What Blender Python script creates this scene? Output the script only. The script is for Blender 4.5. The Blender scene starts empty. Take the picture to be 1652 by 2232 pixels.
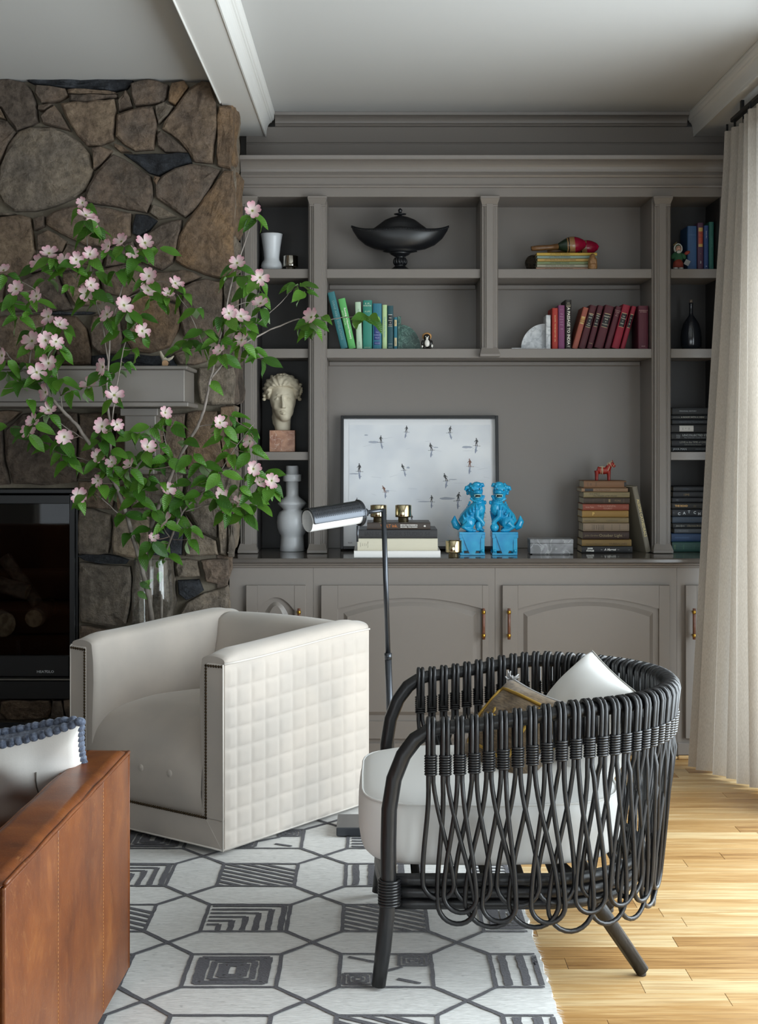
import bpy, bmesh, math, random
from mathutils import Vector, Matrix, noise as mnoise
SC = bpy.context.scene
COL = SC.collection
PI = math.pi
# ---------------------------------------------------------------- camera
CAMH, FPX, U0, V0 = 1.292, 3088.0, 815.0, 960.0
cam_d = bpy.data.cameras.new('camera'); cam = bpy.data.objects.new('camera', cam_d); COL.objects.link(cam)
cam.location = (0, 0, CAMH); cam.rotation_euler = (PI/2, 0, 0)
cam_d.sensor_fit = 'HORIZONTAL'; cam_d.sensor_width = 36.0
cam_d.lens = 36.0*FPX/1652.0
cam_d.shift_x = (826-U0)/1652.0
cam_d.shift_y = -(1116-V0)/1652.0
cam_d.clip_start = 0.05
SC.camera = cam
# ---------------------------------------------------------------- light
w = bpy.data.worlds.new('sky'); SC.world = w; w.use_nodes = True
bg = w.node_tree.nodes['Background']; bg.inputs[0].default_value = (0.86, 0.92, 1.0, 1); bg.inputs[1].default_value = 1.6
def area(name, loc, rot, sx, sy, power, color):
    l = bpy.data.lights.new(name, 'AREA'); l.shape = 'RECTANGLE'; l.size = sx; l.size_y = sy
    l.energy = power; l.color = color
    o = bpy.data.objects.new(name, l); COL.objects.link(o); o.location = loc; o.rotation_euler = rot
    return o
# daylight entering through the window of the right wall and the windows of the wall behind the camera
area('daylight_right_window', (2.0, 3.15, 1.08), (0, math.radians(82), 0), 1.85, 4.5, 225, (0.865, 0.94, 1.0))
area('daylight_rear_windows', (-0.6, -2.62, 0.9), (PI/2, 0, 0), 4.2, 1.3, 55, (0.86, 0.93, 1.0))
SC.view_settings.view_transform = 'Standard'; SC.view_settings.look = 'None'
SC.view_settings.exposure = 0.0; SC.view_settings.gamma = 1.0
SC.view_settings.use_curve_mapping = False
# ---------------------------------------------------------------- helpers
def P(u, v, Y): return Vector(((u-U0)/FPX*Y, Y, CAMH+(V0-v)/FPX*Y))
def lin(c):
    if isinstance(c, str):
        c = c.lstrip('#'); c = [int(c[i:i+2], 16)/255 for i in (0, 2, 4)]
    return tuple(x/12.92 if x <= 0.04045 else ((x+0.055)/1.055)**2.4 for x in c[:3])
def sstep(a, b, x):
    t = max(0.0, min(1.0, (x-a)/(b-a))); return t*t*(3-2*t)
def lerp(a, b, t): return a+(b-a)*t
def tag(o, label=None, cat=None, group=None, kind=None):
    if label: o['label'] = label
    if cat: o['category'] = cat
    if group: o['group'] = group
    if kind: o['kind'] = kind
    return o
def thing(name, label, cat, loc=(0, 0, 0), rz=0.0, group=None, rot=None):
    o = bpy.data.objects.new(name, None); COL.objects.link(o); o.empty_display_size = 0.05
    o.location = loc; o.rotation_euler = rot if rot else (0, 0, rz)
    return tag(o, label, cat, group)
def link(name, me, mat=None, parent=None, smooth=None):
    if mat is not None and len(me.materials) == 0: me.materials.append(mat)
    o = bpy.data.objects.new(name, me); COL.objects.link(o)
    if parent is not None: o.parent = parent
    if smooth is not None:
        me.polygons.foreach_set('use_smooth', [smooth]*len(me.polygons))
    return o
def copy_tree(o, parent=None):
    kids = list(o.children)
    c = o.copy(); COL.objects.link(c); c.parent = parent
    for k in kids: copy_tree(k, c)
    return c
class MB:
    """collects shapes into one mesh"""
    def __init__(s): s.v = []; s.f = []; s.sm = []
    def add(s, vs, fs, smooth=False, M=None):
        n = len(s.v)
        if M is not None: vs = [M @ Vector(p) for p in vs]
        s.v += [tuple(p) for p in vs]; s.f += [tuple(i+n for i in f) for f in fs]; s.sm += [smooth]*len(fs); return s
    def box(s, x0, x1, y0, y1, z0, z1, b=0.0, M=None):
        if x1 < x0: x0, x1 = x1, x0
        if y1 < y0: y0, y1 = y1, y0
        if z1 < z0: z0, z1 = z1, z0
        b = min(b, (x1-x0)*.45, (y1-y0)*.45, (z1-z0)*.45)
        if b <= 0:
            vs = [(x, y, z) for z in (z0, z1) for y in (y0, y1) for x in (x0, x1)]
            return s.add(vs, [(0, 2, 3, 1), (4, 5, 7, 6), (0, 1, 5, 4), (2, 6, 7, 3), (0, 4, 6, 2), (1, 3, 7, 5)], False, M)
        bm = bmesh.new(); bmesh.ops.create_cube(bm, size=1)
        for q in bm.verts: q.co = Vector((lerp(x0, x1, q.co.x+.5), lerp(y0, y1, q.co.y+.5), lerp(z0, z1, q.co.z+.5)))
        bmesh.ops.bevel(bm, geom=bm.edges[:]+bm.verts[:], offset=b, segments=2 if b > 0.006 else 1, profile=0.5, affect='EDGES')
        return s.bm(bm, b > 0.006 and False, M)
    def bm(s, bm, smooth=False, M=None):
        bm.verts.index_update()
        s.add([v.co.copy() for v in bm.verts], [[v.index for v in f.verts] for f in bm.faces], smooth, M); bm.free(); return s
    def prism(s, poly, y0, y1, M=None, smooth=False):
        """poly in x,z extruded along y"""
        n = len(poly)
        vs = [(x, y0, z) for x, z in poly]+[(x, y1, z) for x, z in poly]
        fs = [tuple(range(n)), tuple(range(2*n-1, n-1, -1))]+[(i, i+n, (i+1) % n+n, (i+1) % n) for i in range(n)]
        return s.add(vs, fs, smooth, M)
    def profx(s, prof, x0, x1, M=None, smooth=False):
        """profile in y,z extruded along x"""
        n = len(prof)
        vs = [(x0, y, z) for y, z in prof]+[(x1, y, z) for y, z in prof]
        fs = [tuple(range(n-1, -1, -1)), tuple(range(n, 2*n))]+[(i, (i+1) % n, (i+1) % n+n, i+n) for i in range(n)]
        return s.add(vs, fs, smooth, M)
    def lathe(s, prof, seg=32, M=None, smooth=True, cap=True):
        vs = []; fs = []
        for r, z in prof:
            for k in range(seg):
                a = 2*PI*k/seg; vs.append((r*math.cos(a), r*math.sin(a), z))
        for i in range(len(prof)-1):
            for k in range(seg):
                k2 = (k+1) % seg
                fs.append((i*seg+k, i*seg+k2, (i+1)*seg+k2, (i+1)*seg+k))
        if cap:
            if prof[0][0] > 1e-5: fs.append(tuple(range(seg-1, -1, -1)))
            if prof[-1][0] > 1e-5: fs.append(tuple(range((len(prof)-1)*seg, len(prof)*seg)))
        return s.add(vs, fs, smooth, M)
    def tube(s, pts, rad, seg=8, closed=False, smooth=True, flat=1.0, up=None, M=None, cap=True):
        pts = [Vector(p) for p in pts]; n = len(pts)
        if not hasattr(rad, '__len__'): rad = [rad]*n
        vs = []; fs = []; prev = None
        for i in range(n):
            if closed: t = pts[(i+1) % n]-pts[i-1]
            else: t = pts[min(i+1, n-1)]-pts[max(i-1, 0)]
            if t.length < 1e-9: t = Vector((0, 0, 1))
            t.normalize()
            if up is not None:
                a = (up[i] if isinstance(up, list) else up); a = a-t*a.dot(t)
                if a.length < 1e-6: a = t.orthogonal()
            elif prev is None: a = t.orthogonal()
            else:
                a = prev-t*prev.dot(t)
                if a.length < 1e-6: a = t.orthogonal()
            a = a.normalized(); prev = a; b = t.cross(a)
            for k in range(seg):
                q = 2*PI*(k+.5)/seg
                vs.append(pts[i]+a*(math.cos(q)*rad[i]*flat)+b*(math.sin(q)*rad[i]))
        m = n if closed else n-1
        for i in range(m):
            j = (i+1) % n
            for k in range(seg):
                k2 = (k+1) % seg; fs.append((i*seg+k, i*seg+k2, j*seg+k2, j*seg+k))
        if not closed and cap:
            fs.append(tuple(range(seg-1, -1, -1))); fs.append(tuple(range((n-1)*seg, n*seg)))
        return s.add(vs, fs, smooth, M)
    def grid(s, fn, nu, nv, smooth=True, M=None, close_u=False):
        vs = [fn(i/nu, j/nv) for j in range(nv+1) for i in range(nu+1)]
        fs = [(j*(nu+1)+i, j*(nu+1)+i+1, (j+1)*(nu+1)+i+1, (j+1)*(nu+1)+i) for j in range(nv) for i in range(nu)]
        return s.add(vs, fs, smooth, M)
    def ell(s, c, r, rot=None, sub=2, M=None):
        bm = bmesh.new(); bmesh.ops.create_icosphere(bm, subdivisions=sub, radius=1)
        T = Matrix.Translation(Vector(c))
        if rot: 
            from mathutils import Euler
            T = T @ Euler(rot).to_matrix().to_4x4()
        if not hasattr(r, '__len__'): r = (r, r, r)
        T = T @ Matrix.Diagonal((*r, 1))
        if M is not None: T = M @ T
        return s.bm(bm, True, T)
    def mesh(s, name):
        me = bpy.data.meshes.new(name); me.from_pydata(s.v, [], s.f)
        me.polygons.foreach_set('use_smooth', s.sm); me.update(); return me
    def build(s, name, mat, parent=None, recalc=True, weld=False):
        me = s.mesh(name)
        if recalc or weld:
            bm = bmesh.new(); bm.from_mesh(me)
            if weld: bmesh.ops.remove_doubles(bm, verts=bm.verts[:], dist=1e-5)
            bmesh.ops.recalc_face_normals(bm, faces=bm.faces[:]); bm.to_mesh(me); bm.free()
        return link(name, me, mat, parent)
def struct(name, mb, mat, parent=None):
    o = mb.build(name, mat, parent)
    if parent is None: o['kind'] = 'structure'
    return o
def bake(o, mods):
    """apply modifiers set by mods(o) and return the mesh"""
    mods(o); dg = bpy.context.evaluated_depsgraph_get(); dg.update()
    me = bpy.data.meshes.new_from_object(o.evaluated_get(dg)); old = o.data
    bpy.data.objects.remove(o); bpy.data.meshes.remove(old); return me
def blob(mb, voxel, it=4, fac=0.5):
    o = link('tmp', mb.mesh('tmp'))
    def mods(o):
        m = o.modifiers.new('r', 'REMESH'); m.mode = 'VOXEL'; m.voxel_size = voxel
        m = o.modifiers.new('s', 'SMOOTH'); m.factor = fac; m.iterations = it
    me = bake(o, mods); me.polygons.foreach_set('use_smooth', [True]*len(me.polygons)); me.materials.clear(); return me
def subdiv(mb, lv=2):
    o = link('tmp', mb.mesh('tmp'))
    def mods(o):
        m = o.modifiers.new('s', 'SUBSURF'); m.levels = lv; m.render_levels = lv
    me = bake(o, mods); me.polygons.foreach_set('use_smooth', [True]*len(me.polygons)); me.materials.clear(); return me
def text(s, size, mat, parent, loc, rot=(PI/2, 0, 0), align='CENTER', sx=1.0, spacing=1.0, bold=0.0, shear=0.0, name='lettering'):
    c = bpy.data.curves.new('t', 'FONT'); c.body = s; c.size = size; c.align_x = align; c.align_y = 'CENTER'
    c.space_character = spacing; c.offset = bold; c.resolution_u = 2; c.shear = shear; c.extrude = 0.0
    o = bpy.data.objects.new('t', c)
    me = bpy.data.meshes.new_from_object(o); bpy.data.objects.remove(o)
    me.transform(Matrix.Diagonal((sx, 1, 1, 1))); me.materials.clear()
    r = link(name, me, mat, parent); r.location = loc; r.rotation_euler = rot; return r
# ---------------------------------------------------------------- materials
def nodes(m): return m.node_tree.nodes, m.node_tree.links
def mat(name, col, rough=0.5, metal=0.0, spec=0.5, bump=None, var=None, **kw):
    """col: hex/rgb; bump=(scale,strength[,distance]); var=(hex2,scale,lo,hi[,detail])"""
    m = bpy.data.materials.new(name); m.use_nodes = True; N, L = nodes(m); b = N['Principled BSDF']
    c = lin(col); b.inputs['Base Color'].default_value = (*c, 1); b.inputs['Roughness'].default_value = rough
    b.inputs['Metallic'].default_value = metal; b.inputs['Specular IOR Level'].default_value = spec
    for k, v in kw.items(): b.inputs[k.replace('_', ' ')].default_value = v
    tc = None
    if bump or var: tc = N.new('ShaderNodeTexCoord')
    if var:
        n = N.new('ShaderNodeTexNoise'); n.inputs['Scale'].default_value = var[1]; n.inputs['Detail'].default_value = var[4] if len(var) > 4 else 6
        L.new(tc.outputs['Object'], n.inputs['Vector'])
        r = N.new('ShaderNodeValToRGB'); r.color_ramp.elements[0].position = var[2]; r.color_ramp.elements[1].position = var[3]
        r.color_ramp.elements[0].color = (*c, 1); r.color_ramp.elements[1].color = (*lin(var[0]), 1)
        L.new(n.outputs['Fac'], r.inputs['Fac']); L.new(r.outputs['Color'], b.inputs['Base Color'])
    if bump:
        n = N.new('ShaderNodeTexNoise'); n.inputs['Scale'].default_value = bump[0]; n.inputs['Detail'].default_value = 5
        L.new(tc.outputs['Object'], n.inputs['Vector'])
        bp = N.new('ShaderNodeBump'); bp.inputs['Strength'].default_value = bump[1]; bp.inputs['Distance'].default_value = bump[2] if len(bump) > 2 else 0.002
        L.new(n.outputs['Fac'], bp.inputs['Height']); L.new(bp.outputs['Normal'], b.inputs['Normal'])
    return m
def ramp(N, stops):
    r = N.new('ShaderNodeValToRGB'); e = r.color_ramp.elements
    while len(e) < len(stops): e.new(0.5)
    for i, (p, c) in enumerate(stops): e[i].position = p; e[i].color = (*lin(c), 1)
    return r
def mk_stone(name, stops, scale=7, rnd=0.5):
    m = bpy.data.materials.new(name); m.use_nodes = True; N, L = nodes(m); b = N['Principled BSDF']
    tc = N.new('ShaderNodeTexCoord'); oi = N.new('ShaderNodeObjectInfo')
    ad = N.new('ShaderNodeVectorMath'); ad.operation = 'ADD'; sc = N.new('ShaderNodeVectorMath'); sc.operation = 'SCALE'
    cb = N.new('ShaderNodeCombineXYZ'); L.new(oi.outputs['Random'], cb.inputs[0]); L.new(oi.outputs['Random'], cb.inputs[2])
    L.new(cb.outputs[0], sc.inputs[0]); sc.inputs['Scale'].default_value = 37
    L.new(tc.outputs['Object'], ad.inputs[0]); L.new(sc.outputs[0], ad.inputs[1])
    n1 = N.new('ShaderNodeTexNoise'); n1.inputs['Scale'].default_value = scale; n1.inputs['Detail'].default_value = 8; n1.inputs['Roughness'].default_value = 0.65
    L.new(ad.outputs[0], n1.inputs['Vector'])
    mx = N.new('ShaderNodeMath'); mx.operation = 'MULTIPLY_ADD'; mx.inputs[1].default_value = rnd; mx.inputs[2].default_value = -rnd/2
    L.new(oi.outputs['Random'], mx.inputs[0])
    a2 = N.new('ShaderNodeMath'); a2.operation = 'ADD'; L.new(n1.outputs['Fac'], a2.inputs[0]); L.new(mx.outputs[0], a2.inputs[1])
    r = ramp(N, stops); L.new(a2.outputs[0], r.inputs['Fac'])
    n2 = N.new('ShaderNodeTexNoise'); n2.inputs['Scale'].default_value = 32; n2.inputs['Detail'].default_value = 8; n2.inputs['Roughness'].default_value = .75
    L.new(ad.outputs[0], n2.inputs['Vector'])
    r2 = ramp(N, [(0.32, '#6e6a68'), (0.5, '#d6d3d0'), (0.66, '#ffffff')]); L.new(n2.outputs['Fac'], r2.inputs['Fac'])
    mm = N.new('ShaderNodeMix'); mm.data_type = 'RGBA'; mm.blend_type = 'MULTIPLY'; mm.inputs['Factor'].default_value = 0.75
    L.new(r.outputs['Color'], mm.inputs[6]); L.new(r2.outputs['Color'], mm.inputs[7]); 
    n4 = N.new('ShaderNodeTexNoise'); n4.inputs['Scale'].default_value = 140; n4.inputs['Detail'].default_value = 2; L.new(ad.outputs[0], n4.inputs['Vector'])
    r4 = ramp(N, [(0.70, '#000000'), (0.80, '#909090')]); L.new(n4.outputs['Fac'], r4.inputs['Fac'])
    m4 = N.new('ShaderNodeMix'); m4.data_type = 'RGBA'; L.new(r4.outputs['Color'], m4.inputs['Factor'])
    L.new(mm.outputs[2], m4.inputs[6]); m4.inputs[7].default_value = (*lin('#b5aa9d'), 1)
    L.new(m4.outputs[2], b.inputs['Base Color'])
    b.inputs['Roughness'].default_value = 0.85; b.inputs['Specular IOR Level'].default_value = 0.3
    n3 = N.new('ShaderNodeTexNoise'); n3.inputs['Scale'].default_value = 11; n3.inputs['Detail'].default_value = 12; n3.inputs['Roughness'].default_value = .7
    L.new(ad.outputs[0], n3.inputs['Vector'])
    bp = N.new('ShaderNodeBump'); bp.inputs['Strength'].default_value = 1.0; bp.inputs['Distance'].default_value = 0.055
    L.new(n3.outputs['Fac'], bp.inputs['Height']); L.new(bp.outputs['Normal'], b.inputs['Normal'])
    return m
def mk_oak():
    m = bpy.data.materials.new('oak'); m.use_nodes = True; N, L = nodes(m); b = N['Principled BSDF']
    tc = N.new('ShaderNodeTexCoord'); oi = N.new('ShaderNodeObjectInfo')
    cb = N.new('ShaderNodeCombineXYZ'); L.new(oi.outputs['Random'], cb.inputs[0]); L.new(oi.outputs['Random'], cb.inputs[1])
    sc = N.new('ShaderNodeVectorMath'); sc.operation = 'SCALE'; sc.inputs['Scale'].default_value = 53; L.new(cb.outputs[0], sc.inputs[0])
    ad = N.new('ShaderNodeVectorMath'); ad.operation = 'ADD'; L.new(tc.outputs['Object'], ad.inputs[0]); L.new(sc.outputs[0], ad.inputs[1])
    mp = N.new('ShaderNodeMapping'); mp.inputs['Scale'].default_value = (1.6, 22, 8); L.new(ad.outputs[0], mp.inputs['Vector'])
    n1 = N.new('ShaderNodeTexNoise'); n1.inputs['Scale'].default_value = 1.6; n1.inputs['Detail'].default_value = 7; n1.inputs['Roughness'].default_value = .62; n1.inputs['Distortion'].default_value = 0.6
    L.new(mp.outputs[0], n1.inputs['Vector'])
    r = ramp(N, [(0.2, '#896338'), (0.38, '#ad8551'), (0.55, '#be9a67'), (0.75, '#d3b98c')])
    mx = N.new('ShaderNodeMath'); mx.operation = 'MULTIPLY_ADD'; mx.inputs[1].default_value = .42; mx.inputs[2].default_value = -.16; L.new(oi.outputs['Random'], mx.inputs[0])
    a2 = N.new('ShaderNodeMath'); L.new(n1.outputs['Fac'], a2.inputs[0]); L.new(mx.outputs[0], a2.inputs[1]); L.new(a2.outputs[0], r.inputs['Fac'])
    mp2 = N.new('ShaderNodeMapping'); mp2.inputs['Scale'].default_value = (3, 140, 40); L.new(ad.outputs[0], mp2.inputs['Vector'])
    n2 = N.new('ShaderNodeTexNoise'); n2.inputs['Scale'].default_value = 1.5; n2.inputs['Detail'].default_value = 4; L.new(mp2.outputs[0], n2.inputs['Vector'])
    r2 = ramp(N, [(0.3, '#a08468'), (0.55, '#ffffff')]); L.new(n2.outputs['Fac'], r2.inputs['Fac'])
    mm = N.new('ShaderNodeMix'); mm.data_type = 'RGBA'; mm.blend_type = 'MULTIPLY'; mm.inputs['Factor'].default_value = .55
    L.new(r.outputs['Color'], mm.inputs[6]); L.new(r2.outputs['Color'], mm.inputs[7]); L.new(mm.outputs[2], b.inputs['Base Color'])
    b.inputs['Roughness'].default_value = .36; b.inputs['Specular IOR Level'].default_value = .4
    bp = N.new('ShaderNodeBump'); bp.inputs['Strength'].default_value = .12; bp.inputs['Distance'].default_value = .001
    L.new(n2.outputs['Fac'], bp.inputs['Height']); L.new(bp.outputs['Normal'], b.inputs['Normal'])
    return m
def mk_weave(name, c1, c2, scale=(300, 300, 300), rough=.9, bump=.35, trans=0.0, dist=.0008):
    m = bpy.data.materials.new(name); m.use_nodes = True; N, L = nodes(m); b = N['Principled BSDF']
    tc = N.new('ShaderNodeTexCoord'); mp = N.new('ShaderNodeMapping'); mp.inputs['Scale'].default_value = scale; L.new(tc.outputs['Object'], mp.inputs['Vector'])
    n1 = N.new('ShaderNodeTexNoise'); n1.inputs['Scale'].default_value = 1; n1.inputs['Detail'].default_value = 4; L.new(mp.outputs[0], n1.inputs['Vector'])
    r = ramp(N, [(0.32, c1), (0.68, c2)]); L.new(n1.outputs['Fac'], r.inputs['Fac']); L.new(r.outputs['Color'], b.inputs['Base Color'])
    b.inputs['Roughness'].default_value = rough; b.inputs['Specular IOR Level'].default_value = .2
    b.inputs['Sheen Weight'].default_value = .15
    bp = N.new('ShaderNodeBump'); bp.inputs['Strength'].default_value = bump; bp.inputs['Distance'].default_value = dist
    L.new(n1.outputs['Fac'], bp.inputs['Height']); L.new(bp.outputs['Normal'], b.inputs['Normal'])
    if trans:
        t = N.new('ShaderNodeBsdfTranslucent'); L.new(r.outputs['Color'], t.inputs['Color'])
        mx = N.new('ShaderNodeMixShader'); mx.inputs[0].default_value = trans
        L.new(b.outputs[0], mx.inputs[1]); L.new(t.outputs[0], mx.inputs[2]); L.new(mx.outputs[0], N['Material Output'].inputs['Surface'])
    return m
def mk_marble(name, c1, c2, vein, scale=9, rough=.25, vw=0.04):
    m = bpy.data.materials.new(name); m.use_nodes = True; N, L = nodes(m); b = N['Principled BSDF']
    tc = N.new('ShaderNodeTexCoord')
    n1 = N.new('ShaderNodeTexNoise'); n1.inputs['Scale'].default_value = scale; n1.inputs['Detail'].default_value = 7; n1.inputs['Distortion'].default_value = 1.2; L.new(tc.outputs['Object'], n1.inputs['Vector'])
    r = ramp(N, [(0.35, c1), (0.65, c2)]); L.new(n1.outputs['Fac'], r.inputs['Fac'])
    n2 = N.new('ShaderNodeTexNoise'); n2.inputs['Scale'].default_value = scale*1.3; n2.inputs['Detail'].default_value = 7; n2.inputs['Distortion'].default_value = .6; L.new(tc.outputs['Object'], n2.inputs['Vector'])
    r2 = ramp(N, [(0.5-vw, '#000000'), (0.5, '#ffffff'), (0.5+vw, '#000000')]); L.new(n2.outputs['Fac'], r2.inputs['Fac'])
    mm = N.new('ShaderNodeMix'); mm.data_type = 'RGBA'; hf = N.new('ShaderNodeMath'); hf.operation = 'MULTIPLY'; hf.inputs[1].default_value = .6; L.new(r2.outputs['Color'], hf.inputs[0]); L.new(hf.outputs[0], mm.inputs['Factor']); L.new(r.outputs['Color'], mm.inputs[6]); mm.inputs[7].default_value = (*lin(vein), 1)
    L.new(mm.outputs[2], b.inputs['Base Color']); b.inputs['Roughness'].default_value = rough
    return m
def mk_glass(name, tint=(1, 1, 1), gloss=.08, rough=.02):
    m = bpy.data.materials.new(name); m.use_nodes = True; N, L = nodes(m); N.remove(N['Principled BSDF'])
    t = N.new('ShaderNodeBsdfTransparent'); t.inputs[0].default_value = (*tint, 1)
    g = N.new('ShaderNodeBsdfGlossy'); g.inputs['Roughness'].default_value = rough
    lw = N.new('ShaderNodeLayerWeight'); lw.inputs['Blend'].default_value = .5
    pw = N.new('ShaderNodeMath'); pw.operation = 'POWER'; L.new(lw.outputs['Facing'], pw.inputs[0]); pw.inputs[1].default_value = 5.0
    f = N.new('ShaderNodeMath'); f.operation = 'MULTIPLY_ADD'; L.new(pw.outputs[0], f.inputs[0]); f.inputs[1].default_value = .96; f.inputs[2].default_value = .04
    mx = N.new('ShaderNodeMixShader'); L.new(f.outputs[0], mx.inputs[0]); L.new(t.outputs[0], mx.inputs[1]); L.new(g.outputs[0], mx.inputs[2])
    L.new(mx.outputs[0], N['Material Output'].inputs['Surface']); return m
M = {}
M['paint'] = mat('taupe_paint', '#79726c', .34, spec=.5, bump=(55, .25, .001))
M['wall'] = mat('wall_paint', '#8f8b86', .8, bump=(60, .1))
M['ceil'] = mat('ceiling_paint', '#c0bfbd', .85, bump=(40, .06))
M['trimw'] = mat('white_trim_paint', '#dcdad6', .45)
M['mortar'] = mat('mortar', '#6d6558', .95, bump=(90, .8, .004), var=('#857c6c', 14, .3, .7))
M['stone'] = mk_stone('field_stone', [(0.22, '#5f554d'), (0.40, '#85776b'), (0.5, '#928071'), (0.60, '#9d8874'), (0.74, '#b09a82')], 6, .3)
M['stone_w'] = mk_stone('warm_field_stone', [(0.25, '#6e5e50'), (0.42, '#8c7764'), (0.55, '#9c8269'), (0.7, '#b08e69')], 5, .25)
M['stone_l'] = mk_stone('pale_field_stone', [(0.25, '#746c63'), (0.42, '#91867a'), (0.55, '#a09383'), (0.7, '#b4a28c')], 6, .25)
M['slate'] = mk_stone('blue_slate', [(0.3, '#34363b'), (0.5, '#44474d'), (0.7, '#62666d')], 14, .15)
M['oak'] = mk_oak()
M['black_metal'] = mat('black_metal', '#121315', .38, metal=.0, spec=.5)
M['dark_in'] = mat('firebox_lining', '#15130f', .9)
M['fglass'] = mk_glass('fireplace_glass', (.62, .62, .63))
M['glass'] = mk_glass('clear_glass', (.97, .985, .98))
# ================================================================ room shell
CEIL = 2.728; XR = 1.56; XL = -4.3; YB = 6.32; YF = -2.4
floor = struct('floor', MB().box(XL, XR, YF, YB, -0.06, -0.012), M['oak'])
rnd = random.Random(4)
pw = 0.0755; row = 0; y = 2.86
plank_meshes = {}
while y < 5.86:
    x = -0.02 - rnd.random()*.5 if y < 4.9 else -.75-rnd.random()*.3
    while x < XR-.02:
        ln = rnd.choice((.45, .62, .8, .95, 1.15)); x1 = min(x+ln, XR-.003)
        if x1-x < .2: x1 = XR-.003
        b = MB().box(0, x1-x-.0008, 0, pw-.0009, -.0118, 0, .0007)
        o = b.build('plank', M['oak'], floor); o.location = (x, y, 0)
        x = x1
    y += pw; row += 1
struct('ceiling', MB().box(XL-.1, XR+.1, YF-.1, YB+.1, CEIL, CEIL+.1), M['ceil'])
struct('wall_back', MB().box(XL-.1, XR+.1, YB, YB+.1, -.06, CEIL), M['wall'])
struct('wall_left', MB().box(XL-.1, XL, YF, YB, -.06, CEIL), M['wall'])
# right wall with one tall window
wy0, wy1, wz0, wz1 = .85, 5.45, .05, 2.35
b = MB(); b.box(XR, XR+.14, YF, wy0, -.06, CEIL).box(XR, XR+.14, wy1, YB, -.06, CEIL).box(XR, XR+.14, wy0, wy1, -.06, wz0).box(XR, XR+.14, wy0, wy1, wz1, CEIL)
struct('wall_right', b, M['wall'])
def window(name, x0, x1, y0, y1, z0, z1, axis, n):
    b = MB(); t = .05
    o = None
    def bar(a0, a1, c0, c1):
        if axis == 'x': b.box((x0+x1)/2-.025, (x0+x1)/2+.025, a0, a1, c0, c1, .004)
        else: b.box(a0, a1, (y0+y1)/2-.025, (y0+y1)/2+.025, c0, c1, .004)
    A0, A1 = (y0, y1) if axis == 'x' else (x0, x1)
    bar(A0, A0+t, z0, z1); bar(A1-t, A1, z0, z1); bar(A0+t, A1-t, z0, z0+t); bar(A0+t, A1-t, z1-t, z1)
    for i in range(1, n):
        a = lerp(A0, A1, i/n); bar(a-.02, a+.02, z0+t, z1-t)
    o = b.build(name, M['trimw']); o['kind'] = 'structure'
    for i in range(n):
        a0 = lerp(A0, A1, i/n)+.03; a1 = lerp(A0, A1, (i+1)/n)-.03
        if axis == 'x': p = MB().box((x0+x1)/2-.003, (x0+x1)/2+.003, a0, a1, z0+.04, z1-.04)
        else: p = MB().box(a0, a1, (y0+y1)/2-.003, (y0+y1)/2+.003, z0+.04, z1-.04)
        p.build('pane', M['glass'], o)
    return o
window('window_1', XR, XR+.14, wy0, wy1, wz0, wz1, 'x', 4)
# wall behind the camera with a band of windows
b = MB(); fx0, fx1, fz0, fz1 = -3.3, 1.45, .3, 2.1
b.box(XL, fx0, YF-.14, YF, -.06, CEIL).box(fx1, XR, YF-.14, YF, -.06, CEIL).box(fx0, fx1, YF-.14, YF, -.06, fz0).box(fx0, fx1, YF-.14, YF, fz1, CEIL)
struct('wall_front', b, M['wall'])
window('window_2', fx0, fx1, YF-.14, YF, fz0, fz1, 'y', 5)
# ceiling beams (painted, with crown moulding)
def crown_prof(x, s, z0, z1, wd):
    """cove/ogee profile from (x, z0) out to (x+s*wd, z1)"""
    pts = [(x, z0), (x+s*wd*.12, z0), (x+s*wd*.12, z0+(z1-z0)*.12)]
    for k in range(7):
        t = k/6; a = t*PI/2
        pts.append((x+s*wd*(.14+.50*(1-math.cos(a))), z0+(z1-z0)*(.14+.50*math.sin(a))))
    pts += [(x+s*wd*.66, z0+(z1-z0)*.68)]
    for k in range(5):
        t = k/4; a = t*PI/2
        pts.append((x+s*wd*(.66+.28*math.sin(a)), z0+(z1-z0)*(.70+.20*(1-math.cos(a)))))
    pts += [(x+s*wd, z0+(z1-z0)*.92), (x+s*wd, z1), (x, z1)]
    return pts
BZ = 2.631
def beam(name, xa, xb, side):
    t = MB().box(xa, xb, YF, 6.234, BZ, CEIL-.001).build(name, M['trimw']); t['kind'] = 'structure'
    return t
bm_l = beam('trim_1', -.606, -.4785, 1)
MB().prism(crown_prof(-.4785, 1, BZ-.004, CEIL-.001, .045), YF+.001, 6.233).build('crown_moulding', M['trimw'], bm_l)
MB().box(-.612, -.606, YF+.001, 5.61, BZ-.006, BZ+.014, .002).build('bead', M['trimw'], bm_l)
bm_r = beam('trim_2', 1.408, XR-.001, -1)
MB().prism(crown_prof(1.408, -1, BZ-.004, CEIL-.001, .032), YF+.001, 6.233).build('crown_moulding', M['trimw'], bm_r)

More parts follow.
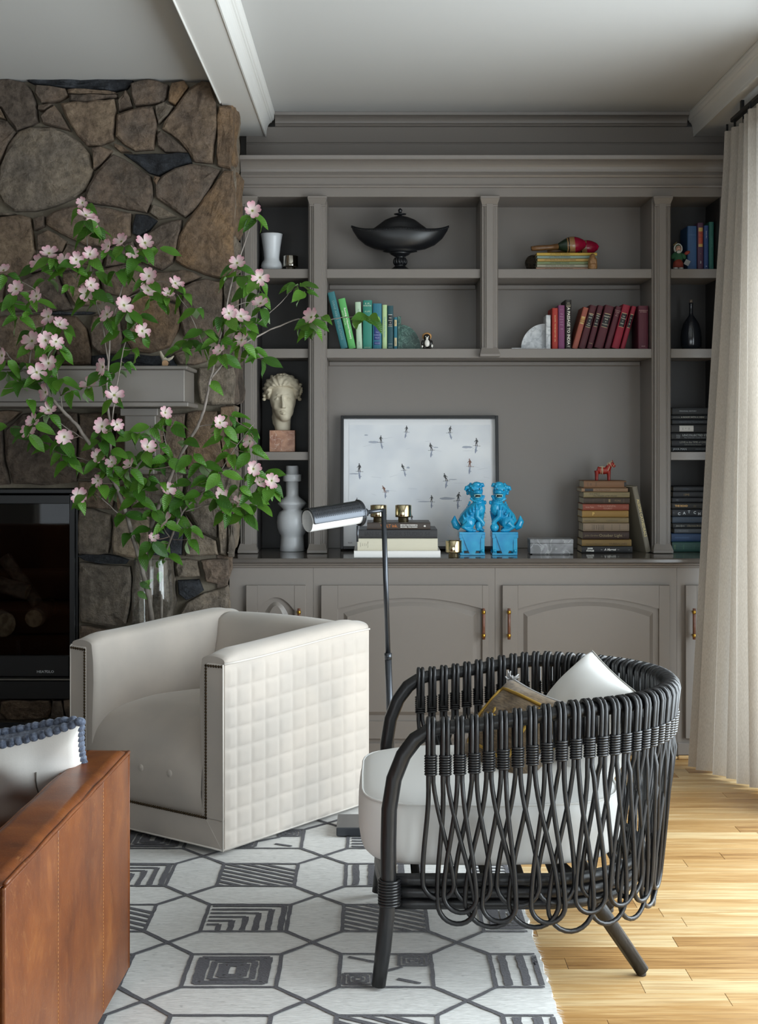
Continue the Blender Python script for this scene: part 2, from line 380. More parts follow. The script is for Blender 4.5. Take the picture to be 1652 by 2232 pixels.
# ================================================================ stone fireplace
FY = 5.65
fp = thing('stone_fireplace', 'floor-to-ceiling fireplace of brown field stones with mortar joints', 'fireplace', (-1.7, FY, 0))
FL = -2.9
def wx(u): return (u-U0)/FPX*FY
def wz(v): return CAMH+(V0-v)/FPX*FY
FBX0, FBX1, FBZ0, FBZ1 = -2.25, wx(170), wz(1522), wz(1064)
b = MB(); R_ = wx(497)
o0 = Vector((-1.7, FY, 0))
def core(x0, x1, z0, z1): b.box(x0+1.7, x1+1.7, .022, YB-FY-.002, z0, z1)
core(FBX1, R_-.012, 0.0, CEIL-.002); core(FL, FBX0, 0.0, CEIL-.002); core(FBX0, FBX1, FBZ1, CEIL-.002); core(FBX0, FBX1, 0.0, FBZ0)
b.build('mortar_core', M['mortar'], fp)
def stone_mesh(poly, d, seed, shrink=.004):
    """irregular face stone: poly is x,z around its own centre; front towards -y"""
    r = random.Random(seed)
    # resample with jitter
    pts = []; n = len(poly)
    for i in range(n):
        a = Vector(poly[i]); c = Vector(poly[(i+1) % n]); L = (c-a).length; k = max(1, int(L/.035))
        for j in range(k):
            p = a.lerp(c, j/k)
            pts.append(p+Vector((r.uniform(-1, 1), r.uniform(-1, 1)))*min(.0045, L*.1) if j else p)
    # soften the corners
    m = len(pts); sm = [(pts[i-1]+pts[i]*14+pts[(i+1) % m])/16 for i in range(m)]
    size = max(.02, min(max(p[0] for p in sm)-min(p[0] for p in sm), max(p[1] for p in sm)-min(p[1] for p in sm)))
    sc = 1+.003/size
    vs = []; fs = []
    off = r.random()*50; tx, tz = r.uniform(-.02, .02)/max(size, .1)*.5, r.uniform(-.02, .02)/max(size, .1)*.5
    rings = [(sc, .024), (sc, -d*.35), (sc*.965, -d*.78), (sc*.88, -d), (sc*.6, -d*1.02), (sc*.3, -d*1.03)]
    for k, (s, dep) in enumerate(rings):
        for p in sm:
            q = p*s; y = dep
            if k >= 1:
                y += tx*q.x+tz*q.y
                y += (mnoise.noise(Vector((q.x*13+off, q.y*13, off)))*.014+mnoise.noise(Vector((q.x*34+off, q.y*34, off)))*.008)*(1 if k > 1 else .4)
            vs.append((q.x, y, q.y))
    for k in range(len(rings)-1):
        for i in range(m): fs.append((k*m+i, k*m+(i+1) % m, (k+1)*m+(i+1) % m, (k+1)*m+i))
    vs.append((0, -d*1.03+mnoise.noise(Vector((off, 0, off)))*.008, 0)); c = len(vs)-1; k = len(rings)-1
    for i in range(m): fs.append((k*m+i, k*m+(i+1) % m, c))
    b = MB(); b.add(vs, fs, False); return b
scount = 0
def stone(poly_w, mt='stone', d=.026, side=False, name='stone', parent=None, org=None):
    """poly in world x,z on the chimney face"""
    global scount; scount += 1
    cx = sum(p[0] for p in poly_w)/len(poly_w); cz = sum(p[1] for p in poly_w)/len(poly_w)
    b = stone_mesh([(p[0]-cx, p[1]-cz) for p in poly_w], d, scount*7+1)
    o = b.build(name, M[mt], parent or fp)
    if side: o.location = (R_+1.7-.02+(.02 if cz > .84 else 0), cx, cz); o.rotation_euler = (0, 0, PI/2)
    else: o.location = (cx+1.7, 0, cz)
    return o
A3 = [  # traced stones above the mantel  (crop px / 2.95)
 ('stone', [(-60,60),(60,42),(160,60),(205,110),(235,190),(250,310),(180,345),(110,372),(60,300),(15,220),(-60,200)]),
 ('stone', [(-70,290),(50,310),(108,380),(50,450),(15,540),(0,585),(-70,600)]),
 ('stone', [(-60,215),(14,235),(22,262),(45,300),(-60,275)]),
 ('stone', [(235,80),(330,87),(425,102),(440,145),(380,180),(270,200),(225,130)]),
 ('slate', [(190,50),(400,46),(840,44),(800,100),(720,116),(540,104),(440,98),(330,80),(230,70)]),
 ('stone', [(450,108),(490,110),(700,120),(735,130),(705,143),(500,136),(455,130)]),
 ('stone', [(460,142),(590,144),(745,148),(740,160),(560,186),(455,182)]),
 ('stone', [(250,215),(330,202),(345,204),(290,245),(255,240)]),
 ('stone', [(355,207),(395,265),(430,330),(455,372),(340,340),(280,327),(265,285)]),
 ('stone', [(388,192),(560,192),(740,168),(750,250),(735,430),(640,465),(560,470),(500,400),(430,290)]),
 ('stone_l', [(125,372),(200,347),(330,345),(430,385),(520,450),(580,520),(600,620),(560,740),(480,800),(360,850),(220,885),(100,890),(30,840),(0,780),(8,600),(50,470)]),
 ('stone', [(760,178),(815,112),(838,160),(858,218),(760,250)]),
 ('stone', [(842,70),(960,45),(1085,75),(1070,160),(1030,195),(870,215),(850,150)]),
 ('stone_w', [(1100,65),(1190,50),(1215,90),(1170,150),(1130,210),(1085,185)]),
 ('stone', [(750,270),(850,240),(985,215),(1010,300),(1002,400),(990,495),(870,500),(800,460),(745,410)]),
 ('stone_l', [(1000,210),(1060,190),(1120,215),(1080,270),(1020,330),(1004,260)]),
 ('stone', [(1215,100),(1300,52),(1350,60),(1390,200),(1395,350),(1370,580),(1250,570),(1200,490),(1150,430),(1040,360),(1060,310),(1130,225)]),
 ('stone', [(1030,367),(1120,427),(1180,482),(1212,512),(1060,507),(1015,470),(1010,400)]),
 ('stone_w', [(1408,215),(1492,218),(1500,300),(1487,612),(1400,590),(1400,350)]),
 ('slate', [(790,515),(1000,520),(1215,515),(1235,575),(1130,610),(1020,660),(960,640),(880,575)]),
 ('stone', [(592,482),(650,475),(730,492),(660,580),(604,625),(608,560)]),
 ('stone_w', [(740,457),(790,472),(850,508),(770,505),(745,482)]),
 ('stone', [(545,800),(620,640),(730,517),(800,552),(900,622),(975,662),(985,780),(948,900),(870,880),(700,850),(548,828)]),
 ('stone', [(1040,660),(1130,615),(1230,585),(1330,597),(1420,625),(1350,740),(1290,830),(1190,930),(1080,850),(1000,800),(1000,720)]),
 ('stone_l', [(985,842),(1060,872),(1140,922),(1020,940),(960,900)]),
 ('stone_w', [(1000,667),(1032,672),(1010,722),(994,700)]),
 ('stone_w', [(1440,630),(1500,630),(1508,800),(1500,1300),(1440,1320),(1310,1290),(1200,1250),(1127,1210),(1150,1050),(1200,960),(1320,790)]),
 ('stone', [(300,925),(350,890),(450,860),(560,848),(700,868),(845,900),(840,1050),(690,1120),(560,1112),(440,1055),(340,1000),(300,975)]),
 ('slate', [(870,902),(950,912),(1015,945),(960,1010),(890,1050),(850,1030)]),
 ('stone', [(900,1070),(960,1022),(1040,970),(1172,937),(1167,1000),(1132,1150),(1112,1220),(1040,1268),(920,1220),(870,1150)]),
 ('stone', [(-60,930),(130,912),(205,932),(215,1060),(228,1150),(180,1290),(60,1300),(-60,1290)]),
 ('stone_l', [(-60,895),(100,905),(60,918),(-60,922)]),
 ('stone', [(215,932),(290,917),(288,985),(225,1015)]),
 ('stone', [(240,1040),(320,1010),(430,1077),(402,1150),(240,1142)]),
 ('stone', [(240,1160),(402,1168),(435,1090),(560,1130),(680,1140),(650,1240),(420,1270),(320,1248),(200,1290)]),
 ('stone', [(700,1130),(860,1080),(880,1170),(915,1228),(800,1222),(670,1250),(690,1180)]),
 ('stone', [(60,1400),(180,1312),(290,1265),(370,1282),(390,1350),(430,1450),(470,1520),(350,1530),(70,1540),(30,1450)]),
 ('stone', [(400,1290),(520,1270),(640,1300),(645,1480),(560,1492),(490,1502),(450,1420),(410,1350)]),
 ('stone', [(660,1262),(800,1232),(910,1270),(900,1390),(820,1440),(680,1420),(652,1340)]),
 ('stone_w', [(905,1410),(1010,1442),(1150,1492),(1165,1560),(1150,1640),(1090,1760),(960,1800),(850,1790),(800,1700),(830,1560),(850,1450)]),
 ('stone', [(-60,1310),(40,1342),(22,1420),(40,1512),(-60,1530)]),
 ('stone', [(-60,1560),(200,1557),(355,1560),(370,1640),(350,1870),(-60,1870)]),
 ('stone_w', [(372,1562),(490,1562),(560,1640),(583,1750),(586,1870),(365,1870)]),
 ('stone', [(600,1560),(720,1530),(770,1580),(790,1700),(770,1808),(650,1808),(592,1760),(582,1640)]),
 ('slate', [(340,1540),(600,1536),(570,1550),(350,1552)]),
 ('slate', [(600,1815),(1090,1815),(1130,1885),(600,1885)]),
 ('stone', [(1110,1802),(1250,1760),(1380,1790),(1345,1850),(1250,1875),(1150,1875)]),
 ('stone', [(1180,1372),(1320,1322),(1438,1342),(1430,1550),(1420,1700),(1300,1740),(1180,1690),(1162,1600),(1172,1490)]),
 ('stone', [(1050,1280),(1180,1265),(1300,1310),(1180,1358),(1090,1400),(1160,1480),(1010,1435),(915,1395),(925,1290)]),
 ('stone_l', [(1446,1330),(1505,1310),(1508,1700),(1432,1745),(1440,1550)]),
]
B4 = [  # below
 ('stone_l', [(1280,0),(1500,0),(1512,60),(1506,240),(1290,240),(1272,100)]),
 ('stone_w', [(1420,262),(1505,252),(1508,400),(1504,640),(1460,640),(1430,500),(1412,380)]),
 ('stone_w', [(1210,292),(1400,282),(1420,500),(1450,640),(1205,660),(1195,500)]),
 ('stone', [(1090,302),(1200,300),(1182,480),(1198,660),(1080,650),(1060,450)]),
 ('stone', [(760,300),(1075,300),(1048,450),(1065,560),(900,660),(740,640)]),
 ('stone', [(515,300),(745,300),(730,640),(620,725),(508,720)]),
 ('stone', [(-60,370),(20,380),(25,600),(65,752),(-60,760)]),
 ('stone', [(40,400),(150,300),(500,295),(494,500),(496,740),(330,755),(80,752),(40,600)]),
 ('stone', [(-60,280),(140,285),(30,375),(-60,360)]),
 ('stone', [(505,732),(640,742),(732,770),(740,830),(722,920),(560,900),(507,870)]),
 ('stone_l', [(510,900),(600,910),(715,947),(720,1100),(700,1200),(512,1198)]),
 ('stone_w', [(742,770),(820,745),(838,900),(760,928)]),
 ('stone_l', [(732,950),(830,942),(960,952),(960,1220),(860,1225),(730,1200)]),
 ('stone_l', [(850,760),(900,675),(1050,680),(1178,690),(1170,850),(1060,920),(845,920)]),
 ('stone_l', [(1192,690),(1500,655),(1508,880),(1460,920),(1405,930),(1400,1100),(1290,1058),(1192,900)]),
 ('slate', [(980,1060),(1060,940),(1180,930),(1180,1080),(1170,1210),(985,1210)]),
 ('stone_l', [(1195,945),(1290,1072),(1392,1112),(1408,1210),(1190,1220)]),
 ('stone_l', [(1412,945),(1462,935),(1458,1210),(1420,1195)]),
 ('stone_l', [(1474,900),(1508,900),(1504,1205),(1470,1205)]),
 ('slate', [(505,1212),(560,1200),(700,1206),(820,1240),(800,1266),(650,1262),(550,1242)]),
 ('stone_l', [(512,1252),(650,1272),(838,1282),(842,1500),(812,1650),(700,1672),(520,1640)]),
 ('stone_l', [(1140,1240),(1270,1240),(1290,1350),(1150,1352),(1132,1290)]),
 ('stone', [(1292,1240),(1470,1230),(1470,1340),(1400,1400),(1322,1380)]),
 ('slate', [(1140,1368),(1280,1362),(1310,1440),(1200,1500),(1150,1460)]),
 ('stone_l', [(1468,1400),(1465,1605),(1150,1620),(1200,1512),(1310,1452)]),
 ('stone_l', [(860,1240),(1118,1240),(1135,1500),(1100,1640),(840,1650),(855,1500)]),
 ('stone', [(520,1660),(700,1690),(830,1665),(850,1900),(700,1960),(515,1950)]),
 ('stone_l', [(850,1660),(1110,1650),(1180,1640),(1150,1960),(860,1940)]),
 ('stone', [(1170,1635),(1465,1620),(1470,1960),(1160,1970)]),
 ('stone', [(515,1970),(760,1965),(770,2280),(515,2290)]),
 ('stone_l', [(780,1960),(1120,1980),(1130,2280),(780,2290)]),
 ('stone', [(1140,1985),(1470,1975),(1470,2290),(1140,2280)]),
 ('stone_w', [(20,2145),(320,2140),(335,2200),(310,2255),(60,2262),(8,2215)]),
 ('stone', [(-240,2145),(8,2145),(-5,2210),(40,2262),(-240,2262)]),
 ('stone', [(345,2140),(400,2140),(420,2255),(325,2258)]),
 ('stone', [(410,2140),(500,2100),(500,2258),(430,2258)]),
]
for mt, pl in A3: stone([(wx(x/2.95), wz(160+y/2.95)) for x, y in pl], mt, .026 if mt != 'slate' else .016)
for mt, pl in B4: stone([(wx(x/2.95), wz(800+y/2.95)) for x, y in pl], mt, .024 if mt != 'slate' else .018)
# the part of the face to the left of the picture: coursed stones
r = random.Random(11)
def fill(x0, x1, z0, z1):
    z = z0
    while z < z1-.05:
        h = min(r.uniform(.16, .3), z1-z); x = x0
        if z1-z-h < .08: h = z1-z
        while x < x1-.04:
            l = min(r.uniform(.2, .45), x1-x)
            if x1-x-l < .1: l = x1-x
            j = lambda: r.uniform(-.012, .012)
            stone([(x+.008, z+.008+j()*.3), (x+l-.008, z+.008), (x+l-.008+j()*.3, z+h*.5), (x+l-.01, z+h-.008), (x+l*.5, z+h-.006+j()*.3), (x+.01, z+h-.008)], r.choice(('stone', 'stone', 'stone_l')))
            x += l
        z += h
fill(FL, wx(-24), FBZ1+.45, CEIL-.01)
fill(FL, wx(-24), FBZ1+.005, FBZ1+.45)
fill(FL, FBX0-.01, .0, FBZ1)
# stones of the right-hand return (between chimney face and bookcase)
zs = [0, .24, .42, .66, .84, 1.05, 1.28, 1.44, 1.72, 1.98, 2.12, 2.40, CEIL-.01]; r = random.Random(3)
for i in range(len(zs)-1):
    ya, yb = -.02+.03, .065 if zs[i] < .80 else .305
    cuts = [ya, lerp(ya, yb, r.uniform(.4, .6)), yb] if yb > .2 else [ya, yb]
    for a, c in zip(cuts, cuts[1:]):
        stone([(a+.004, zs[i]+.006), (c-.005, zs[i]+.008), (c-.004, zs[i+1]-.006), ((a+c)/2, zs[i+1]-.004), (a+.004, zs[i+1]-.008)], r.choice(('stone', 'stone_l', 'stone_w', 'stone_l')), r.uniform(.012, .03), side=True)
# painted mantel box and corbel
mx1 = -.7044; MY = 5.345; mz0, mz1 = 1.419, 1.574
b = MB(); b.box(FL+.3+1.7, mx1+1.7-.012, MY-FY+.012, -.002, mz0+.018, mz1-.014, .003)
b.build('mantel', M['paint'], fp)
MB().box(FL+.29+1.7, mx1+1.7, MY-FY, -.002, mz1-.0135, mz1, .003).build('mantel_top', M['paint'], fp)
MB().box(FL+.29+1.7, mx1+1.7+.004, MY-FY-.004, -.002, mz0, mz0+.0175, .003).build('mantel_lip', M['paint'], fp)
cz0 = wz(1075)
b = MB(); x0, x1 = wx(285), wx(352)
b.box(x0+1.7, x1+1.7, -.15, -.025, mz0-.19, mz0-.001, .004); b.box(x0+1.7-.012, x1+1.7+.012, -.175, -.025, mz0-.032, mz0-.002, .003); b.box(x0+1.7+.012, x1+1.7-.012, -.11, -.025, mz0-.26, mz0-.19, .004)
b.build('corbel', M['paint'], fp)
# raised hearth
HZ = .174; hx0, hx1 = FL+1.8, -.68+1.8
he = MB().box(hx0, hx1, -.155, .143, 0.0, HZ-.024).build('hearth', M['mortar'], fp); he.location = (-.1, -.165, 0)
r = random.Random(8); x = hx0
while x < hx1-.05:
    l = min(r.uniform(.35, .6), hx1-x)
    if hx1-x-l < .15: l = hx1-x
    MB().box(x+.003, x+l-.003, .035, .135, HZ-.0235, HZ, .004).build('slate_slab', M['slate'], he)
    MB().box(x+.003, x+l-.003, -.165, .031, HZ-.0235, HZ-.001, .006).build('flagstone', M['stone'], he)
    o = stone_mesh([(-l/2+.006, -.07), (l/2-.006, -.07), (l/2-.008, .065), (0, .069), (-l/2+.008, .065)], .008, int(x*100)).build('stone', M[r.choice(('stone', 'stone_w'))], he)
    o.location = (x+l/2, -.15, .078)
    x += l
# black gas firebox
fb = thing('gas_firebox', 'black metal gas fireplace insert with glass front and logs', 'fireplace insert', ((FBX0+FBX1)/2, FY, FBZ0))
hw = (FBX1-FBX0)/2-.003; fh = FBZ1-FBZ0-.003
def zz(v): return wz(v)-FBZ0
b = MB(); fr = .031
b.box(hw-fr, hw-.008, -.004, .03, zz(1478), fh-.02, .002); b.box(-hw+.008, -hw+fr, -.004, .03, zz(1478), fh-.02, .002)
b.box(-hw+fr, hw-fr, -.004, .03, zz(1098), zz(1079), .002); b.box(-hw, hw, .002, .05, zz(1076), fh, .003)
b.box(hw-.0075, hw, .012, .05, 0.001, zz(1077)); b.box(-hw, -hw+.0075, .012, .05, .001, zz(1077))
b.build('frame', M['black_metal'], fb)
b = MB(); b.box(-hw+fr, hw-fr, -.002, .03, zz(1475), zz(1430), .003); b.build('lower_panel', M['black_metal'], fb)
b = MB(); b.box(-hw, hw, -.035, .03, zz(1480), zz(1477), .001); b.build('sill_strip', mat('steel_strip', '#8f8c86', .35, metal=.9), fb)
b = MB(); b.box(-hw, hw, -.03, .03, .001, zz(1481), .003); b.build('base_drawer', M['black_metal'], fb)
b = MB(); b.box(-hw+.01, hw-.01, .40, .41, .03, fh-.03).box(-hw+.01, -hw+.02, .03, .40, .03, fh-.03).box(hw-.02, hw-.01, .03, .40, .03, fh-.03).box(-hw+.02, hw-.02, .03, .40, .03, .04).box(-hw+.02, hw-.02, .03, .40, fh-.04, fh-.03)
b.build('firebox_lining', M['dark_in'], fb)
MB().box(-hw+fr, hw-fr, .012, .016, zz(1430), zz(1098)).build('glass_pane', M['fglass'], fb)
text('HEAT', .0135, mat('logo_grey', '#b9bcc0', .4), fb, (wx(91)-fb.location.x, -.0032, zz(1464)), bold=.0003, sx=1.15)
text('N', .009, bpy.data.materials['logo_grey'], fb, (wx(101.0)-fb.location.x, -.0032, zz(1462.5)), bold=.0003)
text('GLO', .0135, bpy.data.materials['logo_grey'], fb, (wx(109.5)-fb.location.x, -.0032, zz(1464)), bold=.0003, sx=1.15)
M['logb'] = mat('ceramic_log_bark', '#3d352c', .95, bump=(40, 1, .01), var=('#6c6150', 22, .4, .6)); M['loge'] = mat('ceramic_log_end', '#a08c6c', .9, bump=(60, .8, .004), var=('#6f5e45', 30, .4, .6))
def logp(p0, p1, rr):
    p0 = Vector(p0); p1 = Vector(p1); n = 7
    b = MB(); b.tube([p0.lerp(p1, i/n) for i in range(n+1)], [rr*(1+.08*math.sin(i*2.1)) for i in range(n+1)], 14)
    o = b.build('log', M['logb'], fb)
    e = MB(); d = (p0-p1).normalized(); e.tube([p0, p0+d*.004], rr*.93, 14, smooth=False); e.build('log_end', M['loge'], o)
lx = fb.location.x
def LP(u, v, y): q = P(u, v, y); return (q.x-lx, q.y-FY, q.z-FBZ0)
logp(LP(10, 1362, 5.75), LP(-80, 1330, 5.99), .052); logp(LP(74, 1348, 5.75), LP(110, 1320, 6.00), .038)
logp(LP(60, 1290, 5.87), LP(-90, 1250, 5.90), .034); logp(LP(100, 1340, 5.89), LP(10, 1215, 5.95), .028); logp(LP(-40, 1400, 5.81), LP(-300, 1390, 5.89), .05)
MB().box(-hw+.03, hw-.03, .06, .36, .041, .1, .01).build('ember_bed', mat('embers', '#2a241d', 1, bump=(120, 1, .01)), fb)
MB().box(LP(42, 1330, 5.75)[0]-.006, LP(42, 1330, 5.75)[0]+.006, .07, .09, .1, .22).build('grate_bar', M['black_metal'], fb)
# ================================================================ built-in bookcase
YU = 6.0; YBK = 6.26; YC = 5.74; CZ = .816
def ux(u): return (u-U0)/FPX*YU
def uz(v): return CAMH+(V0-v)/FPX*YU
M['lining'] = mat('dark_bay_colour', '#2f2c2b', .5, bump=(55, .2, .001))  # near-black base colour, used only for backs and cheeks of the narrow bays
bk = thing('built_in_bookcase', 'taupe painted built-in bookcase with pilasters and open shelves', 'bookcase', (.5, YU, CZ))
def B(): return MB()
def loc(x0, x1, y0, y1, z0, z1, b=0, mb=None):
    return (mb or MB()).box(x0-.5, x1-.5, y0-YU, y1-YU, z0-CZ, z1-CZ, b)
XA, XB = -.562, XR-.004
pil = [(-.552, -.496), (-.278, -.200), (.451, .525), (1.176, 1.257), (1.467, XB)]
ZT = uz(430)
BT = CZ+.001
for i, (a, c) in enumerate(pil):
    z0 = BT if i != 2 else uz(779)
    loc(a, c, YU, YBK, z0 if i != 2 else uz(760), ZT, .002).build('stile', M['paint'], bk)
# pilasters with capital and base
def pilaster(a, c, z0, z1, short=False):
    cx = (a+c)/2-.5; w_ = .066/2
    b = MB()
    b.box(cx-w_, cx+w_, -.022, -.0005, z0-CZ, z1-CZ, .002)
    b.box(cx-w_*.72, cx+w_*.72, -.028, -.021, z0+.03-CZ, z1-.03-CZ, .003)
    b.box(cx-w_*.5, cx+w_*.5, -.033, -.027, z0+.03-CZ, z1-.03-CZ, .003)
    p = b.build('pilaster', M['paint'], bk)
    def flare(zb, zt, wb, wt, db, dt):
        m = MB(); vs = [(cx-wb, -db, zb), (cx+wb, -db, zb), (cx+wb, 0, zb), (cx-wb, 0, zb), (cx-wt, -dt, zt), (cx+wt, -dt, zt), (cx+wt, 0, zt), (cx-wt, 0, zt)]
        return m.add(vs, [(3, 2, 1, 0), (4, 5, 6, 7), (0, 1, 5, 4), (1, 2, 6, 5), (2, 3, 7, 6), (3, 0, 4, 7)])
    zt = z1-CZ; zb = z0-CZ
    m = flare(zt-.036, zt-.012, w_*.98, w_*1.22, .030, .044); m.box(cx-w_*1.25, cx+w_*1.25, -.046, 0, zt-.012, zt-.0005, .002); m.box(cx-w_*1.02, cx+w_*1.02, -.032, 0, zt-.043, zt-.036, .001)
    m.build('capital', M['paint'], p)
    m = flare(zb+.014, zb+.04, w_*1.25, w_*1.0, .046, .031); m.box(cx-w_*1.3, cx+w_*1.3, -.048, 0, zb+.0005, zb+.014, .002)
    m.build('plinth', M['paint'], p)
for i, (a, c) in enumerate(pil):
    if i == 0: a = c-.07
    pilaster(a, c, BT if i != 2 else uz(779), ZT)
# backs
def back(a, c, z0, z1, m): loc(a, c, YBK, YBK+.02, z0, z1).build('back_panel', M[m], bk)
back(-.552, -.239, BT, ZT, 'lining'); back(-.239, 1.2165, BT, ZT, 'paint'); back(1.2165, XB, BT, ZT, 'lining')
# thin near-black sheets on the narrow bays' cheeks
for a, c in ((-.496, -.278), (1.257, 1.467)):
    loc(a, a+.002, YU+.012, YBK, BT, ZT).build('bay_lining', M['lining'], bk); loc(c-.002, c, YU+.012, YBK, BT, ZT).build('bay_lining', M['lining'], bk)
# shelves
S1, S2, S3 = uz(586), uz(760), uz(985); ST = .039
def shelf(a, c, zt, t=ST): loc(a, c, YU+.001, YBK, zt-t, zt, .0015).build('shelf', M['paint'], bk)
bays = [(-.496, -.278), (-.200, .451), (.525, 1.176), (1.257, 1.467)]
for a, c in bays: shelf(a, c, S1)
shelf(-.496, -.278, S2); shelf(1.257, 1.467, S2); shelf(-.200, 1.176, S2)
shelf(-.496, -.278, S3, .035); shelf(1.257, 1.467, S3, .035)
# cleats below the shelves
for a, c in bays[1:3]: loc(a+.001, c-.001, YBK-.016, YBK-.0005, S1-ST-.024, S1-ST-.0005, .004).build('cleat', M['paint'], bk)
loc(-.2, 1.175, YBK-.016, YBK-.0005, S2-ST-.022, S2-ST-.0005, .004).build('cleat', M['paint'], bk)
# entablature / cornice / crown
def prof(pts, name):
    MB().profx([(y-YU, z-CZ) for y, z in pts], XA-.5, XB-.5).build(name, M['paint'], bk)
pts = [(YBK, ZT), (YU-.012, ZT), (YU-.012, uz(411)), (YU-.020, uz(410)), (YU-.022, uz(407)), (YU-.020, uz(404.5)), (YU-.014, uz(404)), (YU-.014, uz(389)), (YU-.022, uz(388)), (YU-.027, uz(384)), (YU-.024, uz(380)), (YU-.022, uz(378)), (YU-.026, uz(377))]
for k in range(8):
    a = k/7*PI/2; pts.append((YU-.026-.044*(1-math.cos(a)), lerp(uz(376), uz(355), math.sin(a))))
pts += [(YU-.074, uz(354)), (YU-.076, uz(346)), (YBK, uz(346))]
prof(pts, 'cornice')
z345 = uz(346)
pts = [(YBK, z345+.0005), (YBK-.024, z345+.0005), (YBK-.024, 2.596), (YBK-.020, 2.598), (YBK-.020, 2.602), (YBK-.024, 2.604), (YBK-.024, 2.672), (YBK, 2.672)]
prof(pts, 'frieze')
pts = [(YBK, 2.6725), (YBK-.028, 2.6725), (YBK-.034, 2.675), (YBK-.036, 2.679), (YBK-.034, 2.683), (YBK-.037, 2.685)]
for k in range(7):
    a = k/6*PI/2; pts.append((YBK-.039-.030*(1-math.cos(a)), lerp(2.686, 2.713, math.sin(a))))
pts += [(YBK-.073, 2.714), (YBK-.075, CEIL-.001), (YBK, CEIL-.001)]
MB().profx([(y-YU, z-CZ) for y, z in pts], -.434-.5, 1.376-.5).build('crown_moulding', M['paint'], bk)

# worktop
wt = thing('worktop', 'long glossy taupe worktop running over the base cabinets', 'worktop', (.5, 5.9, CZ-.04))
M['gloss'] = mat('gloss_taupe', '#57514c', .10, spec=.6, bump=(30, .06, .001))
MB().box(-.586-.5, XB-.5, -.19, YBK+.02-5.9, .02, .04, .004).build('top', M['gloss'], wt)
pr = [(.3, .0005), (-.163, .0005), (-.165, .004), (-.168, .006), (-.168, .008), (-.166, .0095), (-.172, .011), (-.178, .0145), (-.179, .018), (-.176, .0195), (.3, .0195)]
MB().profx(pr, -.586-.5, XB-.5).build('edge_moulding', M['paint'], wt)

# base cabinets
def yx(u): return (u-U0)/FPX*YC
def yz(v): return CAMH+(V0-v)/FPX*(YC-.02)
CBT = CZ-.0405
M['walnut'] = mat('walnut', '#5a3a2a', .35, var=('#73493a', 60, .3, .7)); M['brass'] = mat('brass', '#b18a3c', .28, metal=1.0)
def arch_rail(x0, x1, zs, zc, zt, y0, y1, mb):
    n = 16; poly = [(x0, zt), (x0, zs)]
    for k in range(n+1):
        t = k/n; poly.append((lerp(x0, x1, t), zs+(zc-zs)*(1-(2*t-1)**2)))
    poly += [(x1, zs), (x1, zt)]
    # strip of quads so the arch stays clean
    vs = []; fs = []
    top = [(lerp(x0, x1, k/n), zt) for k in range(n+1)]; bot = [(lerp(x0, x1, k/n), zs+(zc-zs)*(1-(2*k/n-1)**2)) for k in range(n+1)]
    for yy in (y0, y1):
        vs += [(x, yy, z) for x, z in top]+[(x, yy, z) for x, z in bot]
    m = n+1
    for k in range(n):
        fs += [(k, k+1, m+k+1, m+k), (2*m+k+1, 2*m+k, 3*m+k, 3*m+k+1), (m+k, m+k+1, 3*m+k+1, 3*m+k), (k+1, k, 2*m+k, 2*m+k+1)]
    fs += [(0, m, 3*m, 2*m), (n, 2*m+n, 3*m+n, m+n)]
    return mb.add(vs, fs)
def panel(x0, x1, z0, zs, zc, yb, yf, bev, mb):
    n = 14
    def outl(i):
        return [(x0+i, z0+i), (x1-i, z0+i)]+[(lerp(x1-i, x0+i, k/n), zs-i+(zc-zs)*(1-(2*k/n-1)**2)) for k in range(n+1)]
    a = outl(0); c = outl(bev*.3); d = outl(bev); vs = [(x, yb, z) for x, z in a]+[(x, yb-.003, z) for x, z in c]+[(x, yf, z) for x, z in d]
    m = len(a); fs = []
    for q in (0, 1):
        for k in range(m): fs.append((q*m+k, q*m+(k+1) % m, (q+1)*m+(k+1) % m, (q+1)*m+k))
    fs.append(tuple(range(2*m, 3*m))); return mb.add(vs, fs)
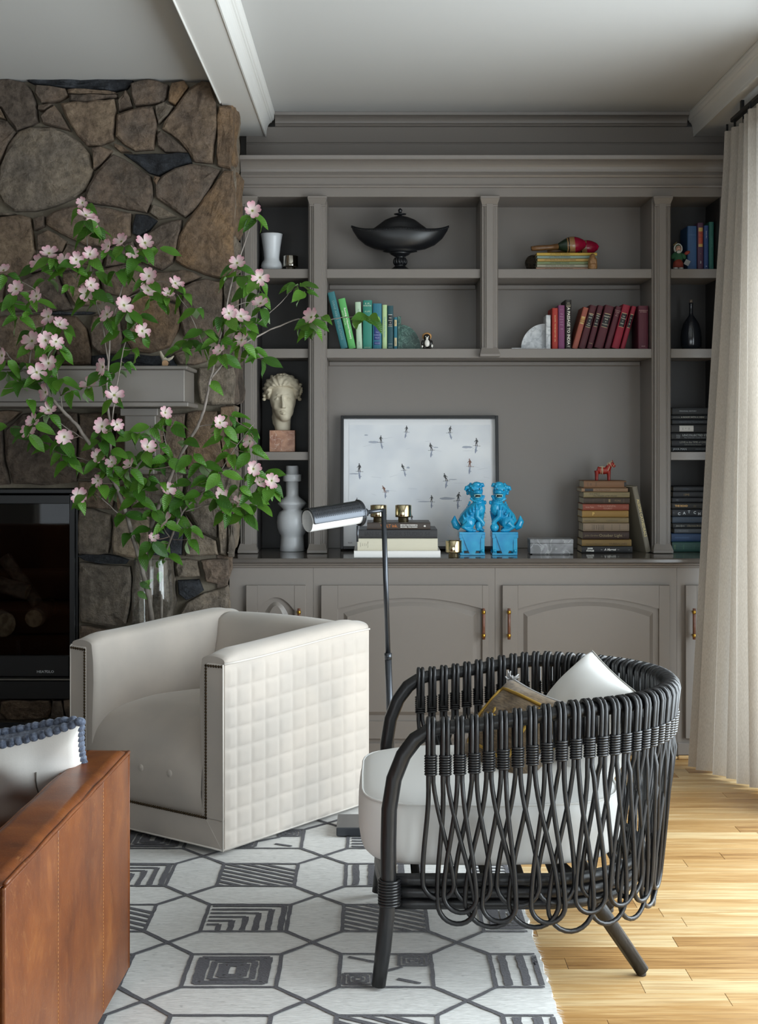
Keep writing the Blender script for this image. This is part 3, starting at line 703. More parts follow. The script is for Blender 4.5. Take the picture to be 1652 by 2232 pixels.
def cabinet(x0, x1, doors, label, hu):
    xc = (x0+x1)/2; t = thing('base_cabinet', label, 'cabinet', (xc, 5.9, 0), 0, 'base cabinets under the worktop')
    yb = YC-5.9; h = CBT
    MB().box(x0-xc+.0005, x1-xc-.0005, yb, YBK-5.9, .0, h).build('carcass', M['paint'], t)
    MB().box(x0-xc+.0005, x1-xc-.0005, yb-.008, yb-.0003, .018, .068, .003).build('plinth_board', M['paint'], t)
    MB().box(x0-xc+.0005, x1-xc-.0005, yb-.017, yb-.0003, 0, .0175, .006).build('shoe_moulding', M['oak'], t)
    for (a, c, ra, rc, zs, zc) in doors:
        a, c, ra, rc = [yx(q)-xc for q in (a, c, ra, rc)]; zt, zb = yz(1276), yz(1610); zs, zc = yz(zs), yz(zc); rb = yz(1572)
        b = MB(); b.box(a, c, yb-.010, yb-.0005, zb, zt, .001)
        b.box(a, ra, yb-.021, yb-.0095, zb, zt, .0015); b.box(rc, c, yb-.021, yb-.0095, zb, zt, .0015); b.box(ra, rc, yb-.021, yb-.0095, zb, rb, 0)
        arch_rail(ra, rc, zs, zc, zt, yb-.021, yb-.0095, b)
        d = b.build('door', M['paint'], t)
        g = .022 if rc-ra > .3 else .024
        pm = MB(); panel(ra+g, rc-g, rb+g, zs-g*.75, zc-g*.75, yb-.0098, yb-.021, .016, pm); pm.build('door_panel', M['paint'], d)
        hx = yx(hu)-xc; z0, z1 = yz(1392), yz(1324); yh = yb-.021-.028
        hb = MB(); hb.lathe([(.0001, 0), (.0062, .001), (.0062, z1-z0-.001), (.0001, z1-z0)], 12, Matrix.Translation((hx, yh, z0)))
        hd = hb.build('handle', M['walnut'], d)
        for zq in (z0+.016, z1-.016):
            m = MB(); m.lathe([(.0062, -.007), (.0078, -.006), (.0078, .006), (.0062, .007)], 12, Matrix.Translation((hx, yh, zq)), cap=False)
            m.tube([(hx, yh+.004, zq), (hx, yb-.0195, zq)], .004, 8)
            m.build('brass_collar', M['brass'], d)
cabinet(-.586, yx(683), [(537, 667, 562, 642, 1331, 1302)], 'narrow base cabinet next to the stone fireplace, arched door panel', 653)
cabinet(yx(683), yx(1079), [(700, 1064, 737, 1050, 1327, 1303)], 'wide base cabinet below the framed skier print, handle on right', 1052)
cabinet(yx(1079), yx(1475), [(1094, 1458, 1128, 1434, 1327, 1303)], 'wide base cabinet behind the rattan chair, handle on left', 1107)
cabinet(yx(1475), XR-.004, [(1492, 1622, 1517, 1597, 1331, 1302)], 'narrow base cabinet half hidden by the linen curtain', 1507)
# ================================================================ rug
def fy(v): return FPX*CAMH/(v-V0)
M['rug'] = mk_weave('ivory_wool', '#bdbcb9', '#dcdbd8', (45, 320, 200), .95, .9, dist=.003)
def add_flecks(m):
    N, L = nodes(m); b = N['Principled BSDF']; src = b.inputs['Base Color'].links[0].from_socket
    tc = N.new('ShaderNodeTexCoord'); mp = N.new('ShaderNodeMapping'); mp.inputs['Scale'].default_value = (38, 95, 50); L.new(tc.outputs['Object'], mp.inputs['Vector'])
    n = N.new('ShaderNodeTexNoise'); n.inputs['Scale'].default_value = 1; n.inputs['Detail'].default_value = 3; L.new(mp.outputs[0], n.inputs['Vector'])
    r = ramp(N, [(0.66, '#000000'), (0.76, '#c0c0c0')]); L.new(n.outputs['Fac'], r.inputs['Fac'])
    mm = N.new('ShaderNodeMix'); mm.data_type = 'RGBA'; L.new(r.outputs['Color'], mm.inputs['Factor']); L.new(src, mm.inputs[6]); mm.inputs[7].default_value = (*lin('#6d6b6c'), 1); L.new(mm.outputs[2], b.inputs['Base Color'])
add_flecks(M['rug'])
M['rugd'] = mk_weave('charcoal_wool', '#38373b', '#55535a', (160, 300, 200), .95, .9, dist=.003)
M['fringe'] = mat('fringe', '#d5d4d0', .95)
RX0, RX1, RY0, RY1 = -2.9, .413, 1.4, 5.0
rug = thing('area_rug', 'ivory wool rug with charcoal hexagon and block pattern', 'rug', ((RX0+RX1)/2, (RY0+RY1)/2, 0))
rcx, rcy = rug.location.x, rug.location.y; rr = random.Random(5)
def rug_pt(i, j, nx=140, ny=150):
    x = lerp(RX0, RX1, i/nx); y = lerp(RY0, RY1, j/ny); z = .0075+.0012*mnoise.noise(Vector((x*3, y*3, 0)))
    if i == nx: x += rr.uniform(-.004, .004)
    return (x-rcx, y-rcy, z)
b = MB(); nx, ny = 140, 150
vs = [rug_pt(i, j) for j in range(ny+1) for i in range(nx+1)]
fs = [(j*(nx+1)+i, j*(nx+1)+i+1, (j+1)*(nx+1)+i+1, (j+1)*(nx+1)+i) for j in range(ny) for i in range(nx)]
n0 = len(vs); 
b.add(vs, fs, True)
edge = [j*(nx+1)+nx for j in range(ny+1)]
lo = [(vs[e][0]+.002, vs[e][1], .0005) for e in edge]; b.add([vs[e] for e in edge]+lo, [(k, k+1, len(edge)+k+1, len(edge)+k) for k in range(len(edge)-1)])
b.box(RX0-rcx, RX1-rcx-.006, RY0-rcy, RY1-rcy, 0.0003, .0045)
b.build('rug_field', M['rug'], rug, recalc=False)
pat = MB()
def stroke(p, q, wd, seg=.022):
    p = Vector(p); q = Vector(q); n = max(2, int((q-p).length/seg)); d = (q-p).normalized(); s = Vector((-d.y, d.x)); vs = []
    for k in range(n+1):
        c = p.lerp(q, k/n)
        w1 = wd/2*rr.uniform(.78, 1.18); w2 = wd/2*rr.uniform(.78, 1.18)
        if c.x > RX1-.012: c.x = RX1-.012
        a = c+s*w1; e = c-s*w2
        for pt in (a, e): vs.append((min(pt.x, RX1-.01)-rcx, pt.y-rcy, .0098+.0012*mnoise.noise(Vector((pt.x*3, pt.y*3, 0)))))
    pat.add(vs, [(2*k, 2*k+1, 2*k+3, 2*k+2) for k in range(n)], False)
PX, PY = .3705, .3775; NX0, NY0 = -.527, 3.243
HB, HH = .112, .107; LW = .0125
def clipx(x): return x < RX1-.01
def block(cx, cy, kind):
    x0, x1, y0, y1 = cx-HB, cx+HB, cy-HH, cy+HH
    if x0 > RX1-.02: return
    for a, c in (((x0, y0), (x1, y0)), ((x1, y0), (x1, y1)), ((x1, y1), (x0, y1)), ((x0, y1), (x0, y0))): 
        if min(a[0], c[0]) < RX1-.012: stroke(a, c, LW*.85)
    def rect(i, wd):
        stroke((x0+i, y0+i*.8), (x1-i, y0+i*.8), wd*.8); stroke((x0+i, y1-i*.8), (x1-i, y1-i*.8), wd*.8); stroke((x0+i, y0+i*.8), (x0+i, y1-i*.8), wd); stroke((x1-i, y0+i*.8), (x1-i, y1-i*.8), wd)
    if kind == 'nest':
        for i in (.028, .042, .062, .082, .096): rect(i, .016)
    elif kind == 'diag':
        for k in range(-5, 7):
            o = k*.034; a = Vector((x0, y0+o)); d = .62
            xs = []; 
            for x in (x0, x1):
                xs.append((x, y0+o+(x1-x)*d-.06))
            (xa, ya), (xb, yb_) = xs
            # clip in y
            def cl(xa, ya, xb, yb_):
                pts = []
                for t in [i/40 for i in range(41)]:
                    X = lerp(xa, xb, t); Y_ = lerp(ya, yb_, t)
                    if y0 <= Y_ <= y1: pts.append((X, Y_))
                return (pts[0], pts[-1]) if len(pts) > 2 else None
            c = cl(xa, ya, xb, yb_)
            if c: stroke(c[0], c[1], .014)
    elif kind == 'ell':
        for k in range(6):
            i = .016+k*.033
            if x1-i > x0+.02: 
                stroke((x0+.01, y1-.012-k*.030), (x1-i, y1-.012-k*.030), .012); stroke((x1-i, y1-.012-k*.030), (x1-i, y0+.008), .017)
    elif kind == 'bars':
        for k in range(4): stroke((x0+.03+k*.045, y0+.01), (x0+.03+k*.045, y1-.01), .02)
    elif kind == 'spark':
        stroke((x0+.02, y1-.02), (x0+.085, y1-.055), .012); stroke((x1-.085, y0+.05), (x1-.03, y0+.022), .012); stroke((cx-.03, cy-.03), (cx+.04, cy+.02), .012)
        for (ax, ay) in ((x0+.045, y0+.05), (x1-.045, y1-.045)):
            for i in (.034, .022, .010): 
                stroke((ax-i, ay-i), (ax+i, ay-i), .009); stroke((ax-i, ay+i), (ax+i, ay+i), .009); stroke((ax-i, ay-i), (ax-i, ay+i), .009); stroke((ax+i, ay-i), (ax+i, ay+i), .009)
    elif kind == 'half':
        for k in range(5): stroke((x0+.012, y0+.02+k*.03), (x1-.012, y0+.02+k*.03), .014)
kinds = {(0, 0): 'nest', (1, 0): 'spark', (2, 0): 'bars', (0, 1): 'ell', (1, 1): 'diag', (-1, 1): 'diag', (0, 2): 'diag', (1, 2): 'bars', (-1, 2): 'ell', (0, 3): 'spark', (1, 3): 'half', (-1, 3): 'nest', (0, -1): 'half', (1, -1): 'diag', (2, 1): 'nest', (2, 2): 'ell', (-1, 0): 'half'}
allk = ['nest', 'diag', 'ell', 'bars', 'spark', 'half']
for i in range(-6, 4):
    for j in range(-5, 6):
        nxp, nyp = NX0+i*PX, NY0+j*PY
        if RX0+.05 < nxp < RX1 and RY0+.05 < nyp < RY1-.05:
            for sx in (-1, 1):
                for sy in (-1, 1):
                    ex, ey = nxp+sx*(PX/2-HB), nyp+sy*(PY/2-HH)
                    if RY0 < ey < RY1: stroke((nxp, nyp), (ex, ey), LW)
        cx, cy = nxp+PX/2, nyp+PY/2
        if RX0+HB < cx < RX1+.06 and RY0+HH < cy < RY1-HH: block(cx, cy, kinds.get((i, j), allk[(i*7+j*5) % 6]))
o = pat.build('woven_pattern', M['rugd'], rug, recalc=False); o['kind'] = 'stuff'
fr_ = MB(); 
for k in range(900):
    y = rr.uniform(RY0, RY1)-rcy; L = rr.uniform(.006, .022); a = rr.uniform(-.5, .5); x = RX1-rcx-.003
    fr_.add([(x, y-.0008, .006), (x, y+.0008, .006), (x+L, y+L*a, .001), ], [(0, 1, 2)])
o = fr_.build('fringe', M['fringe'], rug, recalc=False); o['kind'] = 'stuff'
# ================================================================ beige club chair
M['velvet'] = mat('oat_velvet', '#c2b8ae', .8, spec=.25, bump=(220, .12, .001), var=('#b5ada5', 5, .35, .65), Sheen_Weight=.35)
M['nail'] = mat('antique_nail', '#4b3d2c', .35, metal=.85)
M['pipe'] = mat('piping', '#cfc8c0', .8)
CA = Vector((.801, -.599)); CB_ = Vector((.599, .801)); CW, CD = .70, .746
c0 = Vector((-.463, 4.37))-CA*(CW/2)+CB_*(CD/2)
ch = thing('club_chair', 'beige velvet club chair with quilted sides and nailhead trim', 'armchair', (c0.x, c0.y, .0112), math.atan2(-.599, .801))
hw, hd = CW/2, CD/2; AT = .098
def armz(y): return lerp(.592, .622, sstep(-hd, hd, y))   # edge height along the chair
Z0 = .012
def rail_loft(pathfn, n, prof, name, m=None):
    pass
def arm(sgn):
    """sgn=+1 right arm. loft along y of a rounded section"""
    n = 26; ns = 22; vs = []; fs = []
    for i in range(n+1):
        t = i/n; y = lerp(-hd+.004, hd-.004, t); zt = armz(y)
        sec = []
        xo = hw-.0; 
        inset = AT+.006*math.sin(PI*min(1, t*1.2))
        # outer vertical -> crowned top -> inner bulge down
        sec.append((xo, Z0)); sec.append((xo, zt*.5)); sec.append((xo, zt-.004))
        for k in range(13):
            a = k/12*PI; cxm = xo-inset/2; rx = inset/2+.004*math.sin(a); rz = .036
            sec.append((cxm+rx*math.cos(a)*(.985), zt+rz*max(0, math.sin(a))**.8))
        sec += [(xo-inset-.006, zt-.05), (xo-inset-.008, zt-.12), (xo-inset-.002, zt-.25), (xo-inset, Z0+.1), (xo-inset, Z0)]
        # round the front end
        e = min(1, t*n/2.0); e2 = .985+.015*sstep(0, 1, e)
        m = len(sec)
        for x, z in sec:
            zz_ = z if z < zt-.001 else zt-.004+(z-zt+.004)*(0.55+.45*sstep(0, 1, t*9))*(0.7+.3*sstep(0, 1, (1-t)*9))
            vs.append((sgn*x, y, zz_))
    for i in range(n):
        for k in range(m): fs.append((i*m+k, i*m+(k+1) % m, (i+1)*m+(k+1) % m, (i+1)*m+k))
    fs.append(tuple(range(m))); fs.append(tuple(n*m+k for k in range(m-1, -1, -1)))
    b = MB(); b.add(vs, fs, True)
    # flat ends
    b.sm[-1] = b.sm[-2] = False
    return b.build('arm', M['velvet'], ch)
arm_r = arm(1); arm_l = arm(-1)
# back: crowned block between the arms, inner face leaning
def backrest():
    n = 20; vs = []; fs = []
    x0, x1 = -hw+AT-.01, hw-AT+.01
    for i in range(n+1):
        t = i/n; x = lerp(x0, x1, t); puff = .02*math.sin(PI*t)**.5
        sec = [(hd-.004, Z0), (hd-.004, .4), (hd-.004, .612)]
        for k in range(9):
            a = k/8*PI; sec.append((hd-.004-.062+.062*math.cos(a), .612+(.030+puff*.5)*math.sin(a)))
        sec += [(hd-.135-puff, .56), (hd-.16-puff, .46), (hd-.175-puff, .36), (hd-.17, .2), (hd-.17, Z0)]
        m = len(sec); vs += [(x, y, z) for y, z in sec]
    for i in range(n):
        for k in range(m): fs.append((i*m+k, (i+1)*m+k, (i+1)*m+(k+1) % m, i*m+(k+1) % m))
    fs += [tuple(range(m)), tuple(n*m+k for k in range(m-1, -1, -1))]
    return MB().add(vs, fs, True).build('backrest', M['velvet'], ch)
backrest()
MB().box(-hw+.006, hw-.006, hd-.006, hd+.004, Z0, .61, .004).build('back_panel', M['velvet'], ch)
# seat: tight seat with waterfall front
def seatfn(u, v):
    x = lerp(-hw+AT-.004, hw-AT+.004, u); cr = 1-(2*u-1)**4; c2 = 1-(2*u-1)**2
    # v: 0 at front bottom -> 1 at back
    key = [(0, -hd+.012, .098), (.12, -hd-.004, .17), (.25, -hd+.000, .25), (.36, -hd+.022, .315), (.46, -hd+.07, .362), (.56, -hd+.14, .389), (.7, -hd+.26, .400), (.85, -hd+.42, .392), (1, hd-.15, .372)]
    for a, c in zip(key, key[1:]):
        if v <= c[0]+1e-9:
            t = (v-a[0])/(c[0]-a[0]); y = lerp(a[1], c[1], t); z = lerp(a[2], c[2], t); break
    topw = sstep(.3, .6, v); bulge = (math.sin(PI*min(1, v/.45)) if v < .45 else 0)
    return (x, y-bulge*.018*cr, z+topw*.022*c2-.012*(1-cr)*topw)
me = subdiv(MB().grid(seatfn, 20, 26), 1); link('seat', me, M['velvet'], ch)
for (bx, bz) in ((.005, .226), (.132, .226)):
    y = seatfn((bx+hw-AT)/(2*(hw-AT)), .215)[1]
    MB().lathe([(.0001, 0.007), (.009, .006), (.0125, .002), (.0125, -.006)], 16, Matrix.Translation((bx, y+.0035, bz)) @ Matrix.Rotation(PI/2, 4, 'X')).build('button', M['velvet'], ch)
# front rail and arm faces
MB().box(-hw+.002, hw-.002, -hd-.004, -hd+.03, Z0, .104, .003).build('front_rail', M['velvet'], ch)
for s in (-1, 1):
    x0, x1 = sorted((s*(hw-.002), s*(hw-.072)))
    MB().box(x0, x1, -hd-.004, -hd+.02, .1045, armz(-hd)-.004, .003).build('arm_face', M['velvet'], ch)
# mitre seam + piping + nailheads
pp = MB()
for s in (-1, 1):
    pp.tube([(s*(hw-.001), -hd-.003, Z0), (s*(hw-.001), -hd-.003, armz(-hd)-.003)], .0032, 6)
    pp.tube([(s*(hw+.001), lerp(-hd, hd, k/12), armz(lerp(-hd, hd, k/12))-.002) for k in range(13)], .0034, 6)
    pp.tube([(s*(hw-.002), -hd-.002, Z0+.004), (s*(hw-.002), hd, Z0+.004)], .0036, 6)
    pp.tube([(s*(hw-.004), -hd-.0042, Z0+.004), (s*(hw-.074), -hd-.0042, .106)], .0012, 4)
pp.tube([(-hw, -hd-.002, Z0+.004), (hw, -hd-.002, Z0+.004)], .0036, 6)
pp.build('piping', M['pipe'], ch)
nm = MB()
def nails(p, q):
    p = Vector(p); q = Vector(q); n = int((q-p).length/.0095)
    for k in range(n+1):
        c = p.lerp(q, k/n); nm.ell(c, (.0052, .0034, .0052), sub=1)
zf = armz(-hd)
for s in (-1, 1):
    nails((s*(hw-.072), -hd-.005, .106), (s*(hw-.072), -hd-.005, zf-.012)); nails((s*(hw-.072), -hd-.005, zf-.012), (s*(hw-.006), -hd-.005, zf-.010))
nails((-hw+.072, -hd-.005, .106), (hw-.072, -hd-.005, .106))
o = nm.build('nailhead_trim', M['nail'], ch, recalc=False); o['kind'] = 'stuff'
# quilted side panels
def quilt(s):
    NC, NR, R = 11, 9, 7
    def fn(u, v):
        y = lerp(-hd+.004, hd-.003, u); zt = armz(y)-.006; z = lerp(Z0+.004, zt, v)
        a = (u*NC+.2) % 1; c = (v*NR+.15) % 1
        h = (1-abs(2*a-1)**4)*(1-abs(2*c-1)**4)
        ed = min(1, min(u, 1-u)*40, min(v, 1-v)*40)
        return (s*(hw+.0005+.0065*h*ed), y, z)
    return MB().grid(fn, NC*R*2, NR*R*2).build('quilted_panel', M['velvet'], ch)
quilt(1); quilt(-1)
MB().box(-.24, .24, -.26, .26, -.0005, Z0-.0005, .003).build('swivel_base', M['black_metal'], ch)

# ================================================================ leather sofa
def mk_leather():
    m = bpy.data.materials.new('cognac_leather'); m.use_nodes = True; N, L = nodes(m); b = N['Principled BSDF']
    tc = N.new('ShaderNodeTexCoord'); mp = N.new('ShaderNodeMapping'); mp.inputs['Scale'].default_value = (3.4, 3.6, 2.6); L.new(tc.outputs['Object'], mp.inputs['Vector'])
    n1 = N.new('ShaderNodeTexNoise'); n1.inputs['Scale'].default_value = 1.6; n1.inputs['Detail'].default_value = 10; n1.inputs['Roughness'].default_value = .68; n1.inputs['Distortion'].default_value = .3; L.new(mp.outputs[0], n1.inputs['Vector'])
    r = ramp(N, [(0.25, '#4a230d'), (0.42, '#663413'), (0.58, '#78411a'), (0.76, '#965c2b')]); L.new(n1.outputs['Fac'], r.inputs['Fac'])
    n5 = N.new('ShaderNodeTexNoise'); n5.inputs['Scale'].default_value = 5; n5.inputs['Detail'].default_value = 3; n5.inputs['Distortion'].default_value = 6; mp5 = N.new('ShaderNodeMapping'); mp5.inputs['Scale'].default_value = (1, 1.6, .5); L.new(tc.outputs['Object'], mp5.inputs['Vector']); L.new(mp5.outputs[0], n5.inputs['Vector'])
    r5 = ramp(N, [(0.488, '#000000'), (0.5, '#b0b0b0'), (0.512, '#000000')]); L.new(n5.outputs['Fac'], r5.inputs['Fac'])
    mm = N.new('ShaderNodeMix'); mm.data_type = 'RGBA'; L.new(r5.outputs['Color'], mm.inputs['Factor']); L.new(r.outputs['Color'], mm.inputs[6]); mm.inputs[7].default_value = (*lin('#96663a'), 1)
    L.new(mm.outputs[2], b.inputs['Base Color'])
    b.inputs['Roughness'].default_value = .38; b.inputs['Specular IOR Level'].default_value = .4
    n3 = N.new('ShaderNodeTexNoise'); n3.inputs['Scale'].default_value = 260; n3.inputs['Detail'].default_value = 3; L.new(tc.outputs['Object'], n3.inputs['Vector'])
    n4 = N.new('ShaderNodeTexNoise'); n4.inputs['Scale'].default_value = 7; n4.inputs['Detail'].default_value = 2; L.new(tc.outputs['Object'], n4.inputs['Vector'])
    ma = N.new('ShaderNodeMath'); ma.operation = 'MULTIPLY_ADD'; L.new(n4.outputs['Fac'], ma.inputs[0]); ma.inputs[1].default_value = 6; L.new(n3.outputs['Fac'], ma.inputs[2])
    bp = N.new('ShaderNodeBump'); bp.inputs['Strength'].default_value = .25; bp.inputs['Distance'].default_value = .0012; L.new(ma.outputs[0], bp.inputs['Height']); L.new(bp.outputs['Normal'], b.inputs['Normal'])
    return m
M['leather'] = mk_leather()
so = thing('leather_sofa', 'cognac brown leather sofa seen from its square arm', 'sofa', (-.60, 2.855, .0112), math.radians(-1.9))
AWD = .1; SL = .50; SZ = .553
def softbox(x0, x1, y0, y1, z0, z1, bev, lv=2, puff=0.0):
    bm = bmesh.new(); bmesh.ops.create_cube(bm, size=1)
    for q in bm.verts: q.co = Vector((lerp(x0, x1, q.co.x+.5), lerp(y0, y1, q.co.y+.5), lerp(z0, z1, q.co.z+.5)))
    bmesh.ops.bevel(bm, geom=bm.edges[:]+bm.verts[:], offset=bev, segments=3, profile=.6, affect='EDGES')
    b = MB(); b.bm(bm, True); return b
b = softbox(-AWD+.002, -.004, -SL, SL, .03, SZ-.012, .006); b.build('arm', M['leather'], so)
# outer panels with seams
for y0, y1 in ((-SL, -.155), (-.153, .228), (.230, SL)):
    b = softbox(-.004, .004, y0, y1, .032, SZ-.016, .0036); b.build('outer_panel', M['leather'], so)
# crowned top panel
def topfn(u, v):
    x = lerp(-AWD-.002, .004, u); y = lerp(-SL-.002, SL+.002, v)
    e = min(1, min(u, 1-u)*6)**.6*min(1, min(v, 1-v)*26)**.6
    return (x, y, SZ-.012+.014*e+.0025*mnoise.noise(Vector((x*9, y*7, 1)))*e)
tp = MB().grid(topfn, 18, 60); tp.build('top_panel', M['leather'], so)
tb = MB()
for x in (.003, -AWD): 
    tb.tube([(x+.0016*mnoise.noise(Vector((y*.13, x, 2))), lerp(-SL, SL, y/40), SZ-.010+.003*mnoise.noise(Vector((y*.21, 4, x)))) for y in range(41)], .0042, 8)
tb.tube([(lerp(-AWD, .003, k/6), SL+.001, SZ-.011) for k in range(7)], .0042, 8)
tb.tube([(.003, SL-.002, z) for z in (.034, .3, SZ-.012)], .003, 6)
tb.build('seam_welt', M['leather'], so)
st = MB()
for yy in (-.154, .229):
    for k in range(60):
        z = lerp(.05, SZ-.03, k/59); st.box(.0038, .0048, yy-.005, yy-.0038, z-.002, z+.002)
o = st.build('stitching', mat('tan_thread', '#b98a58', .8), so); o['kind'] = 'stuff'
# rest of the sofa (left of the picture)
SW = -2.1
softbox(SW, -AWD-.002, -SL, -SL+.2, .03, .76, .03).build('back', M['leather'], so)
softbox(SW+AWD, -AWD-.003, -SL+.2, SL-.02, .05, .19, .02).build('seat_base', M['leather'], so)
for k in range(2):
    a = lerp(SW+AWD, -AWD-.003, k/2)+.004; c = lerp(SW+AWD, -AWD-.003, (k+1)/2)-.004
    softbox(a, c, -SL+.2, SL-.01, .192, .325, .035).build('seat_cushion', M['leather'], so); softbox(a, c, -SL+.2, -SL+.52, .327, .50, .05).build('back_cushion', M['leather'], so)
softbox(SW, SW+AWD, -SL+.2, SL, .03, SZ, .012).build('arm', M['leather'], so)
for x in (SW+.08, -.06):
    for y in (-SL+.08, SL-.06): MB().box(x-.025, x+.025, y-.025, y+.025, 0, .0298, .003).build('foot', M['walnut'], so)
# ---------------- pillows
def pillow_pts(hw_, hh, th, pinch=.17, n=22, wr=0.0, seed=0, pw_=.42):
    def fn(u, v, s):
        a = 2*u-1; c = 2*v-1
        x = hw_*a*(1-pinch*(1-c*c)); z = hh*c*(1-pinch*(1-a*a))
        p = max(0, (1-a*a)*(1-c*c))**pw_
        y = s*th*p
        if wr:
            y += s*wr*mnoise.noise(Vector((a*2.5+seed, c*2.5, s)))*p+s*wr*.6*math.sin((a*7+c*5)+seed)*p*max(abs(a), abs(c))
        return (x, y, z)
    return fn
def pillow_face(fn, s, n=26):
    b = MB(); b.grid(lambda u, v: fn(u, v, s), n, n); return b
M['canvas'] = mat('white_canvas', '#dcd9d4', .85, bump=(300, .2, .0006)); M['cotton'] = mat('white_cotton', '#e3e2df', .85, bump=(350, .12, .0005))
M['navy'] = mk_weave('navy_yarn', '#3d4455', '#6f7889', (140, 140, 140), .9, .8, dist=.002)
def basis(e1, e2):
    e1 = Vector(e1).normalized(); e2 = Vector(e2); e2 = (e2-e1*e2.dot(e1)).normalized(); n = e1.cross(e2)
    return e1, e2, n
pl = thing('knit_pillow', 'cream canvas pillow with chunky navy knit front on the sofa arm', 'pillow', (-.807, 3.21, .504))
# local: x right along the top edge, z up, y away from viewer (knit side)
ex = Vector((.975, .05, .17)).normalized(); ez = Vector((-.10, -.67, .74)); ez = (ez-ex*ez.dot(ex)).normalized(); ey = ez.cross(ex)
pl.rotation_euler = Matrix((ex, ey, ez)).transposed().to_euler()
pfn = pillow_pts(.185, .185, .07, .16, wr=.014, seed=3)
pillow_face(pfn, -1).build('canvas_back', M['canvas'], pl)
kn = MB(); NK = 21
kb = pillow_pts(.185, .185, .080, .16, pw_=.34)
pillow_face(kb, 1).build('knit_ground', M['navy'], pl)
for i in range(NK+1):
    for j in range(NK+1):
        u, v = i/NK, j/NK; q = Vector(kb(u, v, 1)); q.y += .006; kn.ell(q, (.0135, .011, .0095), (0, .5 if i % 2 else -.5, 0), 2)
o = kn.build('knit_stitches', M['navy'], pl, recalc=False); o['kind'] = 'stuff'
zp = MB(); zp.tube([(.075+.012*math.sin(k*.5), pfn(.71, .15+.7*k/12, -1)[1]-.002, pfn(.71, .15+.7*k/12, -1)[2]) for k in range(13)], .0016, 5); zp.build('zip_seam', mat('seam_thread', '#6f6a63', .9), pl)
# ================================================================ rattan chair
def mk_rattan():
    m = bpy.data.materials.new('black_rattan'); m.use_nodes = True; N, L = nodes(m); b = N['Principled BSDF']
    tc = N.new('ShaderNodeTexCoord'); mp = N.new('ShaderNodeMapping'); mp.inputs['Scale'].default_value = (160, 160, 12); L.new(tc.outputs['Object'], mp.inputs['Vector'])
    n1 = N.new('ShaderNodeTexNoise'); n1.inputs['Scale'].default_value = 1; n1.inputs['Detail'].default_value = 5; L.new(mp.outputs[0], n1.inputs['Vector'])
    r = ramp(N, [(0.35, '#0d0d0f'), (0.6, '#18181a'), (0.8, '#2c2a2d')]); L.new(n1.outputs['Fac'], r.inputs['Fac']); L.new(r.outputs['Color'], b.inputs['Base Color'])
    b.inputs['Roughness'].default_value = .38; b.inputs['Specular IOR Level'].default_value = .55
    bp = N.new('ShaderNodeBump'); bp.inputs['Strength'].default_value = .5; bp.inputs['Distance'].default_value = .001; L.new(n1.outputs['Fac'], bp.inputs['Height']); L.new(bp.outputs['Normal'], b.inputs['Normal'])
    return m
M['rattan'] = mk_rattan()
M['bind'] = mat('black_binding', '#161618', .3, spec=.6, bump=(140, .3, .001))
RC = Vector((.37, 3.655, .0112))
rt = thing('rattan_armchair', 'black rattan armchair with looped cane back and white seat', 'armchair', RC)
def rim_xy(s):
    """s in [0,1] along the rim from near front arm round the back to the far front arm; local coords"""
    x0 = .125-RC.x; xs = .385-RC.x; hwid = .385; rx = .755-.385
    La = xs-x0; Lb = PI*(rx+hwid)/2; T = 2*La+Lb; d = s*T
    if d < La: return Vector((x0+d, -hwid+.028*(1-d/La)**1.5)), Vector((0, -1))
    if d > T-La: 
        e = T-d; return Vector((x0+e, hwid-.028*(1-e/La)**1.5)), Vector((0, 1))
    a = -PI/2+PI*(d-La)/Lb
    return Vector((xs+rx*math.cos(a), hwid*math.sin(a))), Vector((math.cos(a)/rx, math.sin(a)/hwid)).normalized()
def rim_z(s): 
    t = 1-abs(2*s-1); return .612+.044*sstep(0, .45, t)+.004*sstep(.4, 1, t)
# rim + arms + front legs: one long pole
path = []
front = [(.0107, 0.006), (.022, .09), (.033, .18), (.038, .25), (.033, .34), (.029, .43), (.040, .50), (.066, .558), (.098, .594)]
for x, z in front: path.append((x-RC.x, -.343-.012*sstep(0, .5, z), z))
NR = 60
for k in range(NR+1):
    q, n = rim_xy(k/NR); path.append((q.x, q.y, rim_z(k/NR)))
for x, z in reversed(front): path.append((x-RC.x, .343+.012*sstep(0, .5, z), z))
rad = [.0185 if i < 9 or i > len(path)-10 else .0165 for i in range(len(path))]
rad[0] = rad[-1] = .0165
# smooth the path
pv = [Vector(p) for p in path]
for it in range(2):
    pv = [pv[0]]+[(pv[i-1]+pv[i]*2+pv[i+1])/4 for i in range(1, len(pv)-1)]+[pv[-1]]
MB().tube(pv, rad, 12).build('arm_rim', M['rattan'], rt)
# rear legs
for s in (-1, 1):
    MB().tube([(.44-RC.x, s*.255, .262), (.52-RC.x, s*.25, .19), (.649-RC.x, s*.232, -.001)], [.018, .0185, .0165], 12).build('rear_leg', M['rattan'], rt)
    MB().tube([(.6465-RC.x, s*.2322, .002), (.6465-RC.x, s*.232, -.0110)], .011, 10).build('foot_glide', mat('felt_glide', '#3a3632', .9), rt)
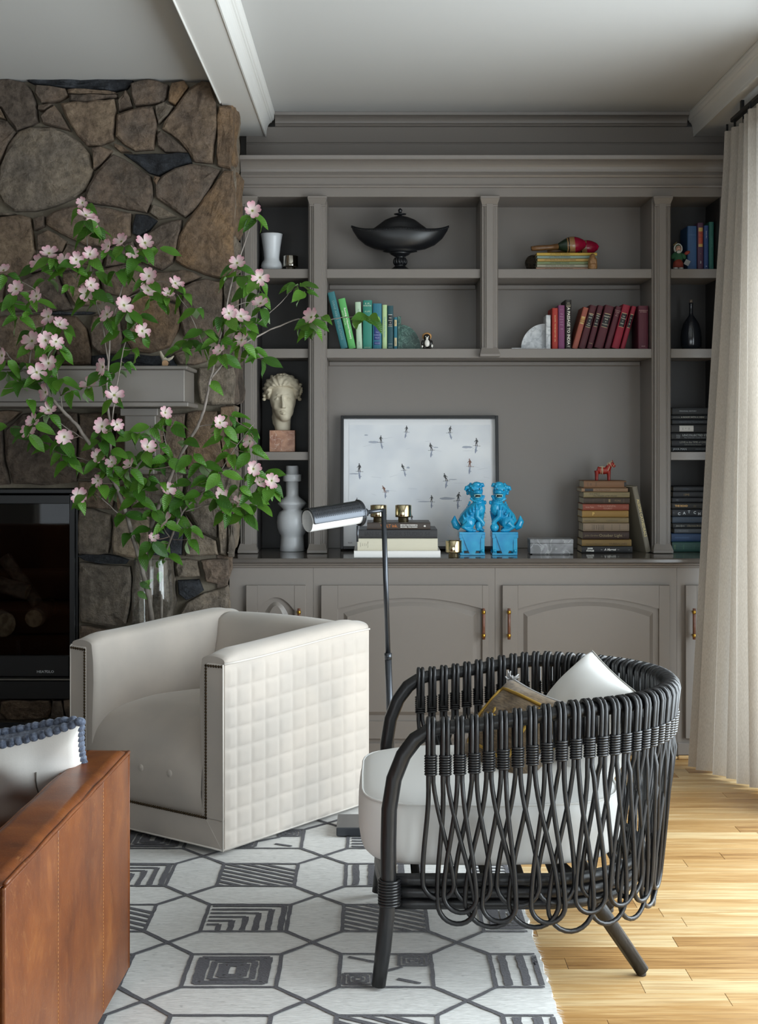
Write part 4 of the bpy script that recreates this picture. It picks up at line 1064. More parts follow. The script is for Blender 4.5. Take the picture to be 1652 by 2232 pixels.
# seat frame rings
def ring_pts(z, ins, n=40, fwd=.03):
    pts = []
    x0 = .045-RC.x; xs = .40-RC.x; hwid = .335-ins; rx = .28-ins
    for k in range(n+1):
        a = PI/2-PI*k/n; pts.append((xs+rx*math.cos(a), hwid*math.sin(a), z))
    for k in range(1, 5): pts.append((lerp(xs, x0, k/5), -hwid, z))
    for k in range(13): 
        t = k/12; pts.append((x0-fwd*math.sin(PI*t)-.0, lerp(-hwid, hwid, t), z))
    for k in range(4, 0, -1): pts.append((lerp(xs, x0, k/5), hwid, z))
    return pts
for z, ins in ((.252, 0.0), (.222, .004), (.192, .012)):
    MB().tube(ring_pts(z, ins), .0145, 9, closed=True).build('seat_rail', M['rattan'], rt)
for k in range(7):
    x = lerp(.10, .60, k/6)-RC.x; yy = .315 if k < 4 else .315*math.sqrt(max(.05, 1-((x-(.40-RC.x))/.27)**2))
    MB().tube([(x, -yy, .236), (x, yy, .236)], .011, 8).build('seat_slat', M['rattan'], rt)
for s in (-1, 1):
    wr = MB()
    for k in range(9): 
        zc = .20+k*.0068; wr.tube([(.036-RC.x+.024*math.cos(a), s*.347+.024*math.sin(a), zc+.001*math.sin(a)) for a in [2*PI*q/14 for q in range(14)]], .0038, 5, closed=True)
    wr.build('leg_binding', M['bind'], rt)
# hanging cane loops
NB = 52; rb = random.Random(9)
def surf(s, z):
    """point of the basket surface: below rim position s, at height z (local)"""
    s2 = max(-.02, min(1.02, s)); q, n = rim_xy(max(0, min(1, s2)))
    if s2 < 0 or s2 > 1: q = q-Vector((1, 0))*(abs(s2 if s2 < 0 else s2-1)*1.75)
    zr = rim_z(max(0, min(1, s2))); t = max(0, (zr-z)/zr)
    back = 1-abs(n.y)
    ins = .012*math.sin(min(1, t*2.2)*PI/2)*0-.016+ t*(.030+.065*back)
    return Vector((q.x-n.x*ins, q.y-n.y*ins, z)), Vector((n.x, n.y, 0))
ds = 1/(NB-1)
for i in range(NB):
    s = .004+.992*i/(NB-1); q, n2 = rim_xy(s); zr = rim_z(s); n = Vector((n2.x, n2.y, 0)); tdir = Vector((-n2.y, n2.x, 0))
    rim_c = Vector((q.x, q.y, zr)); half = .0056
    tier = i % 3
    zb = (.205, .150, .178)[tier]+rb.uniform(-.012, .012)
    edge_d = min(i, NB-1-i)
    if edge_d == 0: zb = .215
    back = 1-abs(n2.y)
    if back > .5 and tier == 1: zb -= .03
    wloop = (1.35, 1.75, 1.2)[tier]*rb.uniform(.92, 1.1)*ds
    lean = rb.uniform(-.35, .35)*ds
    if i < 2: lean += .8*ds; wloop *= .8
    if i > NB-3: lean -= .8*ds; wloop *= .8
    zbind0, zbind1 = zr-.062, zr-.104
    def over(sg):
        """from inside tail over the rim to outside"""
        pts = []; R = .0165+.0055
        pts.append(rim_c-n*R+tdir*(sg*half)+Vector((0, 0, -.085)))
        pts.append(rim_c-n*R+tdir*(sg*half)+Vector((0, 0, -.03)))
        for k in range(7):
            a = PI-PI*k/6; pts.append(rim_c+n*(R*math.cos(a))+Vector((0, 0, R*math.sin(a)))+tdir*(sg*half))
        return pts
    right = over(1); left = over(-1)
    down = [zr-.03, zbind0, zbind1, zbind1-.02]
    loopL, loopR = [], []
    for z in down:
        for lst, sg in ((loopL, -1), (loopR, 1)):
            p, nn = surf(s, z); lst.append(p+tdir*(sg*half)+nn*.006)
    zt_ = zbind1-.02; zw = zb+wloop*1.75*1.0
    for k in range(1, 12):
        t = k/11; z = lerp(zt_, zw, t); w_ = wloop*(.35*t+.65*sstep(0, 1, t)); off = .0008*tier+.004*(tier-1)
        for lst, sg in ((loopL, -1), (loopR, 1)):
            p, nn = surf(s+lean*t+sg*w_, z); lst.append(p+nn*(.006+off+.0035*sg)+tdir*(sg*half*(1-t)))
    arc = []
    for k in range(1, 12):
        a = PI*k/12; z = zw-(zw-zb)*math.sin(a); p, nn = surf(s+lean-wloop*math.cos(a), z)
        arc.append(p+nn*(.006+.0008*tier+.004*(tier-1)-.0035*math.cos(a)))
    full = left+loopL+arc+list(reversed(loopR))+list(reversed(right))
    up = []
    c = MB().tube(full, .0058, 6, smooth=True).build('cane_loop', M['rattan'], rt)
    bd = MB()
    for k in range(8):
        z = lerp(zbind0, zbind1, k/7); p, nn = surf(s, z); cc = p+nn*.005
        bd.tube([cc+tdir*(.0128*math.cos(a))+nn*(.0085*math.sin(a)) for a in [2*PI*m/10 for m in range(10)]], .0031, 5, closed=True)
    bd.build('binding', M['bind'], c)
# seat cushion
def cush():
    x0, x1, hy, z0, z1 = -.035-RC.x, .615-RC.x, .318, .268, .425
    b = MB(); n = 40; rings = [(.86, z0-.002, 0), (.97, z0+.006, 0), (1.005, z0+.03, .012), (1.02, (z0+z1)/2, .022), (1.01, z1-.025, .012), (.985, z1-.006, .0), (.93, z1+.004, -.0), (.8, z1+.016, 0), (.55, z1+.030, 0), (.25, z1+.036, 0)]
    vs = []; fs = []
    xc = (x0+x1)/2; hx = (x1-x0)/2
    for sc_, z, pf in rings:
        for k in range(n):
            a = 2*PI*k/n; ca, sa = math.cos(a), math.sin(a)
            e = .38 if ca < 0 else .62
            X = xc+hx*sc_*abs(ca)**e*(1 if ca > 0 else -1); Y_ = hy*sc_*abs(sa)**(.38 if ca < 0 else .6)*(1 if sa > 0 else -1)
            vs.append((X, Y_, z+.004*mnoise.noise(Vector((X*6, Y_*6, z*5)))))
    for i in range(len(rings)-1):
        for k in range(n): fs.append((i*n+k, i*n+(k+1) % n, (i+1)*n+(k+1) % n, (i+1)*n+k))
    fs.append(tuple(range(n-1, -1, -1))); c = len(vs); vs.append((xc, 0, z1+.037))
    for k in range(n): fs.append(((len(rings)-1)*n+k, (len(rings)-1)*n+(k+1) % n, c))
    b.add(vs, fs, True); o = link('seat_cushion', subdiv(b, 1), M['cotton'], rt)
    sm = MB()
    for i in (5,): sm.tube([Vector(vs[i*n+k]) for k in range(n)], .0028, 5, closed=True)
    sm.build('cushion_piping', M['cotton'], o)
cush()
# pillows in the rattan chair
wp = thing('white_pillow', 'plain white cotton pillow leaning in the rattan chair', 'pillow', (.557, 3.765, .520))
ny = Vector((-.88, -.20, .40)).normalized(); ex = Vector((.30, -.92, .05)); ex = (ex-ny*ex.dot(ny)).normalized(); ez = ex.cross(ny)
wp.rotation_euler = (Matrix((ex, ny, ez)).transposed() @ Matrix.Rotation(math.radians(-14), 3, 'Y')).to_euler()
fn = pillow_pts(.18, .18, .115, .03, wr=.010, seed=1, pw_=.5)
me = MB(); me.grid(lambda u, v: fn(u, v, 1), 30, 30).grid(lambda u, v: fn(u, v, -1), 30, 30); me.build('cover', M['cotton'], wp, weld=True)
sm = MB(); sm.tube([(lambda a: fn(*a, 0))(q) for q in [(k/20, 0) for k in range(20)]+[(1, k/20) for k in range(20)]+[(1-k/20, 1) for k in range(20)]+[(0, 1-k/20) for k in range(20)]], .0022, 5, closed=True)
sm.build('edge_seam', mat('grey_seam', '#a5a29c', .9), wp)
M['silk'] = mk_weave('brown_silk', '#4d4031', '#7d6a52', (60, 60, 240), .55, .5); M['gold'] = mat('gold_braid', '#a98636', .45, metal=.35, bump=(400, .6, .001)); M['tassel'] = mat('silver_cord', '#a7a6a6', .6, bump=(300, .5, .001))
bp_ = thing('brocade_pillow', 'small brown silk pillow with gold braid and silver tassels', 'pillow', (.362, 3.63, .542))
ny = Vector((-.62, -.50, .60)).normalized(); ex = Vector((.40, -.86, -.2)); ex = (ex-ny*ex.dot(ny)).normalized(); ez = ex.cross(ny)
bp_.rotation_euler = (Matrix((ex, ny, ez)).transposed() @ Matrix.Rotation(math.radians(8), 3, 'Y')).to_euler()
fn2 = pillow_pts(.128, .128, .078, .07, wr=.010, seed=6, pw_=.5)
me = MB(); me.grid(lambda u, v: fn2(u, v, 1), 26, 26).grid(lambda u, v: fn2(u, v, -1), 26, 26); me.build('cover', M['silk'], bp_, weld=True)
for s_ in (1, -1):
    br = MB(); k0, k1 = .16, .84
    loop = [(lerp(k0, k1, k/14), k0) for k in range(14)]+[(k1, lerp(k0, k1, k/14)) for k in range(14)]+[(lerp(k1, k0, k/14), k1) for k in range(14)]+[(k0, lerp(k1, k0, k/14)) for k in range(14)]
    br.tube([Vector(fn2(a, c, s_))+Vector((0, s_*.002, 0)) for a, c in loop], .0045, 6, closed=True)
    for q in range(9):
        u = .3+.05*q; br.ell(Vector(fn2(u, .5+.06*math.sin(q*2.1), s_)), (.012, .003, .005), (0, q, 0), 1)
    br.build('gold_braid', M['gold'], bp_)
cd = MB(); cd.tube([fn2(*q, 0) for q in [(k/16, 0) for k in range(16)]+[(1, k/16) for k in range(16)]+[(1-k/16, 1) for k in range(16)]+[(0, 1-k/16) for k in range(16)]], .0038, 6, closed=True); cd.build('silver_cord', M['tassel'], bp_)
for (a, c) in ((0, 0), (1, 0), (0, 1), (1, 1)):
    ts = MB(); p = Vector(fn2(a, c, 0)); r = random.Random(int(a*3+c*7))
    for q in range(16):
        d = Vector((r.uniform(-1, 1), r.uniform(-1, 1), r.uniform(-.6, 1))).normalized(); ts.tube([p, p+d*.012, p+d*.02+Vector((r.uniform(-.01, .01), r.uniform(-.01, .01), -.006))], [.0025, .003, .0015], 5)
    ts.build('tassel', M['tassel'], bp_)
# ================================================================ floor lamp
M['gun'] = mat('gunmetal', '#4c4f54', .32, metal=.85); M['lampin'] = mat('lamp_white', '#e8e8e6', .4)
LY = fy(1826)+.06
lb = P(850, 1800, LY); lamp = thing('floor_lamp', 'slim gunmetal floor lamp with perforated cylinder shade', 'lamp', ((857-U0)/FPX*LY, LY, .0112))
lx0 = lamp.location.x
MB().box(-.185, .05, -.085, .085, .0, .028, .003).build('base', M['gun'], lamp)
ztop = CAMH+(V0-1110)/FPX*LY-.010; xtop = (836-U0)/FPX*LY-lx0; zc = CAMH+(V0-1425)/FPX*LY-.010
def at(z): return lerp(0, xtop, z/ztop)
MB().tube([(at(.028), 0, .028), (at(zc), 0, zc)], .0115, 12).build('lower_pole', M['gun'], lamp)
MB().tube([(at(zc-.02), 0, zc-.02), (at(zc+.001), 0, zc+.001)], .0125, 12).build('collar', M['gun'], lamp)
MB().tube([(at(zc), 0, zc), (at(ztop), 0, ztop)], .0085, 12).build('upper_pole', M['gun'], lamp)
def LPt(u, v, y): q = P(u, v, y); return q-Vector((lx0, LY, .0112))
j0 = LPt(836, 1112, LY); j1 = LPt(797, 1117, LY-.03); e0 = LPt(783, 1118, LY-.04); e1 = LPt(672, 1136, LY-.14)
MB().tube([j0, j0.lerp(j1, .5), j1], .0066, 10).build('arm', M['gun'], lamp)
ax = (e1-e0).normalized()
MB().tube([j1-ax*.004, j1+ax*.014, e0], [.013, .013, .011], 14).build('swivel', M['gun'], lamp)
# shade: half cylinder, perforated, over a white tube
upv = Vector((0, 0, 1)); upv = (upv-ax*upv.dot(ax)).normalized(); sd = ax.cross(upv); L_ = (e1-e0).length; RS = .041
def cyl(t, a, r): return e0+ax*(t*L_)+upv*(r*math.cos(a))+sd*(r*math.sin(a))
# perforated sheet: strips with holes (square holes of the punched pattern)
sh = MB(); NT, NA = 84, 44; a0, a1 = -1.75, 1.75
def solid(i, j):
    return not (4 < i < NT-4 and 3 < j < NA-3 and i % 3 == 1 and j % 4 == 1)
vs = []; idx = {}
def vid(i, j, k):
    key = (i, j, k)
    if key not in idx:
        idx[key] = len(vs); vs.append(cyl(i/NT, lerp(a0, a1, j/NA), RS-(.0016 if k else 0)))
    return idx[key]
fs = []
for i in range(NT):
    for j in range(NA):
        if solid(i, j):
            fs.append((vid(i, j, 0), vid(i+1, j, 0), vid(i+1, j+1, 0), vid(i, j+1, 0))); fs.append((vid(i, j+1, 1), vid(i+1, j+1, 1), vid(i+1, j, 1), vid(i, j, 1)))
sh.add(vs, fs, True)
sh.tube([cyl(1, lerp(a0, a1, k/24), RS) for k in range(25)], .0022, 6); sh.tube([cyl(0, 2*PI*k/28, RS) for k in range(28)], .003, 6, closed=True)
for e in (a0, a1): sh.tube([cyl(t/8, e, RS-.0008) for t in range(9)], .0016, 5)
sh.build('perforated_shade', M['gun'], lamp, recalc=False)
inn = MB(); inn.grid(lambda u, v: cyl(.03+.99*v, 2*PI*u, RS-.006), 32, 2); inn.build('inner_shade', M['lampin'], lamp, recalc=False)
dk = MB(); dk.tube([cyl(-.02, 0, 0), cyl(.03, 0, 0)], RS+.001, 28, smooth=False); dk.build('end_disc', M['gun'], lamp)
bl = MB(); bl.tube([cyl(.05, 0, 0), cyl(.2, 0, 0), cyl(.5, 0, 0), cyl(.6, 0, 0)], [.009, .012, .014, .004], 12); bl.build('bulb', mat('frosted_bulb', '#d8d6d0', .3), lamp)
sw = MB(); pz = cyl(.06, PI, RS); sw.tube([pz, pz+Vector((0, 0, -.052))], .0035, 8); sw.build('switch_stem', M['gun'], lamp)
# ================================================================ curtain
M['linen'] = mk_weave('greige_linen', '#cdc6bd', '#e0dad2', (500, 500, 90), .9, .5, trans=.55)
cu = thing('linen_curtain', 'greige linen curtain hanging in folds beside the window', 'curtain', (1.42, 5.3, 0))
def curt(u, v):
    # u along the curtain, v 0 top 1 bottom
    ty = lerp(5.75, 4.90, u); tx = 1.452+.010*math.sin(u*9)
    by = lerp(5.55, 4.80, u**.92); bx = lerp(1.25, 1.44, sstep(-.15, .62, u))
    t = v**1.15
    x = lerp(tx, bx, t); y = lerp(ty, by, t); z = lerp(2.545, .014+.012*u, v)
    ph = u*2*PI*11+.7*math.sin(u*7)+.5*math.sin(v*2.2+u*5)
    amp = lerp(.022, .034, sstep(0, .7, v))*(1+.35*math.sin(u*17+1))
    x += -amp*math.cos(ph)-.004*math.sin(ph*2+v*3)
    y += .010*math.sin(ph+v)*sstep(0, .2, v)+.006*math.sin(ph*.5+v*4)
    return (x-1.42, y-5.3, z)
MB().grid(curt, 300, 60).build('curtain_panel', M['linen'], cu, recalc=False)
hd_ = MB()
hd_.grid(lambda u, v: (curt(u, 0)[0]+.002, curt(u, 0)[1], lerp(2.465, 2.547, v)), 300, 2); hd_.build('heading_tape', M['linen'], cu, recalc=False)
tr = thing('curtain_track', 'dark curtain track under the ceiling beam', 'curtain track', (1.45, 4.0, 2.575))
MB().box(-.012, .012, -2.6, 1.72, .0, .018, .003).build('rail', M['black_metal'], tr)
for k in range(7): MB().box(-.006, .006, -2.5+k*.68-.01, -2.5+k*.68+.01, .018, BZ-2.575-.0005).build('bracket', M['black_metal'], tr)
gl = MB()
for k in range(23):
    q = curt(k/22, 0); gl.box(q[0]-.02-.004, q[0]-.02+.004, q[1]+1.3-.003, q[1]+1.3+.003, -.03, 0)
gl.build('glider', M['black_metal'], tr)
# ================================================================ books and ornaments
BM_ = {}
def cloth(c, rough=.6):
    if c not in BM_: BM_[c] = mat('cloth_'+c[1:], c, rough, bump=(500, .25, .0004))
    return BM_[c]
def ink(c, metal=0.0):
    k = 'ink'+c+str(metal)
    if k not in BM_: BM_[k] = mat('print_'+c[1:], c, .45, metal=metal)
    return BM_[k]
M['pages'] = mat('page_edges', '#c9bfa9', .9, bump=(900, .4, .0005))
TROT = {'h': (Vector((1, 0, 0)), Vector((0, 0, 1))), 'd': (Vector((0, 0, -1)), Vector((1, 0, 0))), 'f': (Vector((0, 0, 1)), Vector((-1, 0, 0))), 'v': (Vector((-1, 0, 0)), Vector((0, 0, -1)))}
def book(label, t, h, d, col, pos, lean=0.0, rz=0.0, flat=False, group=None, bands=(), texts=(), bul=.0025, rough=.6, name='book', paper=False):
    """pos: world point of the spine foot (upright) or of the spine's left bottom edge (flat)"""
    if flat:
        o = thing(name, label, 'book', (pos[0], pos[1], pos[2]+t/2), 0, group, rot=(0, PI/2, rz) if not rz else None)
        if rz: o.rotation_euler = (Matrix.Rotation(rz, 3, 'Z') @ Matrix.Rotation(PI/2, 3, 'Y')).to_euler()
    else:
        o = thing(name, label, 'book', (pos[0], pos[1], pos[2]+t/2*abs(math.sin(lean))), 0, group)
        o.rotation_euler = (Matrix.Rotation(rz, 3, 'Z') @ Matrix.Rotation(lean, 3, 'Y')).to_euler()
    w = .0021 if not paper else .0008
    n = 6; outer = [(-t/2, d)]+[(-t/2*math.cos(PI*k/n) if True else 0, .004-(bul+.004)*math.sin(PI*k/n)**.7) for k in range(n+1)]+[(t/2, d)]
    inner = [(t/2-w, d)]+[((t/2-w)*math.cos(PI*k/n), .006-(bul+.004)*math.sin(PI*k/n)**.7*.8) for k in range(n+1)]+[(-t/2+w, d)]
    poly = outer+inner; m = len(poly); b = MB()
    mo = len(outer)
    vs = [(x, y, 0) for x, y in poly]+[(x, y, h) for x, y in poly]; fs = [(i, (i+1) % m, (i+1) % m+m, i+m) for i in range(m)]
    for k in range(mo-1):
        fs.append((k, m-1-k, m-2-k, k+1)); fs.append((k+m, k+1+m, 2*m-2-k, 2*m-1-k))
    b.add(vs, fs); b.build('cover', cloth(col, rough), o)
    MB().box(-t/2+w+.0001, t/2-w-.0001, .0068, d-.003, .0025, h-.0025).build('page_block', M['pages'], o)
    for (z0, z1, c) in bands:
        q = MB(); q.grid(lambda u, v: (lerp(-t/2*.97, t/2*.97, u), .004-(bul+.004)*max(0, 1-(2*u-1)**2)**.35-.0004, lerp(z0, z1, v)*h), 6, 1); q.build('spine_band', ink(c), o, recalc=False)
    for tx in texts:
        s, size, c, mode, zf = tx[:5]; xo = tx[5] if len(tx) > 5 else 0.0; kw = tx[6] if len(tx) > 6 else {}
        dr, up = TROT[mode]; nn = dr.cross(up); R = Matrix((dr, up, nn)).transposed()
        text(s, size, ink(c), o, (xo, -bul-.0009, zf*h), R.to_euler(), **kw)
    return o
# ---------------- green row on the upper middle shelf
k1 = 6.05/FPX
def sx(u, Y=6.05): return (u-U0)/FPX*Y
G = 'green books on the middle shelf'
g = [(742.5, 758.5, 123, '#2f7076', -.235, 'tall dark teal book leaning left at the end of the green row', [('DIANE ARBUS REVELATIONS', .0135, '#7fa3a0', 'd', .5)], ()),
 (760, 776, 109, '#5cae5f', -.215, 'bright green paperback leaning left beside the tall teal book', [('Running A Haunted Nunnery', .0115, '#e6f0dc', 'd', .5, .004, dict(bold=.0003)), ('EDNA O. PORTER', .008, '#c9e2bf', 'd', .62, -.008)], ()),
 (777, 790, 103, '#b7cfb4', -.035, 'pale mint book standing right of the bright green paperback', [('PIGEONHOLES', .008, '#5a7d6a', 'd', .72), ('ELIOT', .006, '#5a7d6a', 'd', .12)], ()),
 (790.5, 811, 107, '#2f8271', 0, 'thick jade green book behind the leaf sprig', [('E. M.', .010, '#d9e6cf', 'h', .93), ('FORSTER', .0085, '#d9e6cf', 'h', .885), ('A LIFE', .009, '#c7d8bb', 'h', .77), ('HARCOURT', .005, '#c7d8bb', 'h', .04)], ()),
 (812, 832, 100, '#2c7186', 0, 'blue teal book with navy label panels on its spine', [('THE', .007, '#a7b4d8', 'h', .37), ('COMPLETE', .006, '#a7b4d8', 'h', .31), ('TALES', .007, '#a7b4d8', 'h', .25), ('VOLUME', .006, '#a7b4d8', 'h', .13)], ((.10, .17, '#2d3d77'), (.2, .62, '#2d3d77'))),
 (833, 843.5, 97, '#b4d09a', 0, 'slim pale green book between blue teal and dark teal books', [('The Art of the Garden', .0095, '#5f8fb0', 'd', .5)], ()),
 (844, 857, 95, '#1f4a52', 0, 'dark teal book with a black and silver title band', [('MRS', .006, '#e3e3dc', 'h', .72), ('DALLO', .0052, '#e3e3dc', 'h', .66), ('A', .007, '#e3e3dc', 'h', .61), ('WAY', .006, '#e3e3dc', 'h', .56), ('LONDON', .0035, '#e3e3dc', 'h', .05)], ((.52, .79, '#1b1d22'), (.785, .80, '#cfcfc6'), (.52, .535, '#cfcfc6'), (.12, .125, '#cfcfc6'))),
 (858, 866, 70, '#2e6f80', 0, 'smallest teal book with gold labels next to the green marble bookend', [('TALES', .0045, '#2a2a22', 'd', .82), ('HARPER', .0048, '#3a3a30', 'd', .21)], ((.72, .92, '#c8b487'), (.1, .36, '#c9b78e')))]
for a, c, hp, col, ln, lab, tx, bd in g:
    t = (c-a)*k1*.985; h = hp*k1/math.cos(ln)
    book(lab, t, h, .15, col, (sx((a+c)/2), 6.05, S2+.0003), ln, 0, False, G, bd, tx)
def marble_end(name, label, m, u0, u1, us0, us1, vtop, vq, flip):
    o = thing(name, label, 'bookend', (sx((us0+us1)/2), 6.10, S2+.0002))
    X = lambda u: sx(u)-o.location.x
    MB().box(X(us0), X(us1), -.05, .05, 0.0, (760-vtop)*k1, .0015).build('slab', m, o)
    R = abs(u1-u0)*k1; Hq = (757-vq)*k1; n = 20
    x0 = X(us1) if not flip else X(us0); s = 1 if not flip else -1
    poly = [(x0+s*.0003, .007)]+[(x0+s*(R*math.cos(PI/2*k/n)), .007+Hq*math.sin(PI/2*k/n)) for k in range(n+1)]
    MB().prism(poly, -.012, .012).build('quarter_round', m, o)
    MB().box(x0+s*.0003, x0+s*(R+.045), -.05, .05, 0.0, .0068, .001).build('foot_plate', m, o)
marble_end('marble_bookend', 'green marble quarter-round bookend beside the green books', mk_marble('green_marble', '#24403a', '#3c5f55', '#7fa396', 28, .3, .03), 874, 917, 866.5, 874, 688, 705, False)
# tiny ceramic figurine
M['blackg'] = mat('black_glaze', '#191614', .25); M['whiteg'] = mat('white_glaze', '#dcd9d2', .25); M['strawg'] = mat('straw_glaze', '#b98a55', .4)
fg = thing('ceramic_figurine', 'tiny black and white ceramic figurine with straw hat by the green bookend', 'figurine', (sx(930.5, 6.02), 6.02, S2+.0002))
b = MB(); b.ell((0, 0, .022), (.021, .016, .023), sub=2); b.ell((0, -.002, .05), (.015, .013, .014), sub=2); b.ell((-.012, -.006, .006), (.009, .01, .006), sub=2); b.ell((.012, -.006, .006), (.009, .01, .006), sub=2); b.ell((-.019, -.004, .024), (.006, .007, .014), sub=2); b.ell((.019, -.004, .024), (.006, .007, .014), sub=2)
link('body', blob(b, .002, 3), M['blackg'], fg)
b = MB(); b.ell((0, -.0125, .024), (.0115, .008, .017), sub=2); b.ell((0, -.0135, .045), (.006, .005, .006), sub=2); b.ell((.021, -.012, .012), (.005, .004, .008), sub=2); b.ell((-.02, -.012, .010), (.004, .004, .006), sub=2); link('belly', blob(b, .0018, 2), M['whiteg'], fg)
MB().ell((0, .008, .054), (.021, .006, .017), sub=2).build('hat', M['strawg'], fg)
b = MB(); 
for s in (-1, 1): b.ell((s*.006, -.0145, .052), (.0025, .0015, .0025), sub=1)
b.build('eyes', M['whiteg'], fg)
# ---------------- red row
RG = 'red books on the middle shelf'
marble_end('marble_bookend', 'grey white marble quarter-round bookend beside the red books', mk_marble('grey_marble', '#b9bcc0', '#dcdedf', '#8d9298', 16, .35, .05), 1190, 1138, 1190, 1200, 685, 703, True)
gold = '#c9b27a'
def blk(a, b_): return ((a, b_, '#141215'), (b_, b_+.012, '#cdb98a'), (a-.008, a, '#cdb98a'))
r_ = [(1203, 1216, 90, '#a83226', 0, 'vermilion red book right of the grey marble bookend', [('BALDWIN · THE FIRE NEXT TIME · DIAL', .0065, '#e2c98a', 'd', .5)], ()),
 (1216.5, 1231, 96, '#7a3f68', 0, 'plum purple book between the vermilion and the tall black book', [('A. S.', .006, '#a98a9f', 'h', .9), ('The', .007, '#b79bb0', 'h', .8), ('West', .007, '#b79bb0', 'h', .74), ('Kirov', .007, '#b79bb0', 'h', .68), ('Leaf-', .007, '#b79bb0', 'h', .62), ('thing', .007, '#b79bb0', 'h', .56), ('1948', .006, '#b79bb0', 'h', .46)], ()),
 (1232, 1245.5, 108, '#26211f', 0, 'tallest black book with white vertical title in the red row', [('A PASSAGE TO INDIA', .0165, '#e8e4d8', 'd', .47, 0, dict(bold=.0003)), ('E.M.', .007, '#cfc3a4', 'h', .93), ('FORSTER', .005, '#cfc3a4', 'h', .89), ('HBJ', .008, '#d8d2c2', 'h', .06)], ((.86, .868, '#cfc3a4'),)),
 (1246, 1259, 91, '#9c5546', .27, 'salmon orange book leaning right, first of the slanted books', [('MADAME', .006, '#2c1c16', 'h', .69), ('BOVARY', .006, '#2c1c16', 'h', .64)], ((.60, .63, '#c5a86c'), (.63, .74, '#b78a4b'), (.74, .78, '#c5a86c'))),
 (1260, 1276, 95, '#4c1a24', .27, 'dark maroon slanted book with black label after the salmon one', [('Henry', .0065, '#e4ddc8', 'h', .78), ('James', .0065, '#e4ddc8', 'h', .72), ('+', .008, '#f0ead8', 'h', .65), ('THE', .005, '#e4ddc8', 'h', .58), ('WINGS', .005, '#e4ddc8', 'h', .54)], blk(.5, .80)),
 (1278, 1291, 95, '#4e1c29', .26, 'dark maroon slanted book with black label, second of its kind', [('Emile', .006, '#e4ddc8', 'h', .76), ('Zola', .006, '#e4ddc8', 'h', .71), ('+', .008, '#f0ead8', 'h', .645), ('NANA', .005, '#e4ddc8', 'h', .58), ('MODERN', .0035, '#cdb98a', 'h', .12)], blk(.52, .80)),
 (1294, 1315, 94, '#521b28', .26, 'thick maroon slanted book with black label, third of its kind', [('VANITY', .008, '#e4ddc8', 'h', .74), ('FAIR', .007, '#e4ddc8', 'h', .68), ('+', .008, '#f0ead8', 'h', .62), ('THACKERAY', .005, '#e4ddc8', 'h', .56)], blk(.50, .80)),
 (1317, 1330, 93, '#56202e', .27, 'plain wine red slanted book with small gilt title', [('COLLECTED', .005, '#c9a9a0', 'h', .90), ('STORIES', .005, '#c9a9a0', 'h', .86), ('OF', .005, '#c9a9a0', 'h', .82), ('SAKI', .005, '#c9a9a0', 'h', .78)], ()),
 (1332, 1350, 96, '#8e1730', .26, 'thick crimson slanted book with black label', [('Leo', .007, '#e4ddc8', 'h', .74), ('Tolstoy', .007, '#e4ddc8', 'h', .69), ('+', .008, '#f0ead8', 'h', .63), ('WAR', .006, '#e4ddc8', 'h', .57)], blk(.5, .80)),
 (1351.5, 1362, 94, '#8a1a33', .27, 'slim crimson slanted book resting against the upright maroon one', [('Guy', .005, '#e4ddc8', 'h', .72), ('+', .006, '#f0ead8', 'h', .65), ('BEL', .005, '#e4ddc8', 'h', .58)], blk(.5, .80)),
 (1390.5, 1413.5, 95, '#571f30', 0, 'upright maroon book at the right end of the red row', [('REMEMBRANCE', .0055, '#c9a9a0', 'h', .89), ('OF THINGS', .0055, '#c9a9a0', 'h', .855), ('KNOPF', .005, '#c9a9a0', 'h', .07)], ())]
for a, c, hp, col, ln, lab, tx, bd in r_:
    t = (c-a)*k1*.985; h = hp*k1
    if ln: t *= math.cos(ln)*.97; h = hp*k1/math.cos(ln)*.985
    book(lab, t, h, .145, col, (sx((a+c)/2), 6.05, S2+.0003), ln, 0, False, RG, bd, tx)
# ---------------- right bay, top shelf
BG = 'upright books in the right bay'
for a, c, vt, col, lab, tx, bd in [(1498, 1519, 485, '#34567f', 'wide blue book at the left of the right-bay row', [('CHURCHILL', .006, '#54749b', 'h', .8)], ()),
 (1520, 1533.5, 478, '#4f2f47', 'purple book with orange and gold label panel in the right bay', [('THE', .006, '#3a2020', 'h', .78), ('PICKWICK', .0046, '#3a2020', 'h', .7), ('o', .008, '#a5885a', 'h', .36), ('2', .014, '#c9c9c4', 'h', .18)], ((.5, .56, '#b99a55'), (.56, .82, '#a8452c'), (.82, .9, '#b99a55'))),
 (1534, 1544.5, 484, '#2c4677', 'slim blue book with white title beside the purple one', [('Dante Alan', .007, '#c6cfdc', 'd', .8), ('N', .008, '#c6cfdc', 'h', .1)], ()),
 (1545, 1556, 476, '#28645a', 'sea green book at the right end of the right-bay row', [('A CENTURY OF', .007, '#4f9182', 'd', .6)], ())]:
    k2 = 6.08/FPX; t = (c-a)*k2*.98
    book(lab, t, (583-vt)*k2, .14, col, (sx((a+c)/2, 6.08), 6.08, S1+.0003), 0, 0, False, BG, bd, tx)
